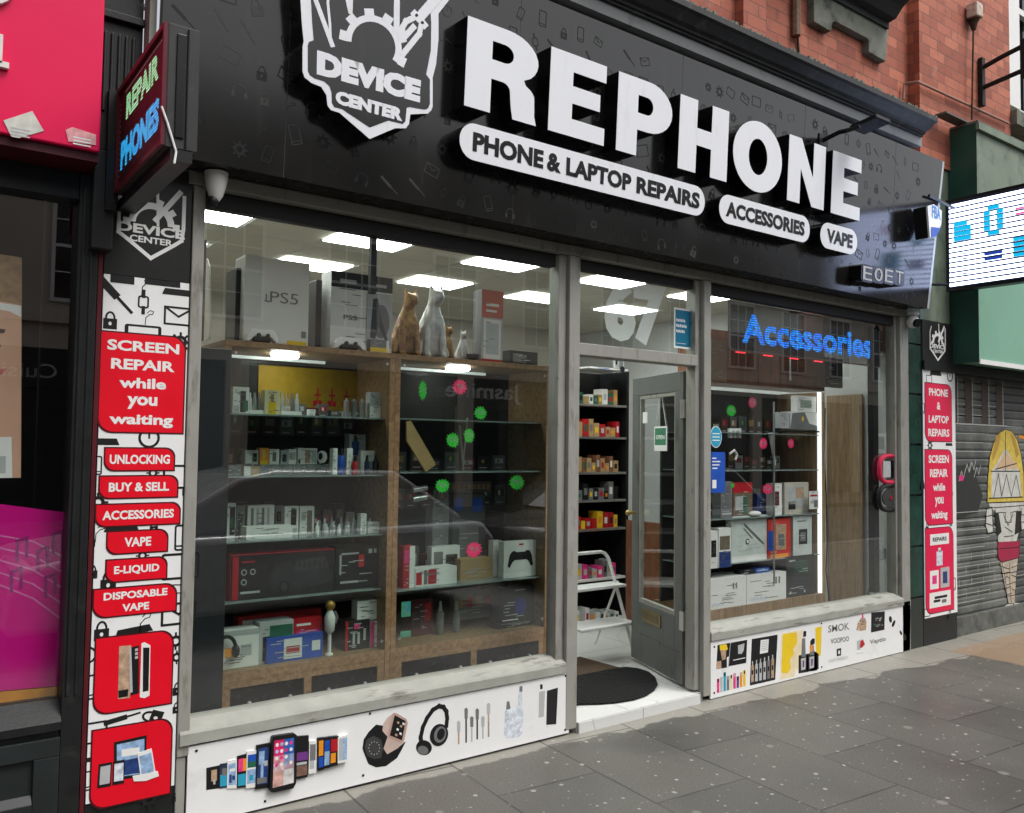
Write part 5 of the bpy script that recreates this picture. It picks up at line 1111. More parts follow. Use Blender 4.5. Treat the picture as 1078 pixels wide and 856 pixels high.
# yellow poster on the cabinet back
t = MB(); yp = Pl((0,CY0+.385,0),(1,0,0),(0,0,1)); dy = M('deep yellow poster', (.30,.19,.012), .6, var=.15, scale=20)
x0_, x1_ = Xat(272,400,CY0+.385), Xat(413,400,CY0+.385); za, zb_ = Zat(330,437,CY0+.385), Zat(330,388,CY0+.385)
t.rect(yp, x0_, za, x1_, zb_, .0, .002, dy)
for i in range(7):
    xx = x0_+.30+i*.085
    for (a, b, c, d) in ((0,.10,.06,.112),(.012,.075,.05,.085),(.0,.05,.06,.06),(.026,.05,.034,.12),(.005,.02,.03,.05),(.035,.02,.055,.05)): 
        if xx+c < x1_-.01 and (i*5+int(a*1000)+int(b*100)) % 5: t.rect(yp, xx+a, za+.03+b, xx+c, za+.03+d, .002, .003, crimson)
t.build('yellow_poster', None, 'deep yellow poster with red strokes at the back of the left cabinet', 'poster')
# second row
rowp = [('grey',258,272,474,lgrey,[(.1,.1,.5,.9,wb),(.6,.2,.9,.8,plas_black)],'pale vape box left of the orange box'),
 ('orange',273.6,283,471.7,orange,[(.1,0,.9,.25,yellow),(.3,.35,.6,.9,yellow)],'bright orange vape box standing upright on the middle shelf'),
 ('w',284,294,473,wb,[(.3,.2,.7,.8,mgrey)],'white vape box just right of the orange box'),
 ('g',296,303,474,lgrey,[(.2,.2,.8,.7,plas_black)],'grey vape box with a black patch, middle shelf'),
 ('s',304,312,473,wb,[(.1,.3,.9,.8,lgrey)],'white vape box with a pale grey band, middle shelf'),
 ('b',314,334,472,wb,[(.36,.08,.64,.9,skin_b),(.7,.1,.95,.9,lgrey),(.02,.05,.12,.3,plas_black)],'wide white vape box with a brown device pictured')]
for n_, a, b, y_, mm, pr, lab in rowp: B('vape_box', lab, 'box', a, b, y_, z2b, IY+.13, .05, mm, pr, VB)
MB().box(XA+.05, Xat(346,489,IY+.12), IY+.11, IY+.24, z2+.001, z2b, clear_pl).build('shelf_riser', None, 'clear acrylic riser under the row of small vape boxes', 'riser')
B('vape_box','low white and tan box below the riser, left side','box',257,272.5,491,z2,IY,.05,tan,[(0,0,.45,1,wb)],VB)
c = W(339,481,IY+.12); t = MB(); q = Pl(c,(1,0,0),(0,0,1)); t.loops(q, [arc(0,0,.026,.032,0,345,20), arc(-.01,.002,.014,.02,0,345,16)], -.006, .006, plas_white); t.build('ring_display', None, 'white ring shaped display piece on the middle shelf', 'display piece')
B('vape_box','tall slim white box, left of the blue tube','box',350.7,355.5,472,z2,IY,.04,wb,(),VB)
def tube_item(px0, px1, py0, z, Y, mm, lab, tip=None, cat='vape device', grp='coloured vape devices in the left cabinet'):
    x = Xat((px0+px1)/2, py0+10, Y); r = (Xat(px1,py0,Y)-Xat(px0,py0,Y))/2; zt = Zat((px0+px1)/2,py0,Y); h = zt-z
    th = thing('vape_device', lab, cat, group=grp)
    t = MB(); t.lathe((x, Y+r, z+.001), [(r*.9,0),(r,.004),(r,h*.62),(r*.8,h*.66),(r*.8,h*.70)], mm, 14); t.build('body', th, smooth=True)
    t = MB(); t.lathe((x, Y+r, z+.001+h*.701), [(r*.6,0),(r*.55,h*.1),(r*.35,h*.28)], tip or plas_black, 12); t.build('mouthpiece', th, smooth=True)
tube_item(357.5,364,471,z2,IY,blue,'blue vape device between two slim white boxes')
B('vape_box','tall slim white box, right of the blue tube','box',365.5,371.5,472,z2,IY,.04,wb,(),VB)
B('vape_box','white box holding up the dark blue bottle, highest of the row','box',368,385,457.5,z2,IY+.13,.06,lgrey,[(0,.4,.55,1,wb)],VB)
tube_item(372.5,379.5,458,z2+.10,IY+.09,M('dark blue anodised',(.01,.05,.16),.3),'dark blue bottle shaped device standing highest on the middle shelf')
tube_item(372,378,480,z2,IY-.03,crimson,'crimson vape device in front of a white box')
B('vape_box','large white carton behind the black devices, middle shelf','box',380,404.5,474.5,z2,IY+.06,.05,wb,[(.8,.0,1,.3,lgrey)],VB)
for i, (a, b, mm, l) in enumerate(((385,390,M('navy anodised',(.01,.025,.07),.3),'navy vape device, left of the dark pair before the carton'),(394,399.5,plas_black,'black vape device, right of the dark pair before the carton'))): tube_item(a,b,479,z2,IY,mm,l)
# third row
B('vape_box','white and dark green vape box at the left end of the lower shelf','box',236,248.5,530,z3,IY+.1,.05,wb,[(.5,.1,.95,.9,plas_black),(.55,.3,.8,.6,green_d)],VB)
B('vape_box','dark vape box with green marks beside the striped box','box',249.5,258,533,z3,IY+.1,.05,mgrey,[(.2,.2,.7,.8,plas_black),(.3,.3,.7,.5,green_d)],VB)
B('vape_box','wide white box with grey vertical stripes on the lower shelf','box',261,289,532,z3,IY+.12,.06,wb,[(.12+.2*i,.35,.22+.2*i,.92,mgrey if i % 2 == 0 else lgrey) for i in range(4)],VB)
B('vape_box','long low white box lying in front of the striped box','box',259.6,308,554,z3,IY,.08,wb,[(.66,.0,.67,1,lgrey)],VB)
B('vape_box','white box with a dark oval pictured, left of a pair','box',300,314.5,533,z3,IY+.1,.05,wb,[(.45,.35,.85,.9,plas_black),(.1,.05,.9,.25,lgrey)],VB)
B('vape_box','white box with a brown device pictured, right of a pair','box',316,331,533,z3,IY+.1,.05,wb,[(.5,.05,.85,.85,M('photo olive brown',(.15,.12,.08),.5)),(.1,.5,.4,.8,lgrey)],VB)
lab_b = 'small pale bottle in the crowded row on the lower shelf'
rr_ = random.Random(9)
for i in range(18):
    xx = 334+i*3.8; zt = rr_.uniform(545,553); x = Xat(xx, 555, IY+.05); hgt = Zat(xx,zt,IY+.05)-z3
    t = MB(); t.lathe((x, IY+.05+(i%2)*.02, z3+.001), [(.010,0),(.011,.004),(.011,hgt*.6),(.005,hgt*.7),(.005,hgt)], [wb,clear_pl,lgrey][i%3], 9); t.build('small_bottle', None, lab_b, 'bottle', 'crowded pale bottles on the lower shelf', smooth=True)
B('vape_box','white upright box at the end of the pale bottles','box',380,386,541,z3,IY-.01,.04,wb,[(.2,.1,.8,.3,lgrey)],VB); B('vape_box','low white box at the right end of the lower shelf','box',388,402,549.5,z3,IY-.01,.05,wb,(),VB)
B('vape_box','black framed box behind the low white box, lower shelf right','box',387,402,538,z3,IY+.1,.04,mgrey,[(.12,.1,.4,.9,plas_black),(.6,.1,.9,.9,plas_black)],VB)
# large keyboard box
dkbox = M('dark carton print', (.016,.016,.018), .35, var=.4, scale=8)
Y_ = IY-.02
x0, x1, zt = Xat(243,600,Y_), Xat(352,600,Y_), Zat(300,582,Y_)
th = thing('gaming_box', 'large black box with a red side showing a dark keyboard and truck shape', 'box')
t = MB(); t.box(x0, x1, Y_, Y_+.1, z4+.001, zt, dkbox); t.box(x0-.001, x1, Y_-.001, Y_+.1, zt+.0003, zt+.005, crimson); t.box(x0-.002, x0-.0003, Y_, Y_+.1, z4+.002, zt, crimson)
pl = Pl((0,Y_,0),(1,0,0),(0,0,1)); w_, h_ = x1-x0, zt-z4
D = lambda a, b: (x0+w_*a, z4+h_*b)
t.rect(pl, *D(.015,.02), *D(.07,.98), .0003, .001, crimson)
mk = M('printed graphite', (.05,.052,.055), .4); mk2 = M('printed soot', (.03,.032,.035), .4)
t.prism(pl, [D(.36,.42),D(.42,.72),D(.56,.80),(D(.60,.55)),D(.92,.62),D(.98,.50),D(.98,.25),D(.5,.08),D(.40,.14)], .0003, .001, mk2); t.prism(pl, [D(.58,.55),D(.62,.80),D(.90,.86),D(.94,.6)], .001, .0015, mk)
for i in range(6): t.rect(pl, *D(.63+.05*i,.62), *D(.66+.05*i,.78), .0015, .0019, mk2)
c = D(.5,.22); t.prism(pl, arc(c[0],c[1],.03,.035,0,345,16), .001, .0016, plas_black); t.prism(pl, arc(c[0],c[1],.017,.02,0,345,12), .0016, .002, mk)
for (a, b) in ((.12,.62),(.20,.62),(.12,.40)): c = D(a,b); t.prism(pl, arc(c[0],c[1],.014,.015,0,345,12), .0003, .0011, lgrey); t.prism(pl, arc(c[0],c[1],.009,.01,0,345,12), .0011, .0015, dkbox)
t.rect(pl, *D(.09,.14), *D(.27,.19), .0003, .0011, lgrey); t.rect(pl, *D(.10,.83), *D(.22,.87), .0003, .0011, crimson); t.build('carton', th)
B('headset_box','dark box with a headset pictured, beside the large red edged box','box',354,401,574,z4,IY-.01,.1,dkbox,[(.08,.35,.12,.8,lgrey),(.12,.8,.5,.84,lgrey),(.5,.5,.62,.78,crimson),(.1,.15,.5,.2,lgrey),(.72,.8,.80,.9,lgrey),(.84,.8,.9,.9,lgrey)])
# bottom row
B('carton','white and grey carton at the bottom left of the cabinet','box',234,273,663,z5,IY-.03,.1,wb,[(.5,.3,.8,.6,lgrey),(0,.85,1,1,lgrey)]); B('laptop_box','carton picturing a dark laptop on the cabinet floor','box',273.5,309,654,z5,IY-.02,.1,lgrey,[(.1,.05,.9,.65,plas_black),(.3,.5,.98,.9,green_d)])
B('red_box','bright red box with fine print between laptop box and figurine','box',309.5,339,650,z5,IY+.0,.1,crimson,[(.1,.2,.9,.28,mpink),(.1,.4,.8,.48,mpink),(.1,.6,.9,.68,mpink),(.1,.8,.6,.86,wb)])
B('blue_box','low blue and white boxes stacked before the red box','box',281,340,669,z5,IY-.04,.03,blue,[(.3,.1,.62,.9,wb),(.34,.3,.58,.6,crimson),(.8,.3,.95,.7,wb)])
B('long_box','long dark red box lying behind the other goods at the bottom','box',251,338,645,z5,IY+.12,.08,crimson,[(.0,.0,.99,.7,dkbox),(.05,.8,.3,.9,wb)])
fg = thing('figurine', 'small figurine with a golden ball head and white body on the cabinet floor', 'figurine')
c = W(347.5,640,IY-.03); r = .026
t = MB(); t.ball((c.x,c.y,c.z+.012), r,r,r, gold); t.build('head', fg, smooth=True)
t = MB(); t.lathe((c.x,c.y,z5), [(.02,0),(.02,.006),(.010,.012),(.009,(c.z-z5)*.45),(.024,(c.z-z5)*.52),(.028,(c.z-z5)*.8),(.012,(c.z-z5)-.01)], plas_white, 14); t.tube([(c.x+.025,c.y,c.z-.02),(c.x+.04,c.y,c.z-.05),(c.x+.03,c.y,c.z-.08)], .008, mgrey); t.build('body', fg, smooth=True)
B('black_box','black box with pink edge and silver print on the cabinet floor','box',364,389,653,z5,IY-.01,.1,plas_black,[(.0,.0,.1,1,crimson),(.35,.7,.6,.9,mpink),(.3,.2,.4,.6,lgrey),(.5,.2,.6,.6,lgrey),(.75,.3,.85,.7,lgrey)]); B('pink_box','slim white and hot pink box beside the black box','box',390,400,654,z5,IY-.01,.08,wb,[(0,0,.45,1,mpink)])
B('white_carton','plain white carton on top of the black and pink boxes','box',376.5,400,632,Zat(388,653.5,IY-.01)+.002,IY,.07,wb,[(.1,.5,.4,.54,lgrey)])
hp = thing('headphones', 'black over-ear headphones with a tan tag at the bottom left of the cabinet', 'headphones')
c = W(238,684,IY-.06); t = MB(); t.tube([(c.x+.045*math.cos(a), c.y, c.z+.0+.06*math.sin(a)) for a in [math.pi*i/10 for i in range(11)]], .009, plas_black); t.build('headband', hp, smooth=True)
for s_ in (-1,1): t = MB(); t.ball((c.x+s_*.045,c.y,c.z-.012), .02,.024,.03, plas_black); t.build('ear_cup', hp, smooth=True)
t = MB(); t.box(c.x-.015, c.x+.015, c.y-.03, c.y-.028, c.z-.03, c.z+.01, orange); t.build('tag', hp)
# darker stock standing and hanging behind the front rows
def back_stock(x0, x1, z, Y, n, hmin, hmax, pal, where, grp, cat='carton'):
    x = x0; k_ = 0; step = (x1-x0)/n
    for k_ in range(n):
        w_ = step*prng.uniform(.72,.96); h_ = prng.uniform(hmin,hmax); mm, cn_ = pal[prng.randrange(len(pal))]
        t = MB(); t.box(x, x+w_, Y, Y+.04, z+.001, z+h_, mm); pl = Pl((0,Y,0),(1,0,0),(0,0,1))
        t.rect(pl, x+w_*.15, z+h_*.45, x+w_*.8, z+h_*.8, .0003, .001, [mgrey,tan,lgrey,crimson,green_d,plas_black][prng.randrange(6)]); t.rect(pl, x+w_*.15, z+h_*.12, x+w_*.7, z+h_*.18, .0003, .0011, lgrey); t.rect(pl, x+w_*.3, z+h_*.5, x+w_*.5, z+h_*.75, .001, .0016, [wb,mgrey,tan][prng.randrange(3)])
        t.build(cat, None, '%s %s %s, number %d from the left' % (cn_, cat.replace('_',' '), where, k_+1), cat.replace('_',' '), grp); x += step
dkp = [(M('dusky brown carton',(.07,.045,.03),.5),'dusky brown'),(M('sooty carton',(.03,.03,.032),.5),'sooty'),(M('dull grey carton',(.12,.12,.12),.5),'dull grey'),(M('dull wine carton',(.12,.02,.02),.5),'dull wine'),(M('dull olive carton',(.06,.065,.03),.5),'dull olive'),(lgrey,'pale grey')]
BY = CY0+.31; xs_, xe_ = XA+.05, XB-.05
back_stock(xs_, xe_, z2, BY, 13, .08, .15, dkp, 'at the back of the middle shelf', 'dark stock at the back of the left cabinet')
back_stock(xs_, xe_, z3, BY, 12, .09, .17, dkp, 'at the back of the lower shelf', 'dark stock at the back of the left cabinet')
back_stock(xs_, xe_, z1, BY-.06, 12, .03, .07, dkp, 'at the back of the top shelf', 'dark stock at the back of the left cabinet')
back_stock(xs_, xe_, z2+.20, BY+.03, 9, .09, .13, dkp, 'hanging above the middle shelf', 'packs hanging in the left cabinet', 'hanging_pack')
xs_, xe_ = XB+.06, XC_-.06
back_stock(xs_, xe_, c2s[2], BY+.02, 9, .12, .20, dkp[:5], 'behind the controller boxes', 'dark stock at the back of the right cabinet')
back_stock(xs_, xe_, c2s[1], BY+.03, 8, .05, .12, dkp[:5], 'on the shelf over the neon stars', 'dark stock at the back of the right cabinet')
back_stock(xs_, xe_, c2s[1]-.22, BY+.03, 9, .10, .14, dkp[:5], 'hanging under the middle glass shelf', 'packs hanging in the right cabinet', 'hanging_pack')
# right cabinet goods
B('red_box','slim upright red and white box at the left of the right cabinet','box',424.8,437,575,c2s[2],IY,.06,crimson,[(.55,0,1,1,wb),(.1,.6,.5,.9,mpink)])
B('game_box','white box with dark red pictures lying low beside the red box','box',437.5,481,597.5,c2s[2],IY,.1,wb,[(.02,.1,.15,.8,crimson),(.2,.1,.28,.9,mgrey),(.30,.1,.5,.9,crimson),(.52,.1,.57,.9,wb)]); B('picture_box','white box picturing dark gadgets behind the low white box','box',454.5,484,575,c2s[2],IY+.12,.05,wb,[(.08,.3,.4,.85,mgrey),(.5,.25,.92,.75,plas_black),(.1,.05,.9,.2,lgrey),(.35,.1,.55,.3,crimson)])
B('brown_box','plain brown carton between the white boxes in the right cabinet','box',485,519,588,c2s[2],IY+.06,.1,tan,[(.05,.4,.95,.45,M('dark kraft tape',(.3,.2,.1),.5))])  # band of darker kraft tape across the carton front
pad = lambda: None
def padbox(px0, px1, py0, Y, lab, full):
    x0, x1, zt = Xat(px0,py0,Y), Xat(px1,py0,Y), Zat((px0+px1)/2,py0,Y); z = c2s[2]
    t = MB(); t.box(x0, x1, Y, Y+.05, z+.001, zt, wb); pl = Pl((0,Y,0),(1,0,0),(0,0,1)); w_, h_ = x1-x0, zt-z
    if full:
        D = lambda a, b: (x0+w_*a, z+h_*b)
        t.prism(pl, [D(*p_) for p_ in [(.12,.32),(.17,.62),(.24,.72),(.33,.74),(.36,.70),(.64,.70),(.67,.74),(.76,.72),(.83,.62),(.88,.32),(.82,.28),(.75,.42),(.68,.48),(.32,.48),(.25,.42),(.18,.28)]], .0003, .001, plas_black)
        t.rect(pl, *D(.45,.88), *D(.58,.93), .0003, .001, crimson)
    else: t.prism(pl, arc(x0+w_*.75, z+h_*.5, w_*.2, h_*.25, 0, 345, 14), .0003, .001, plas_black)
    t.build('controller_box', None, lab, 'box', 'white game controller boxes')
padbox(519.5,531,569,IY+.07,'white controller box half hidden behind its neighbour',False); padbox(530.5,565.5,569.5,IY-.01,'white box with a black game controller pictured in full',True)
B('speaker_box','dark box with a deep blue disc at the bottom of the right cabinet','box',526,565,618,z5+.03,IY,.09,M('dark navy carton',(.018,.024,.03),.4),[(.08,.05,.5,.08,wb)])
c = W(547.5,638,IY); t = MB(); t.prism(Pl((0,IY,0),(1,0,0),(0,0,1)), arc(c.x,c.z,.045,.05,0,345,24), .001, .004, M('deep blue disc',(.015,.03,.16),.5,var=.4,scale=60)); t.build('blue_disc', None, 'round deep blue disc fixed on the dark box', 'disc')
B('display_block','low black plinth under the dark box','plinth',524,567,654,z5,IY-.01,.11,plas_black)
B('green_card','small mint green card leaning in the lower left of the right cabinet','card',422.7,432.5,633.5,None,CY0+.02,.004,M('mint card',(.10,.42,.28),.5),[(.5,.3,.9,.9,cyan)],py1=649.5); B('green_card','second mint green card near the cabinet floor','card',421.5,432.5,664.5,None,CY0+.02,.004,M('mint card',(.10,.42,.28)),(),py1=671)
B('toy_box','dark red toy boxes crowded at the bottom of the right cabinet','box',434,456,631,z5,IY+.1,.1,M('dark wine carton',(.10,.012,.014),.5),[(.1,.2,.4,.8,dkbox),(.6,.4,.9,.9,crimson)]); B('film_strip_box','long box with brown and red film windows at the bottom','box',478,521,622,z5+.05,IY+.12,.05,mgrey,[(.08+.22*i,.45,.22+.22*i,.8,crimson if i % 2 else tan) for i in range(4)])
for i, (a, b) in enumerate(((462,469),(479,486))): tube_item(a,b,633,z5,IY+.05,mgrey,['grey bottle, left of two at the bottom of the right cabinet','grey bottle, right of two at the bottom of the right cabinet'][i], metal, grp='grey bottles in the right cabinet')
# tan plank leaning behind the glass
t = MB(); q = Pl((0,CY0+.03,0),(1,0,0),(0,0,1)); t.prism(q, [q.uv(*p_) for p_ in [(427.5,444),(432,443),(458.5,489),(448,497),(427.5,464)]], -.006, .006, tan); t.build('card_strip', None, 'tan card strip leaning at a slant inside the right cabinet', 'card strip')
t = MB(); q = Pl((0,CY0+.2,0),(1,0,0),(0,0,1)); t.tube([W(484,448,CY0+.2), W(488,495,CY0+.2)], .006, metal); t.tube([W(492,440,CY0+.2), W(487,494,CY0+.2)], .005, metal); t.build('card_stand', None, 'thin metal stand legs on the upper shelf of the right cabinet', 'stand')
# glimmering goods further down (silver rolls)
for i, (a, b) in enumerate(((434,516),(434,526))):
    t = MB(); c = W(a, b, IY+.05); t.tube([c, c+Vector((.09,0,.012))], .016, metal, 12); t.build('silver_roll', None, ['upper silver roll','lower silver roll'][i]+' in the left of the right cabinet', 'roll', 'silver rolls in the cabinet', smooth=True)
B('acrylic_case','clear case of dark goods standing in the right cabinet','case',456,473,515,c2s[2],IY+.18,.08,clear_pl,()); B('acrylic_case','wider clear case with blue topped cards in the right cabinet','case',477,511,520,c2s[2],IY+.18,.1,M('smoky case',(.07,.08,.085),.2),[(.05,.8,.3,.95,blue),(.6,.78,.9,.95,blue),(.2,.1,.8,.6,mgrey)])
B('word_card','card with rows of brown letters inside the right cabinet','card',474,517,507,None,CY0+.3,.01,M('grey card',(.14,.13,.12),.6),[(.05+.12*i,.3,.13+.12*i,.8,tan) for i in range(8)],py1=519)
# neon stars
def star(px_, py_, rx, ry, mm, lab, Y):
    pl = Pl((0,Y,0),(1,0,0),(0,0,1)); c = pl.uv(px_,py_); a = pl.uv(px_+rx,py_); b = pl.uv(px_,py_-ry); Rx, Ry = a[0]-c[0], b[1]-c[1]
    pts = []
    for i in range(28): k_ = (1 if i % 2 else .74)*prng.uniform(.92,1.06); th_ = i*math.pi/14; pts.append((c[0]+Rx*k_*math.cos(th_), c[1]+Ry*k_*math.sin(th_)))
    t = MB(); t.prism(pl, pts, 0, .0015, mm); t.stroke(pl, [(c[0]-Rx*.5,c[1]+Ry*.25),(c[0]-Rx*.1,c[1]+Ry*.3),(c[0]-Rx*.3,c[1]-Ry*.1)], Rx*.12, .0016, .002, plas_grey); t.stroke(pl, [(c[0]+Rx*.05,c[1]-Ry*.2),(c[0]+Rx*.3,c[1]+Ry*.3),(c[0]+Rx*.5,c[1]-Ry*.1)], Rx*.12, .0016, .0022, plas_grey); t.build('price_star', None, lab, 'price sticker', 'neon price stars')
for px_, py_, rx, ry, mm, lab in ((445,411,4.5,11,green_p,'tall thin green neon star, nearest the cabinets\' middle post'),(484,407.5,8,9,pink_p,'pink neon star high in the right cabinet'),(505.8,435,7,7.5,green_p,'squarish green neon star below the pink one'),
  (476.5,463.5,7.5,8.5,green_p,'left green neon star of a close pair'),(493.7,458.8,6,8.5,green_p,'right green neon star of a close pair'),(465.5,511.5,8,8,green_p,'green neon star above the clear cases'),(544,508,8.5,8.5,green_p,'green neon star alone at the right edge of the cabinet'),(498.8,579,9,9,pink_p,'pink neon star beside the controller boxes')):
    star(px_, py_, rx, ry, mm, lab, CY0-.004)
# things on top of the cabinets
TY = CY0+.08; TZ = TOPZ
ps_ = thing('console_box', 'tall white console box with PS5 lettering standing on the left cabinet', 'box')
x0, x1, zt = Xat(257,320,TY), Xat(325,320,TY), Zat(290,272.5,TY)
t = MB(); t.box(x0, x1, TY, TY+.14, TZ+.001, zt, wb); pl = Pl((0,TY,0),(1,0,0),(0,0,1)); t.box(x0-.0016,x0-.0004,TY+.01,TY+.13,TZ+.01,zt-.01,lgrey)
a = pl.uv(284,318); b = pl.uv(314,310); t.text(pl, 'PS5', a[0], a[1], b[0], b[1], .001, .002, mgrey, .0); t.prism(pl, [(pl.uv(280,317)[0]+dx, pl.uv(280,317)[1]+dz) for dx, dz in ((-.012,0),(.018,-.006),(.018,.002),(.004,.004),(.004,.035),(-.002,.035),(-.002,.006))], .001, .0022, mgrey)
a = pl.uv(302,359.5); t.rect(pl, a[0], TZ+.008, x1-.008, TZ+.03, .001, .002, yellow); t.rect(pl, pl.uv(317,352)[0], pl.uv(317,356)[1], pl.uv(322,352)[0], pl.uv(317,349)[1], .001, .002, mgrey)
t.build('carton', ps_)
def fins(px_, py0, lab, lean):
    th = thing('game_console', lab, 'game console', group='white game consoles'); c = Xat(px_, 350, TY+.1); zt = Zat(px_, py0, TY+.1)
    for s_ in (-1,1):
        t = MB(); q = Pl((c+s_*.026,0,0),(0,-1,0),(0,0,1)); pts = [(-TY-.22,TZ+.012),(-TY-.03,TZ+.012),(-TY-.02,zt-.05),(-TY-.06,zt),(-TY-.20,zt-.02)]
        t.prism(Pl((c+s_*.03+s_*lean*.5,0,0),(0,-1,0),(s_*.05,0,1)), pts, -.004, .004, wb); t.build('side_plate', th, bevel=.003)
    t = MB(); t.box(c-.016, c+.016, TY+.05, TY+.2, TZ+.002, zt-.03, plas_black); t.build('core', th, bevel=.004)
fins(247, 277, 'white game console with splayed fins left of the PS5 box', .0); fins(331, 290, 'white game console between the two console boxes', .0)
B('console_box','console box with a black top band and grey picture on the cabinet','box',349,413.5,289,TZ,TY,.12,wb,[(0,.80,1,1,plas_black),(.14,.86,.40,.91,lgrey),(.62,.86,.9,.90,lgrey)],txt=[('PS5',.2,.40,.42,.46,mgrey)])
x0, x1, zt = Xat(349,320,TY), Xat(413.5,320,TY), Zat(381,289,TY)
t = MB(); pl = Pl((0,TY-.004,0),(1,0,0),(0,0,1)); D = lambda a, b: (x0+(x1-x0)*a, TZ+(zt-TZ)*b)
t.prism(pl, [D(*p_) for p_ in [(.56,.08),(.98,.08),(.98,.78),(.56,.78)]], 0, .0012, lgrey); t.prism(pl, arc(*D(.80,.42),.05,.09,0,345,20), .0012, .002, mgrey)
for k_, pts_ in enumerate(([(.62,.2),(.66,.7),(.74,.72),(.80,.45),(.92,.18),(.88,.16),(.76,.36),(.70,.18)], [(.60,.1),(.95,.1),(.9,.16),(.65,.17)])): t.prism(pl, [D(*p_) for p_ in pts_], .002, .0026+k_*.0004, M('picture slate',(.06,.065,.07),.5))
t.build('picture_card', None, 'grey picture card fixed to the front of the black banded console box', 'card')
def gamepad(px0, px1, py0, py1, lab):
    th = thing('game_controller', lab, 'controller', group='white game controllers on the cabinet'); Y = TY-.05; pl = Pl((0,Y,0),(1,0,0),(0,0,1))
    x0, x1, z0, zt = Xat(px0,py1,Y), Xat(px1,py1,Y), TZ+.002, Zat(px0,py0,Y); D = lambda a, b: (x0+(x1-x0)*a, z0+(zt-z0)*b)
    t = MB(); t.prism(pl, [D(*p_) for p_ in [(0,.0),(.04,.5),(.14,.9),(.24,1),(.34,.93),(.66,.93),(.76,1),(.86,.9),(.96,.5),(1,0),(.9,-.0),(.78,.35),(.70,.42),(.30,.42),(.22,.35),(.10,0)]], -.02, .02, wb); t.build('shell', th, bevel=.006)
    t = MB(); t.prism(pl, [D(*p_) for p_ in [(.30,.41),(.70,.41),(.78,.34),(.76,.02),(.24,.02),(.22,.34)]], -.012, .012, plas_black); t.build('grip_centre', th, bevel=.003)
    for a in (.36,.64): t = MB(); c = D(a,.5); t.prism(pl, arc(c[0],c[1],.010,.010,0,330,12), .0205, .03, plas_black); t.build('thumb_stick', th)
gamepad(258, 292, 345, 360, 'white game controller in front of the PS5 box'); gamepad(350, 384, 354, 368, 'white game controller in front of the black banded box')
B('yellow_label_box','small grey box with a yellow label right of the controller','box',390,411,358,TZ,TY-.04,.05,mgrey,[(0,.0,1,.4,yellow),(.8,0,.95,1,wb)])
# seated animal statues
def statue(px_, py0, s_, mm, lab, face):
    """a seated cat statue, one continuous skin"""
    x = Xat(px_, 340, TY+.05); y = TY+.08; zt = Zat(px_, py0, TY+.05); H = zt-TZ
    f = face
    sk = [((0,.05,.10),.17),((0,.02,.30),.16),((f*.02,-.02,.50),.125),((f*.03,-.05,.66),.09),((f*.03,-.07,.76),.075),((f*.05,-.12,.84),.095),((f*.10,-.22,.82),.05)]
    ed = [(i,i+1) for i in range(len(sk)-1)]; 
    def addc(par, pts):
        k_ = par
        for p_ in pts: sk.append(p_); ed.append((k_, len(sk)-1)); k_ = len(sk)-1
    addc(2, [((.09,-.13,.42),.055),((.10,-.16,.2),.042),((.10,-.17,.03),.045),((.10,-.24,.02),.035)]); addc(2, [((-.09,-.13,.42),.055),((-.10,-.16,.2),.042),((-.10,-.17,.03),.045),((-.10,-.24,.02),.035)])
    addc(0, [((.17,-.02,.10),.09),((.19,-.12,.03),.045)]); addc(0, [((-.17,-.02,.10),.09),((-.19,-.12,.03),.045)])
    addc(0, [((.10,.2,.06),.04),((.26,.22,.05),.035),((.30,.12,.06),.02)])
    addc(5, [((f*.05+.06,-.10,.93),.03),((f*.05+.07,-.10,1.0),.010)]); addc(5, [((f*.05-.06,-.10,.93),.03),((f*.05-.07,-.10,1.0),.010)])
    me = bpy.data.meshes.new('s'); me.from_pydata([(p_[0]*H*1.25, p_[1]*H, p_[2]*H) for p_, r in sk], ed, []); o = bpy.data.objects.new('s', me); COL.objects.link(o)
    m1 = o.modifiers.new('k','SKIN'); 
    for i, (p_, r) in enumerate(sk): me.skin_vertices[0].data[i].radius = (r*H*1.15, r*H*1.1)
    me.skin_vertices[0].data[0].use_root = True
    m2 = o.modifiers.new('d','SUBSURF'); m2.levels = 2; m2.render_levels = 2
    dg = bpy.context.evaluated_depsgraph_get(); m_ = bpy.data.meshes.new_from_object(o.evaluated_get(dg)); bpy.data.objects.remove(o)
    m_.transform(Matrix.Translation((x, y, TZ+.003))); m_.materials.clear(); m_.materials.append(mm)
    m_.polygons.foreach_set('use_smooth', [True]*len(m_.polygons)); m_.polygons.foreach_set('material_index', [0]*len(m_.polygons)); ob = bpy.data.objects.new('cat_statue', m_); COL.objects.link(ob)
    tag(ob, lab, 'statue', 'cat statues on the cabinet'); return ob
gold2 = stain(M('gold mosaic', (.34,.20,.06), .4, .3, var=.4, scale=60), (.16,.03,.03), 20, .5, .6, .7); silver = stain(M('silver white glaze', (.62,.62,.60), .3, .1, var=.15, scale=30), (.30,.31,.30), 10, .5, .65, .7)
statue(429, 305, 1, gold2, 'gold mosaic seated cat statue on the cabinet top', .6); statue(455, 301, 1, silver, 'silver white seated cat statue beside the gold one', .6)
statue(472.5, 343, 1, gold2, 'small gold and pink seated cat statue, third along', .6); statue(490, 348, 1, silver, 'small silvery seated cat statue, last of the row', -.6)
sh = thing('lamp_bowl', 'small dark bowl behind the smallest silvery statue', 'bowl'); c = W(498,374,TY); MB().lathe((c.x,c.y,TZ+.001), [(.02,0),(.035,.02),(.04,.04)], plas_black, 14).build('bowl', sh, smooth=True)
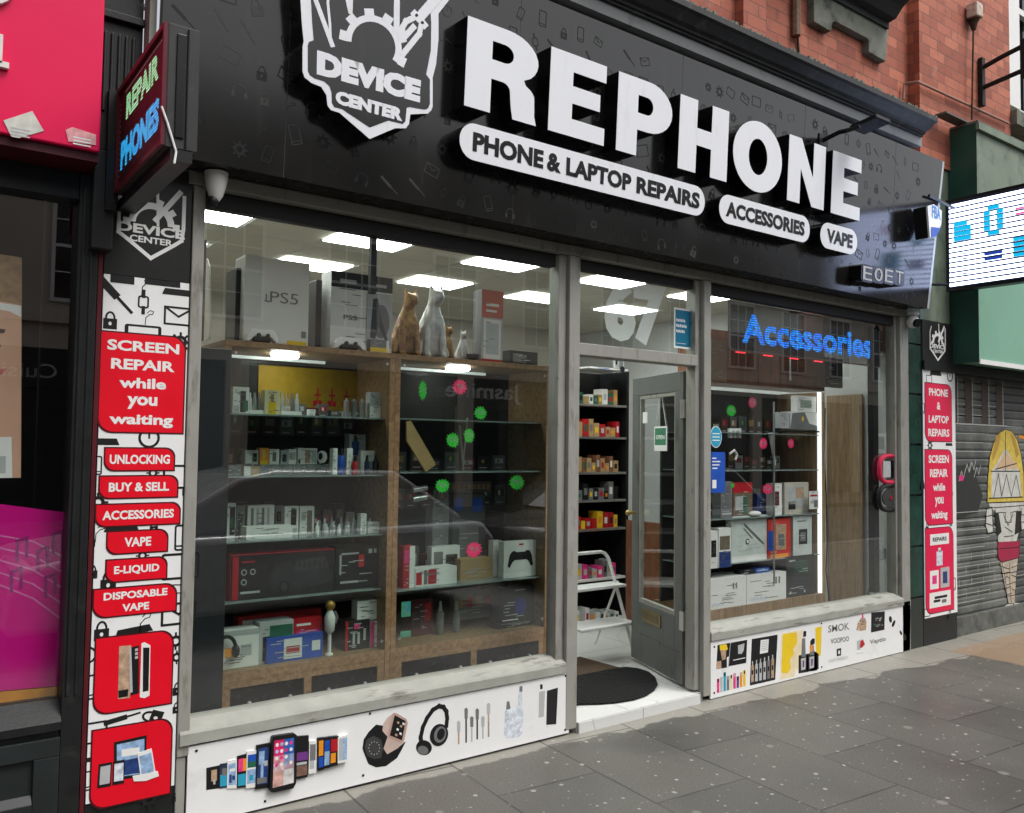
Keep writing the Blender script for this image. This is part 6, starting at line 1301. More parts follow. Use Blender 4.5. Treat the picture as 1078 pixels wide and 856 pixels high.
B('doll_box','tall grey box with a coral red window front beside the statues','box',507.5,530,306,TZ,TY,.09,lgrey,[(.0,.62,1,1,M('coral print',(.60,.14,.09),.5)),(.1,.06,.9,.60,wb),(.2,.12,.8,.55,M('frosty print',(.5,.54,.55),.4)),(.2,.78,.8,.82,wb),(.2,.70,.7,.73,wb),(0,0,1,.05,crimson)],side=mgrey)
B('small_dark_goods','low dark goods at the right end of the cabinet top','goods',537,566,370,TZ,TY,.08,plas_black,[(.1,.2,.4,.8,mgrey)])

# ------------------------------------------------------------------ doorway
t = MB(); t.box(3.19, 4.19, -.028, -.0005, -.01, FZ+.003, marble); t.build('marble_step', None, 'white veined marble step in the doorway', 'step')
HX, HY = 4.225, .13;  A = Vector((.33,.945,0)).normalized(); LW = .77
hd_ = Pl((HX,HY,FZ+.02), A, (0,0,1)); print('door N', hd_.N)
dp = stain(M('grey door paint', (.135,.139,.132), .4, var=.15, scale=5, bump=.1), (.05,.045,.04), 8, .56, .7, .7, (1,1,.4))
hv = Pl((HX,HY,FZ+.02), A, (0,0,1)); hv.N = -hv.N; PB_ = hd_.uv(693,640)[1]; print('pane bottom', PB_)
door = thing('shop_door', 'grey glazed shop door standing open inwards with a brass letter plate', 'door')
DH = 2.03
t = MB(); E = .022
for a, b, c, d in ((0,0,LW,.20),(0,DH-.13,LW,DH),(0,.2005,.11,DH-.1305),(LW-.11,.2005,LW,DH-.1305),(.1105,.2005,LW-.1105,PB_)): t.rect(hd_, a, b, c, d, -E, E, dp)
t.build('leaf', door, bevel=.003)
t = MB(); 
for a, b, c, d in ((.1105,PB_+.0005,LW-.1105,PB_+.025),(.1105,DH-.155,LW-.1105,DH-.1305),(.1105,PB_+.0255,.128,DH-.1555),(LW-.128,PB_+.0255,LW-.1105,DH-.1555)): t.rect(hd_, a, b, c, d, -E+.006, E-.006, frame_grey)
t.build('glazing_bead', door)
t = MB(); t.rect(hd_, .129, PB_+.026, LW-.129, DH-.156, -.003, .003, glass_m); t.build('door_pane', door)
t = MB(); la, lb_ = hd_.uv(699,662), hd_.uv(680,639); lc = (la[1]+lb_[1])/2; t.rect(hv, la[0], lc-.045, lb_[0], lc+.045, E+.0005, E+.008, M('aged brass', (.30,.24,.13), .35, .7)); t.rect(hv, la[0]+.03, lc-.025, lb_[0]-.03, lc+.025, E+.0085, E+.011, M('brass flap', (.22,.17,.09), .4, .7)); t.build('letter_plate', door)
for zz in (.35, 1.72): t = MB(); t.rect(hd_, -.035, zz, .02, zz+.12, -E-.012, -E-.0005, metal); t.build('hinge', door); t = MB(); t.tube([hd_.p(-.008,zz,0), hd_.p(-.008,zz+.12,0)], .011, metal); t.build('hinge_knuckle', door)
t = MB(); c = hd_.p(LW-.055, 1.05, -E); t.tube([c, c+hv.N*.045], .011, M('brass', (.5,.35,.12), .3, .8)); t.ball(c+hv.N*.055, .022,.022,.022, M('brass', (.5,.35,.12))); t.build('door_knob', door, smooth=True)
sg = thing('open_sign', 'small hanging sign with a green card on the glass of the open door', 'sign')
t = MB(); s0, s1 = hd_.uv(703,472), hd_.uv(690,452); sa, sb_, sc_, sd_ = s0[0], (s0[1]+s1[1])/2-.085, s1[0], (s0[1]+s1[1])/2+.085; t.rect(hv, sa, sb_, sc_, sd_, .006, .009, print_white); t.rect(hv, sa+.012, sb_+.04, sc_-.012, sd_-.012, .009, .0095, M('green card print', (.06,.22,.12), .5))
t.text(hv, 'OPEN', sc_-.03, sb_+.08, sa+.03, sb_+.11, .0095, .0102, print_white, .03); t.build('card', sg)
t = MB(); t.tube([hv.p(sa+.01,sd_,.008), hv.p((sa+sc_)/2,sd_+.26,.008), hv.p(sc_-.01,sd_,.008)], .0025, print_white, 6); t.build('cord', sg)
MB().rect(hv, .56, 1.70, .63, 1.78, .004, .006, print_white).build('door_sticker', None, 'small white square sticker in the top corner of the door glass', 'sticker')
# step ladder
ld = thing('step_ladder', 'white folding two tread step ladder just inside the doorway', 'step ladder')
wl2 = M('white ladder enamel', (.68,.68,.66), .35, var=.08, bump=.05)
B0 = G(668,690,FZ); LX = B0.x; LYy = B0.y; Wd = .60; Hh = .80
arch_l = []
top_y = LYy+.22
def lp_(x, z): return (x, LYy+.0+(z-FZ)*.30, z)
t = MB(); pts = [lp_(LX, FZ+.01), lp_(LX-.045, FZ+.45), lp_(LX-.07, FZ+.66)] + [lp_(LX-.07-.07*(1-math.cos(a)), FZ+.66+.09*math.sin(a)) for a in (.5,1.0,1.57)] + [lp_(LX-Wd+.14, FZ+.75)] + [lp_(LX-Wd+.07+.07*math.cos(a), FZ+.66+.09*math.sin(a)) for a in (1.57,1.0,.5)] + [lp_(LX-Wd+.07, FZ+.66), lp_(LX-Wd+.045, FZ+.45), lp_(LX-Wd, FZ+.01)]
t.tube(pts, .013, wl2, 10); t.build('front_frame', ld, smooth=True)
for zz, dd in ((.24,.24),(.50,.16)):
    t = MB(); y0 = LYy+zz*.30-.02; t.box(LX-Wd+.03, LX-.03, y0-dd*.45, y0+dd*.55, FZ+zz, FZ+zz+.022, wl2); t.build('tread', ld, bevel=.005)
for s_ in (LX-.035, LX-Wd+.035): t = MB(); t.tube([(s_, LYy+.15, FZ+.53), (s_, LYy+.40, FZ+.01)], .010, wl2); t.build('rear_leg', ld)
for s_ in (LX, LX-Wd): t = MB(); t.lathe((s_, LYy, FZ+.001), [(.017,0),(.017,.03)], plas_grey, 10); t.build('rubber_foot', ld)
# mats
t = MB(); zm = FZ+.002
ms = [G(x_, y_, FZ) for x_, y_ in ((611,743),(632,742.5),(650,741),(668,738),(680,734),(689,728),(692.5,722),(690,715),(683,709),(672,705.5),(660,704),(652,704.5))]
pts = [(p_.x, p_.y) for p_ in ms] + [(3.55,1.0),(3.22,.95),(3.22,.2)]
rubber = M('black ribbed rubber', (.008,.008,.008), .8, spec=.2)
def ribs(m):
    nt = m.node_tree; N = nt.nodes; L = nt.links; b = N['Principled BSDF']; tc = N.new('ShaderNodeTexCoord'); wv = N.new('ShaderNodeTexWave'); wv.inputs['Scale'].default_value = 9; wv.inputs['Distortion'].default_value = .4; wv.bands_direction = 'X'
    L.new(tc.outputs['Object'], wv.inputs['Vector']); bp = N.new('ShaderNodeBump'); bp.inputs['Distance'].default_value = .01; bp.inputs['Strength'].default_value = .8; L.new(wv.outputs['Fac'], bp.inputs['Height']); L.new(bp.outputs[0], b.inputs['Normal'])
ribs(rubber)
cxm = 3.62; ell_ = [(3.24,.12),(3.45,.085),(3.7,.085),(3.92,.13),(4.06,.22),(4.12,.36),(4.08,.5),(3.98,.62),(3.80,.66),(3.24,.62)]
gp = Pl((0,0,FZ),(1,0,0),(0,1,0))
t.prism(gp, pts[:12] + [(3.24,pts[11][1]-.0),(3.24,pts[0][1])], .005, .014, rubber); t.build('door_mat', None, 'black half round ribbed rubber mat in the doorway', 'door mat', bevel=.002)
t = MB(); bmq = [G(x_, y_, FZ) for x_, y_ in ((611,714),(611,692),(656,703.5),(640,712))]
t.prism(gp, [(3.24,.45),(3.24,G(611,692,FZ).y+.1),(G(611,692,FZ).x,G(611,692,FZ).y)] + [(G(655,704,FZ).x, G(655,704,FZ).y), (3.9,.45)], .0004, .0045, M('brown coir mat', (.075,.05,.032), .9, var=.3, scale=60, bump=.5)); t.build('coir_mat', None, 'brown mat partly under the black rubber mat', 'door mat')
# shelving seen through the door
su = thing('shelf_unit', 'black shelving of colourful packets at the back of the doorway', 'shelving')
SY = 2.05; sx0, sx1 = 4.30, Xat(661,600,SY)
print('shelf unit', sx0, sx1)
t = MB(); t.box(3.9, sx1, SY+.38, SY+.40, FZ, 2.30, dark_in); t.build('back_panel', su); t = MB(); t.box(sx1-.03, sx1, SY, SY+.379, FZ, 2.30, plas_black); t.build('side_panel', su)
szs = [Zat(640,y_,SY) for y_ in (655,608,556,526,497,460,426)]
for z in szs: t = MB(); t.box(3.9, sx1-.031, SY, SY+.378, z-.02, z, metal if z > .6 else wb); t.build('shelf', su)
rr_ = random.Random(21); cols_ = [yellow,crimson,wb,tan,mgrey,lgrey,orange,plas_black,green_d]; rowcols = {0:[wb,lgrey],1:[lgrey,mpink,mgrey],2:[crimson,yellow,crimson],3:[mgrey,plas_black],4:[tan,red_wood,tan],5:[tan,crimson,tan],6:[green_d,tan,wb]}
n_ = 0
wher = ['lowest','second lowest','third','fourth','fifth','sixth','top']
cname = {id(yellow):'yellow',id(crimson):'dark red',id(wb):'white',id(tan):'tan',id(mgrey):'dark grey',id(lgrey):'pale grey',id(orange):'orange',id(plas_black):'black',id(green_d):'dark green',id(mpink):'pink',id(red_wood):'brown'}
for i, z in enumerate(szs):
    x = 4.18+.0; xs_ = G(612,600,1).x
    x = Xat(611, 560, SY)-.02; k_ = 0; seen = {}
    while x < sx1-.12:
        w_ = rr_.uniform(.045,.075); h_ = rr_.uniform(.07,.16); mm = rowcols[i][k_ % len(rowcols[i])]
        if i == 6: h_ *= .9
        cn_ = cname[id(mm)]; seen[cn_] = seen.get(cn_, 0)+1
        lab = '%s packet, %s shelf of the doorway unit, %s of that colour' % (cn_, wher[i], ['first','second','third','fourth','fifth','sixth','seventh','eighth','ninth','tenth','eleventh','twelfth'][seen[cn_]-1])
        t = MB(); t.box(x, x+w_*.9, SY+.03, SY+.15, z+.001, z+h_, mm); t.rect(Pl((0,SY+.03,0),(1,0,0),(0,0,1)), x+w_*.2, z+h_*.3, x+w_*.7, z+h_*.7, .0003, .001, cols_[(n_*5) % 9]); t.build('packet', None, lab, 'packet', 'packets on the doorway shelving'); n_ += 1; k_ += 1; x += w_
bx_ = thing('printer_box', 'white carton with a blue splash on top of the doorway shelving', 'box'); x0, x1 = Xat(620,410,SY-.1), Xat(661,410,SY-.1); za, zb_ = Zat(640,426,SY-.1)+.0, Zat(640,389,SY-.1)
t = MB(); t.box(x0, x1, SY-.1, SY+.25, 2.31 if za < 2.31 else za, zb_, wb); pl = Pl((0,SY-.1,0),(1,0,0),(0,0,1)); za = max(za,2.31)
D = lambda a, b: (x0+(x1-x0)*a, za+(zb_-za)*b)
t.prism(pl, [D(.2,.35),D(.5,.3),D(.55,.7),D(.25,.75)], .0003, .001, blue); t.prism(pl, [D(.6,.1),D(.8,.1),D(.78,.4)], .0003, .001, mgrey); t.prism(pl, arc(*D(.85,.25),.03,.03,0,345,12), .0003, .001, plas_black); t.build('carton', bx_)
B('display_board','pale grey spotted board above the doorway shelving','board',647,657,374,None,SY+.2,.02,lgrey,[(.1,.1,.3,.3,plas_black),(.1,.6,.3,.8,plas_black),(.5,.1,.9,.9,mgrey)],py1=400)
MB().box(5.4, 5.44, 1.2, 1.9, FZ, .95, red_wood).build('counter', None, 'reddish brown counter behind the open door', 'counter')

# ------------------------------------------------------------------ right display window
rc = thing('display_cabinet', 'glass shelf display with a bright light strip in the right window', 'display cabinet')
RY = .30; rx0, rx1 = 4.62, Xat(865,500,RY); rsz = [Zat(800,y_,RY) for y_ in (456,495,544,590)]; rb_z = Zat(800,634,RY); rt_z = Zat(800,408,RY)
print('right cab', rx0, rx1, rsz, rb_z, rt_z)
t = MB(); t.box(rx0, rx1+.02, RY-.02, RY+.5, FZ, rb_z-.001, brown_panel); t.build('base_plinth', rc)
t = MB(); t.box(rx0, rx1, RY+.42, RY+.44, rb_z, rt_z, M('smoked back', (.06,.058,.055), .3)); t.build('back_panel', rc)
for z in rsz: t = MB(); t.box(rx0, rx1-.03, RY, RY+.41, z-.007, z, M('shelf glass edge', (.22,.27,.26), .15)); t.build('glass_shelf', rc)
t = MB(); t.box(rx1-.028, rx1, RY, RY+.02, rb_z, rt_z, strip_white); t.build('light_strip', rc)
t = MB(); t.box(rx1+.0, rx1+.03, RY-.01, RY+.44, rb_z, rt_z, brown_panel); t.build('side_panel', rc)
t = MB(); xm = Xat(813.5,520,RY); t.tube([(xm,RY-.01,rb_z+.12),(xm,RY-.01,rt_z-.1)], .008, metal); t.build('upright_rod', rc)
G2 = 'goods in the right display window'
z = rb_z
B('flat_carton','white carton with small black marks, left of a low pair','box',747.5,785.5,608,z,RY-.01,.22,wb,[(.62,.6,.66,.8,mgrey),(.70,.6,.74,.8,mgrey),(.4,.4,.5,.44,lgrey),(.05,.1,.4,.2,pale_p)],G2); B('flat_carton','white carton with small black marks, right of a low pair','box',786,827.5,604,z,RY-.01,.22,wb,[(.72,.6,.76,.85,mgrey),(.80,.6,.84,.85,mgrey),(.1,.1,.5,.2,pale_p)],G2)
B('laptop_box','matt black carton with a faint green mesh pattern','box',828,857.5,585,z,RY,.25,M('black mesh carton',(.03,.032,.034),.5),[(.1,.88,.3,.91,lgrey)]+[(.28+.08*i,.55+.07*j,.33+.08*i,.59+.07*j,green_d) for i in range(6) for j in range(5)]+[(.1,.08,.15,.14,lgrey),(.6,.08,.65,.14,lgrey)],G2)
B('phone_box','small blue phone box lying on the low white cartons','box',795,810,598,Zat(800,604,RY-.01),RY+.03,.06,blue,[(.1,.3,.9,.7,lblue)],G2); B('phone_box','slim black phone box beside the small blue one','box',779,794.5,600,Zat(785,606,RY-.01),RY+.03,.06,plas_black,(),G2)
z = rsz[3]
B('tablet_box','large pale tablet box picturing a slanted grey pencil','box',770,808,543,z,RY+.03,.05,M('pale grey carton',(.55,.60,.57),.4),[(0,.0,1,.12,wb)],G2)
t = MB(); pl = Pl((0,RY+.027,0),(1,0,0),(0,0,1)); t.stroke(pl, [pl.uv(784,552),pl.uv(804,572)], .012, 0, .001, mgrey); t.stroke(pl, [pl.uv(783,556),pl.uv(792,566)], .006, 0, .001, mgrey); t.prism(pl, arc(*pl.uv(787,570),.02,.02,0,345,12), 0, .0014, plas_black); t.prism(pl, arc(*pl.uv(787,570),.013,.013,0,345,12), .0014, .002, wb); t.build('pencil_picture', None, 'slanted stylus picture on the front of the pale tablet box', 'picture card')
B('camera_box','white box with a dark gadget pictured and navy lower half','box',756.5,769.5,556,z-.02,RY-.01,.08,wb,[(.05,.0,.98,.40,M('navy carton',(.02,.045,.18),.5)),(.1,.45,.9,.8,M('photo olive brown',(.15,.12,.08)))],G2); B('small_box','white box with a black figure at the left edge of the shelf','box',748,755.5,559,z-.02,RY-.01,.08,wb,[(.1,.3,.8,.75,plas_black)],G2)
B('red_box','bright red box with an orange triangle pattern and blue corner','box',808.5,832,546,z,RY+.02,.08,M('vermilion print',(.60,.05,.04),.5),[(.0,.2,.3,.7,blue),(.35,.2,.8,.85,skin_b),(.45,.3,.72,.6,mgrey),(.1,.0,.9,.1,orange)],G2); B('speaker_box','pale white box with a black device pictured, beside the red box','box',835,854.5,543,z,RY+.02,.08,M('pale grey carton',(.55,.60,.57)),[(.3,.28,.75,.66,plas_black),(.38,.36,.66,.58,mgrey),(.2,.85,.7,.88,mgrey)],G2)
z = rsz[2]
B('dark_box','dark tall box at the left end behind the stickers','box',759,771,507,z,RY+.02,.08,mgrey,[(.1,.1,.9,.15,lgrey)],G2); B('red_top_box','box with a red lid and green card picture in the right window','box',772,792,508,z,RY+.05,.08,crimson,[(0,0,1,.7,M('photo olive brown',(.15,.12,.08))),(.1,.2,.5,.6,lgrey),(.5,.1,.7,.6,green_d)],G2)
B('slim_box','white box with a wine red oval pictured','box',813.5,823,509,z,RY+.02,.06,wb,[(.2,.3,.7,.75,M('dark wine carton',(.10,.012,.014)))],G2); B('photo_box','cream box with a faded gadget photo on the third shelf','box',826,851,508,z,RY+.03,.06,M('cream carton',(.50,.46,.38),.5),[(.08,.2,.85,.9,lgrey),(.15,.15,.45,.4,plas_black),(.45,.5,.8,.85,skin_b)],G2); B('price_tag','white hanging tag with red words beside the light strip','tag',852,861.5,517,None,RY-.02,.003,wb,[(.1,.7,.9,.8,crimson),(.5,.1,.9,.5,mgrey)],G2,py1=536)
ms_ = thing('computer_mouse', 'pale silver computer mouse lying on the third shelf', 'computer mouse', group=G2); c = W(798,536,RY); t = MB(); t.ball((c.x,c.y+.03,rsz[2]+.02), .065,.035,.022, plas_white, 16); t.build('shell', ms_, smooth=True)
B('blue_pack','dark blue pack behind the red star','pack',797,812,520,z,RY+.1,.05,M('navy carton',(.02,.045,.18)),(),G2)
z = rsz[1]
cm = thing('camera_box', 'white camera box with dark front and yellow dot on the second shelf', 'box', group=G2)
B('gadget_box','grey and white gadget box, lower of the pile','box',820.5,831,434,None,RY+.02,.06,lgrey,(),G2,py1=451)
x0, x1 = Xat(832,440,RY+.02), Xat(862,440,RY+.02); t = MB(); t.box(x0, x1, RY+.02, RY+.1, Zat(845,452,RY+.02), Zat(845,434,RY+.02), wb); pl = Pl((0,RY+.02,0),(1,0,0),(0,0,1)); t.prism(pl, [pl.uv(832,452),pl.uv(834,435),pl.uv(847,434),pl.uv(852,446),pl.uv(862,449),pl.uv(862,453)], .0003,.001, mgrey); c = pl.uv(845,441); t.prism(pl, arc(c[0],c[1],.014,.02,0,345,12), .001,.0015, yellow); t.build('carton', cm)
B('sage_box','white box with a sage green window on top of the pile','box',839.5,859,417,None,RY+.03,.06,wb,[(.15,.25,.75,.75,M('sage print',(.30,.38,.30),.5))],G2,py1=434)
MB().box(Xat(819,452,RY), rx1-.03, RY-.005, RY+.2, Zat(845,453.2,RY)-.012, Zat(845,453.2,RY), plas_black).build('pile_shelf', None, 'short black shelf carrying the camera box pile', 'shelf')
for px_, py_, rx, ry, mm, lab in ((769.8,432.5,5.5,6.5,green_p,'green neon star high in the right window'),(792,424,4.8,6,M('rose neon card',(.55,.05,.12),.6),'dull rose neon star high in the right window'),(803.5,467,4.5,6.5,pink_p,'pink neon star left of a pair in the right window'),(832.5,467,3.5,5.5,pink_p,'narrow pink neon star right of a pair in the right window'),(808,515,6,6,pink_p,'round pink neon star before the third shelf'),(771,511,2.2,3,green_p,'tiny green neon dot beside the red lidded box')):
    star(px_, py_, rx, ry, mm, lab, RY-.02)
for i, (a, b, c_, d) in enumerate(((766,451,778,461),)):
    t = MB(); pl = Pl((0,RY+.05,0),(1,0,0),(0,0,1)); t.loops(pl, [[pl.uv(a,d),pl.uv(a,b),pl.uv(c_,b),pl.uv(c_,d),pl.uv(c_-2,d),pl.uv(c_-2,b+3),pl.uv(773,b+3),pl.uv(773,d),pl.uv(771,d),pl.uv(771,b+3),pl.uv(768.5,b+3),pl.uv(768.5,d)]], 0, .02, wb); t.build('white_bracket', None, 'small white comb shaped stand in the right window', 'stand')
t = MB(); t.tube([W(768,478,RY), W(773,474,RY), W(776,479,RY), W(774,484,RY)], .009, plas_white); t.build('white_earpiece', None, 'curved white earpiece below the comb shaped stand', 'earpiece', smooth=True)
t = MB(); t.tube([W(811,456,RY+.02), W(813,470,RY+.02), W(816,490,RY+.02)], [.018,.013,.006], plas_white); t.build('hanging_cable', None, 'white tapering cable hanging beside the pink stars', 'cable', smooth=True)
back_stock(rx0+.35, rx1-.05, rsz[1], RY+.34, 10, .08, .16, dkp, 'on the right window second shelf', 'stock at the back of the right window')
back_stock(rx0+.35, rx1-.05, rsz[0], RY+.34, 9, .08, .15, dkp, 'on the right window top shelf', 'stock at the back of the right window')
back_stock(rx0+.30, rx1-.05, rsz[2], RY+.36, 9, .12, .18, dkp, 'behind the right window third shelf', 'stock at the back of the right window')
# bulkhead cupboards, walls, wood panel
cb_ = thing('wall_cupboard', 'reddish brown high cupboards across the back of the right window', 'cupboard')
KY = .62; kx1 = Xat(868,400,KY)
t = MB(); t.box(5.0, kx1, KY, KY+.30, Zat(820,408,KY), Zat(820,356,KY), red_wood); t.build('carcass', cb_)
for x_ in (5.6, kx1-.62, kx1-.02):
    t = MB(); t.box(x_, x_+.008, KY-.003, KY-.0005, Zat(820,408,KY)+.01, Zat(820,356,KY)-.01, plas_black); t.build('door_gap', cb_)
t = MB(); xh = Xat(832,392,KY-.03); t.tube([(xh,KY-.03,Zat(832,407,KY-.03)+.05),(xh,KY-.03,Zat(832,378,KY-.03))], .010, metal); t.build('handle', cb_)
B('cardboard_panel','pale brown card panel at the left of the right window','panel',748,765,358,None,.45,.02,M('pale brown card',(.34,.23,.14),.6),(),py1=401)
B('monitor','black screen hanging beside the high cupboards','monitor',868.5,887,377,None,.52,.04,plas_black,(),py1=408)
B('wall_cupboard','red brown upper cupboard near the right window top corner','cupboard',866,936,322,None,.27,.2,red_wood,[(.2,.3,.6,.7,brown_panel)],py1=366)
sw = Pl((6.99,0,0),(0,-1,0),(0,0,1))
t = MB(); a = sw.uv(873,640); b = sw.uv(910,417)
print('wood panel', a, b)
t.box(6.955, 6.985, -sw.uv(873,520)[0]*-1 if 0 else min(-sw.uv(910,520)[0], -sw.uv(873,520)[0]), max(-sw.uv(910,520)[0], -sw.uv(873,520)[0]), FZ, sw.uv(890,416)[1], brown_panel); t.build('wood_panel', None, 'tall brown wood panel against the white side wall', 'panel', bevel=.003)
t = MB(); pts_ = [sw.uv(*p_) for p_ in ((872,430),(871,480),(873,520),(874,570),(873,600),(877,640))]; t.tube([(6.94, -u_, v_) for u_, v_ in pts_], .006, plas_black, 6); t.build('hanging_cable', None, 'thin black cable running down the wood panel', 'cable')
t = MB(); u0_, v0_ = sw.uv(914,500); u1_, v1_ = sw.uv(937,456); t.rect(Pl((6.985,0,0),(0,-1,0),(0,0,1)), u0_, v0_, u1_, v1_, .0, .003, print_white) if False else t.box(6.982, 6.988, -u1_, -u0_, v0_, v1_, print_white)
t.box(6.979, 6.9815, -u1_+.03, -u0_-.03, v0_+.02, v0_+.07, mgrey); t.box(6.979, 6.9815, -u1_+.05, -u0_-.05, v1_-.14, v1_-.03, lgrey); t.box(6.979, 6.9815, -u1_+.03, -u0_-.03, v0_+.12, v0_+.19, M('photo grey',(.3,.29,.28),.5)); t.build('notice_sheet', None, 'white notice sheet with grey pictures on the side wall', 'notice')
MB().box(6.40, 6.47, .11, .16, .47, 2.6, plas_black).build('black_post', None, 'black post at the right edge of the display window', 'post')
t = MB(); c = W(926,583,.14); t.box(c.x-.09, c.x+.05, .11, .17, c.z-.045, c.z+.045, plas_grey); sk_ = t.build('socket_box', None, 'grey socket box fixed to the black post', 'socket box', bevel=.004)
t = MB(); t.tube([c+Vector((-.06,0,-.04)), c+Vector((-.11,0,-.14)), c+Vector((-.13,.02,-.3)), c+Vector((-.14,.02,-.42))], .006, plas_black, 6); t.build('socket_cable', None, 'thin black cable curling below the grey socket box', 'cable')
def hoop(px_, py_, rx, ry, mm, lab, inner, cat):
    c = W(px_,py_,.055-.02+.0); Y=.055; pl = Pl((0,.045,0),(1,0,0),(0,0,1)); c = pl.uv(px_,py_); Rx = pl.uv(px_+rx,py_)[0]-c[0]; Ry = pl.uv(px_,py_-ry)[1]-c[1]
    th = thing('strap_ring', lab, cat); pts = [pl.p(c[0]+Rx*math.copysign(abs(math.cos(a))**.7,math.cos(a)), c[1]+Ry*math.copysign(abs(math.sin(a))**.7,math.sin(a)), 0) for a in [2*math.pi*i/28 for i in range(29)]]
    t = MB(); t.tube(pts, .018, mm, 8); t.build('ring', th, smooth=True); inner(t, th, pl, c, Rx, Ry)
pinkrub = M('hot red rubber', (.60,.02,.07), .4)
def in1(_, th, pl, c, Rx, Ry):
    t = MB()
    for s_ in (.28,-.28): t.rect(pl, c[0]+.1*Rx, c[1]+s_*Ry-.04, c[0]+.75*Rx, c[1]+s_*Ry+.04, -.01, .012, plas_black)
    t.rect(pl, c[0]-.7*Rx, c[1]-.6*Ry, c[0]-.0*Rx, c[1]+.6*Ry, -.008, .006, lgrey); t.build('insert', th)
def in2(_, th, pl, c, Rx, Ry):
    t = MB(); t.prism(pl, arc(c[0],c[1],Rx*.7,Ry*.7,0,345,20), -.006, .004, M('dark lens face',(.06,.06,.06),.1)); t.prism(pl, arc(c[0],c[1],.015,.015,0,345,10), .004, .01, crimson); t.build('face', th)
hoop(937,494,11,14,pinkrub,'hot red rubber ring display hanging on the black post',in1,'ring display'); hoop(937,524,11.5,13,plas_black,'black ring display hanging just below the red one',in2,'ring display')
# lit window sign
ws = thing('led_window_sign', 'blue lit Accessories sign hanging inside the top of the right window', 'led sign')
NY = .14; npn = Pl((0,NY,0),(1,0,0),(0,0,1)); a = npn.uv(768,372); b = npn.uv(926,345)
u0_, u1_ = npn.uv(768,345)[0], npn.uv(926,350)[0]; v0_ = npn.uv(850,378)[1]; v1_ = npn.uv(850,330)[1]
t = MB(); smk = veil('smoked sign board', (.03,.025,.022), .55); t.rect(npn, u0_, v0_, u1_, v1_, -.01, 0, smk); t.build('board', ws)
t = MB()
for (a_, b_, c_, d_) in ((u0_,v0_,u1_,v0_+.012),(u0_,v1_-.012,u1_,v1_),(u0_,v0_,u0_+.012,v1_),(u1_-.012,v0_,u1_,v1_)): t.rect(npn, a_, b_, c_, d_, -.015, .004, M('brown sign rim',(.10,.06,.045),.5))
t.build('rim', ws)
nb = led_dots('blue sign diodes', (.0,.10,1), (.02,.40,1), .0165, 1.5, .36, (.0,.02,.08)); nr = M('red sign diodes', (1,.05,.08), .5, emis=1.2, ecol=(1,.03,.05))
vs_, fs_, _ = text_geo('Accessories', .03, False)
ua, ub = npn.uv(781,350)[0], npn.uv(918,355)[0]
t = MB(); t.text(npn, 'Accessories', ua, v0_+(v1_-v0_)*.18, ub, v0_+(v1_-v0_)*.78, .001, .002, nb, .035); t.build('lit_lettering', ws)
t = MB()
for i in range(6):
    x_ = u0_+.12+i*(u1_-u0_-.2)/5.5; t.rect(npn, x_, v1_+.012, x_+.07, v1_+.018, -.008, .002, nr)
    if i < 4: t.rect(npn, x_-.05, v0_-.012, x_+.05, v0_-.005, -.008, .002, nr)
t.build('red_lamps', ws)
for x_ in (u0_+.3, u1_-.3): t = MB(); t.tube([(x_,NY+.005,v1_),(x_,NY+.005,2.99)], .002, plas_black, 5); t.build('hanging_wire', ws)
# ================================================================== ACROSS THE STREET (mirrored in the glass)
ob_ = thing('street_building', 'pale rendered building with sash windows across the street, reflected in the glass', 'building')
OY = -15.0
rend = M('pale render', (.56,.52,.44), .8, var=.1, scale=1.5); dkshop = M('dark shop paint', (.02,.022,.025), .4)
def opp(name, x0, x1, y0, y1, z0, z1, m, par=ob_):
    t = MB(); t.box(x0, x1, y0, y1, z0, z1, m); return t.build(name, par)
wins = []
x = -9.0
while x < 44: wins.append(x); x += 2.9
zr = [(4.4,6.5)]
t = MB(); t.box(-14, 48, OY-1, OY-.02, 3.4, 7.6, rend)
t.box(-14, 48, OY-.02, OY+.25, 7.1, 7.5, rend); t.box(-14, 48, OY-.02, OY+.12, 3.9, 4.05, rend); t.build('facade', ob_)
opp('roof', -14, 48, OY-4, OY-1.0, 7.4, 7.7, M('slate roof', (.05,.05,.055), .7))
for x in wins:
    for z0, z1 in zr:
        t = MB(); fw = print_white
        t.box(x, x+1.25, OY-.018, OY+.02, z0, z1, M('dark glass', (.02,.022,.025), .08))
        for q_ in (x-.07, x+1.25): t.box(q_, q_+.07, OY-.018, OY+.06, z0-.07, z1+.07, fw)
        t.box(x, x+1.25, OY-.018, OY+.06, z0-.07, z0, fw); t.box(x, x+1.25, OY-.018, OY+.06, z1, z1+.07, fw); t.box(x, x+1.25, OY+.021, OY+.055, (z0+z1)/2-.03, (z0+z1)/2+.03, fw)
        for k_ in (1,2): t.box(x+1.25*k_/3-.015, x+1.25*k_/3+.015, OY+.021, OY+.045, z0, z1, fw)
        for k_ in (.25,.75): t.box(x, x+1.25, OY+.021, OY+.044, z0+(z1-z0)*k_-.012, z0+(z1-z0)*k_+.012, fw)
        t.build('sash_window', ob_)
t = MB(); t.box(-14, 48, OY-1, OY-.02, 0, 3.39, dkshop); t.build('ground_floor', ob_)
for i, x in enumerate(range(-12, 46, 6)): opp('pier', x, x+.5, OY-.02, OY+.1, 0, 3.39, rend); opp('shop_glass', x+.7, x+3.8, OY-.018, OY-.005, .6, 2.5, M('dark glass', (.02,.022,.025)))
OP = Pl((0,OY+.08,0), (-1,0,0), (0,0,1))
jb = thing('restaurant_sign', 'dark board with the white word Jasmine across the street, mirrored in the glass', 'shop sign')
t = MB(); t.box(9.5, 15.5, OY-.018, OY+.08, 2.62, 3.38, dkshop); t.build('board', jb)
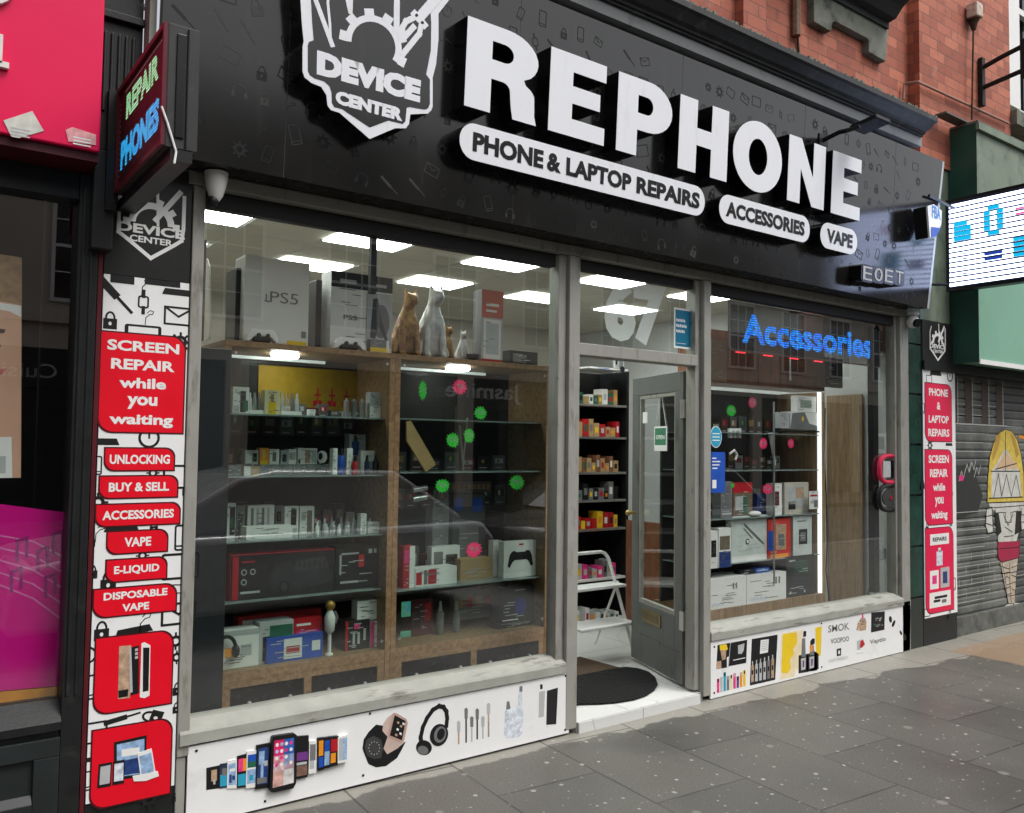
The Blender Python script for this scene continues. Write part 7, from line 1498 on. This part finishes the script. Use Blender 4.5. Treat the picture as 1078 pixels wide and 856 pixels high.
t = MB(); s5 = 18.7/3.7; xa, xb = Xat(470,415,0)*s5, Xat(549,415,0)*s5; t.text(OP, 'Jasmine', -xb, 2.72, -xa, 3.26, .002, .04, plas_white, .01); t.build('lettering', jb)
cb2 = thing('restaurant_sign', 'small dark board with the words Asian Cuisine across the street, mirrored in the left window', 'shop sign')
t = MB(); t.box(.6, 4.4, OY-.018, OY+.06, 2.62, 3.38, dkshop); t.build('board', cb2); t = MB(); t.text(OP, 'Asian Cuisine', -3.9, 2.80, -1.3, 3.08, -.018, .0, lgrey, .0); t.build('lettering', cb2)
# parked car
car = thing('parked_car', 'silver grey hatchback parked by the kerb, mirrored in the shop glass', 'car')
def make_car(par, x0, y0, L_, paint):
    W_ = 1.76; y1 = y0; prof_b = [(0,.28),(0,.62),(.10,.78),(1.05,.93),(L_-.15,.96),(L_,.80),(L_,.30)]
    t = MB(); q = Pl((x0,y0,-.12),(1,0,0),(0,0,1)); t.prism(q, prof_b, -W_, 0, paint); t.build('body', par, bevel=.06, smooth=True)
    t = MB(); q2 = Pl((x0,y0-.10,-.12),(1,0,0),(0,0,1)); cab = [(.95,.92),(1.75,1.40),(2.1,1.47),(3.3,1.46),(L_-.25,1.02),(L_-.2,.95)]; t.prism(q2, cab, -(W_-.2), 0, paint); t.build('cabin', par, bevel=.05, smooth=True)
    gd = M('dark glass', (.02,.022,.025))
    t = MB(); 
    for yy in (0,): 
        t.prism(q2, [(1.25,.97),(1.80,1.35),(2.25,1.40),(2.25,.97)], .002, .008, gd); t.prism(q2, [(2.32,.97),(2.32,1.40),(3.2,1.39),(3.2,.97)], .002, .008, gd); t.prism(q2, [(3.27,.97),(3.27,1.36),(3.85,1.06),(3.85,.97)], .002, .008, gd)
    t.build('side_window', par)
    for cx_ in (.85, L_-.85):
        for yy in (y0+.01, y0-W_+.20):
            t = MB(); t.tube([(x0+cx_,yy-.20,.20),(x0+cx_,yy,.20)], .32, M('tyre rubber',(.015,.015,.015),.8), 24); wh = t.build('wheel', par, smooth=True); t = MB(); t.tube([(x0+cx_,yy+.001,.20),(x0+cx_,yy+.012,.20)], .20, metal, 16); t.build('rim', wh)
    t = MB(); t.box(x0-.02, x0+.02, y0-.5, y0-.15, .50, .62, plas_white); t.build('headlight', par); t = MB(); t.box(x0-.02, x0+.02, y0-W_+.15, y0-W_+.5, .50, .62, plas_white); t.build('headlight', par)
make_car(car, .75, -5.05, 4.3, M('silver car paint', (.50,.53,.53), .2, .2, coat=.8))
car2 = thing('parked_car', 'dark grey hatchback parked behind the silver one, mirrored in the shop glass', 'car')
make_car(car2, 5.9, -5.1, 4.2, M('dark car paint', (.05,.052,.055), .2, .2, coat=.8))

# ================================================================== LIGHT
sun_az, sun_el = R_(215), R_(58)
wd = bpy.data.worlds.new('World'); sc.world = wd; wd.use_nodes = True; nt = wd.node_tree; N = nt.nodes; L = nt.links
bg = N['Background']; sky = N.new('ShaderNodeTexSky'); sky.sky_type = 'NISHITA'; sky.sun_disc = False; sky.sun_elevation = sun_el; sky.sun_rotation = R_(150); sky.air_density = 1.0; sky.dust_density = 4.0; sky.ozone_density = 1.0
hs = N.new('ShaderNodeHueSaturation'); hs.inputs['Saturation'].default_value = .22; hs.inputs['Value'].default_value = 1.0
L.new(sky.outputs[0], hs.inputs['Color']); L.new(hs.outputs[0], bg.inputs[0]); bg.inputs[1].default_value = .15
sd = bpy.data.lights.new('sun', 'SUN'); so = bpy.data.objects.new('sun', sd); COL.objects.link(so)
sd.energy = 1.2; sd.angle = R_(25); sd.color = (1,.98,.95)
# sun direction: from the street side, slightly from the right
sdir = Vector((math.sin(R_(150))*math.cos(sun_el), math.cos(R_(150))*math.cos(sun_el), math.sin(sun_el)))
so.rotation_euler = (-sdir).to_track_quat('-Z', 'Y').to_euler()
so['kind'] = 'helper' if False else 'structure'
sc.view_settings.view_transform = 'Standard'; sc.view_settings.look = 'None'; sc.view_settings.gamma = 1; sc.view_settings.exposure = 0.47
sc.cycles.use_denoising = True; sc.cycles.max_bounces = 8; sc.cycles.transparent_max_bounces = 16; sc.cycles.glossy_bounces = 4; sc.cycles.diffuse_bounces = 3
sc.cycles.sample_clamp_indirect = 6; sc.cycles.caustics_reflective = False; sc.cycles.caustics_refractive = False

# put every thing's origin at its own base
bpy.context.view_layer.update()
for o in list(sc.objects):
    if o.parent is not None or o.type == 'CAMERA' or o.type == 'LIGHT' or o.get('kind') == 'structure': continue
    kids = [c for c in o.children]
    pts = []
    for c in ([o] if o.type == 'MESH' else []) + kids: pts += [v.co for v in c.data.vertices]
    if not pts: continue
    b = Vector(((min(p.x for p in pts)+max(p.x for p in pts))/2, (min(p.y for p in pts)+max(p.y for p in pts))/2, min(p.z for p in pts)))
    if o.type == 'MESH':
        o.data.transform(Matrix.Translation(-b)); o.location = b
        for c in kids: c.location = -b
    else:
        o.location = b
        for c in kids: c.location = -b
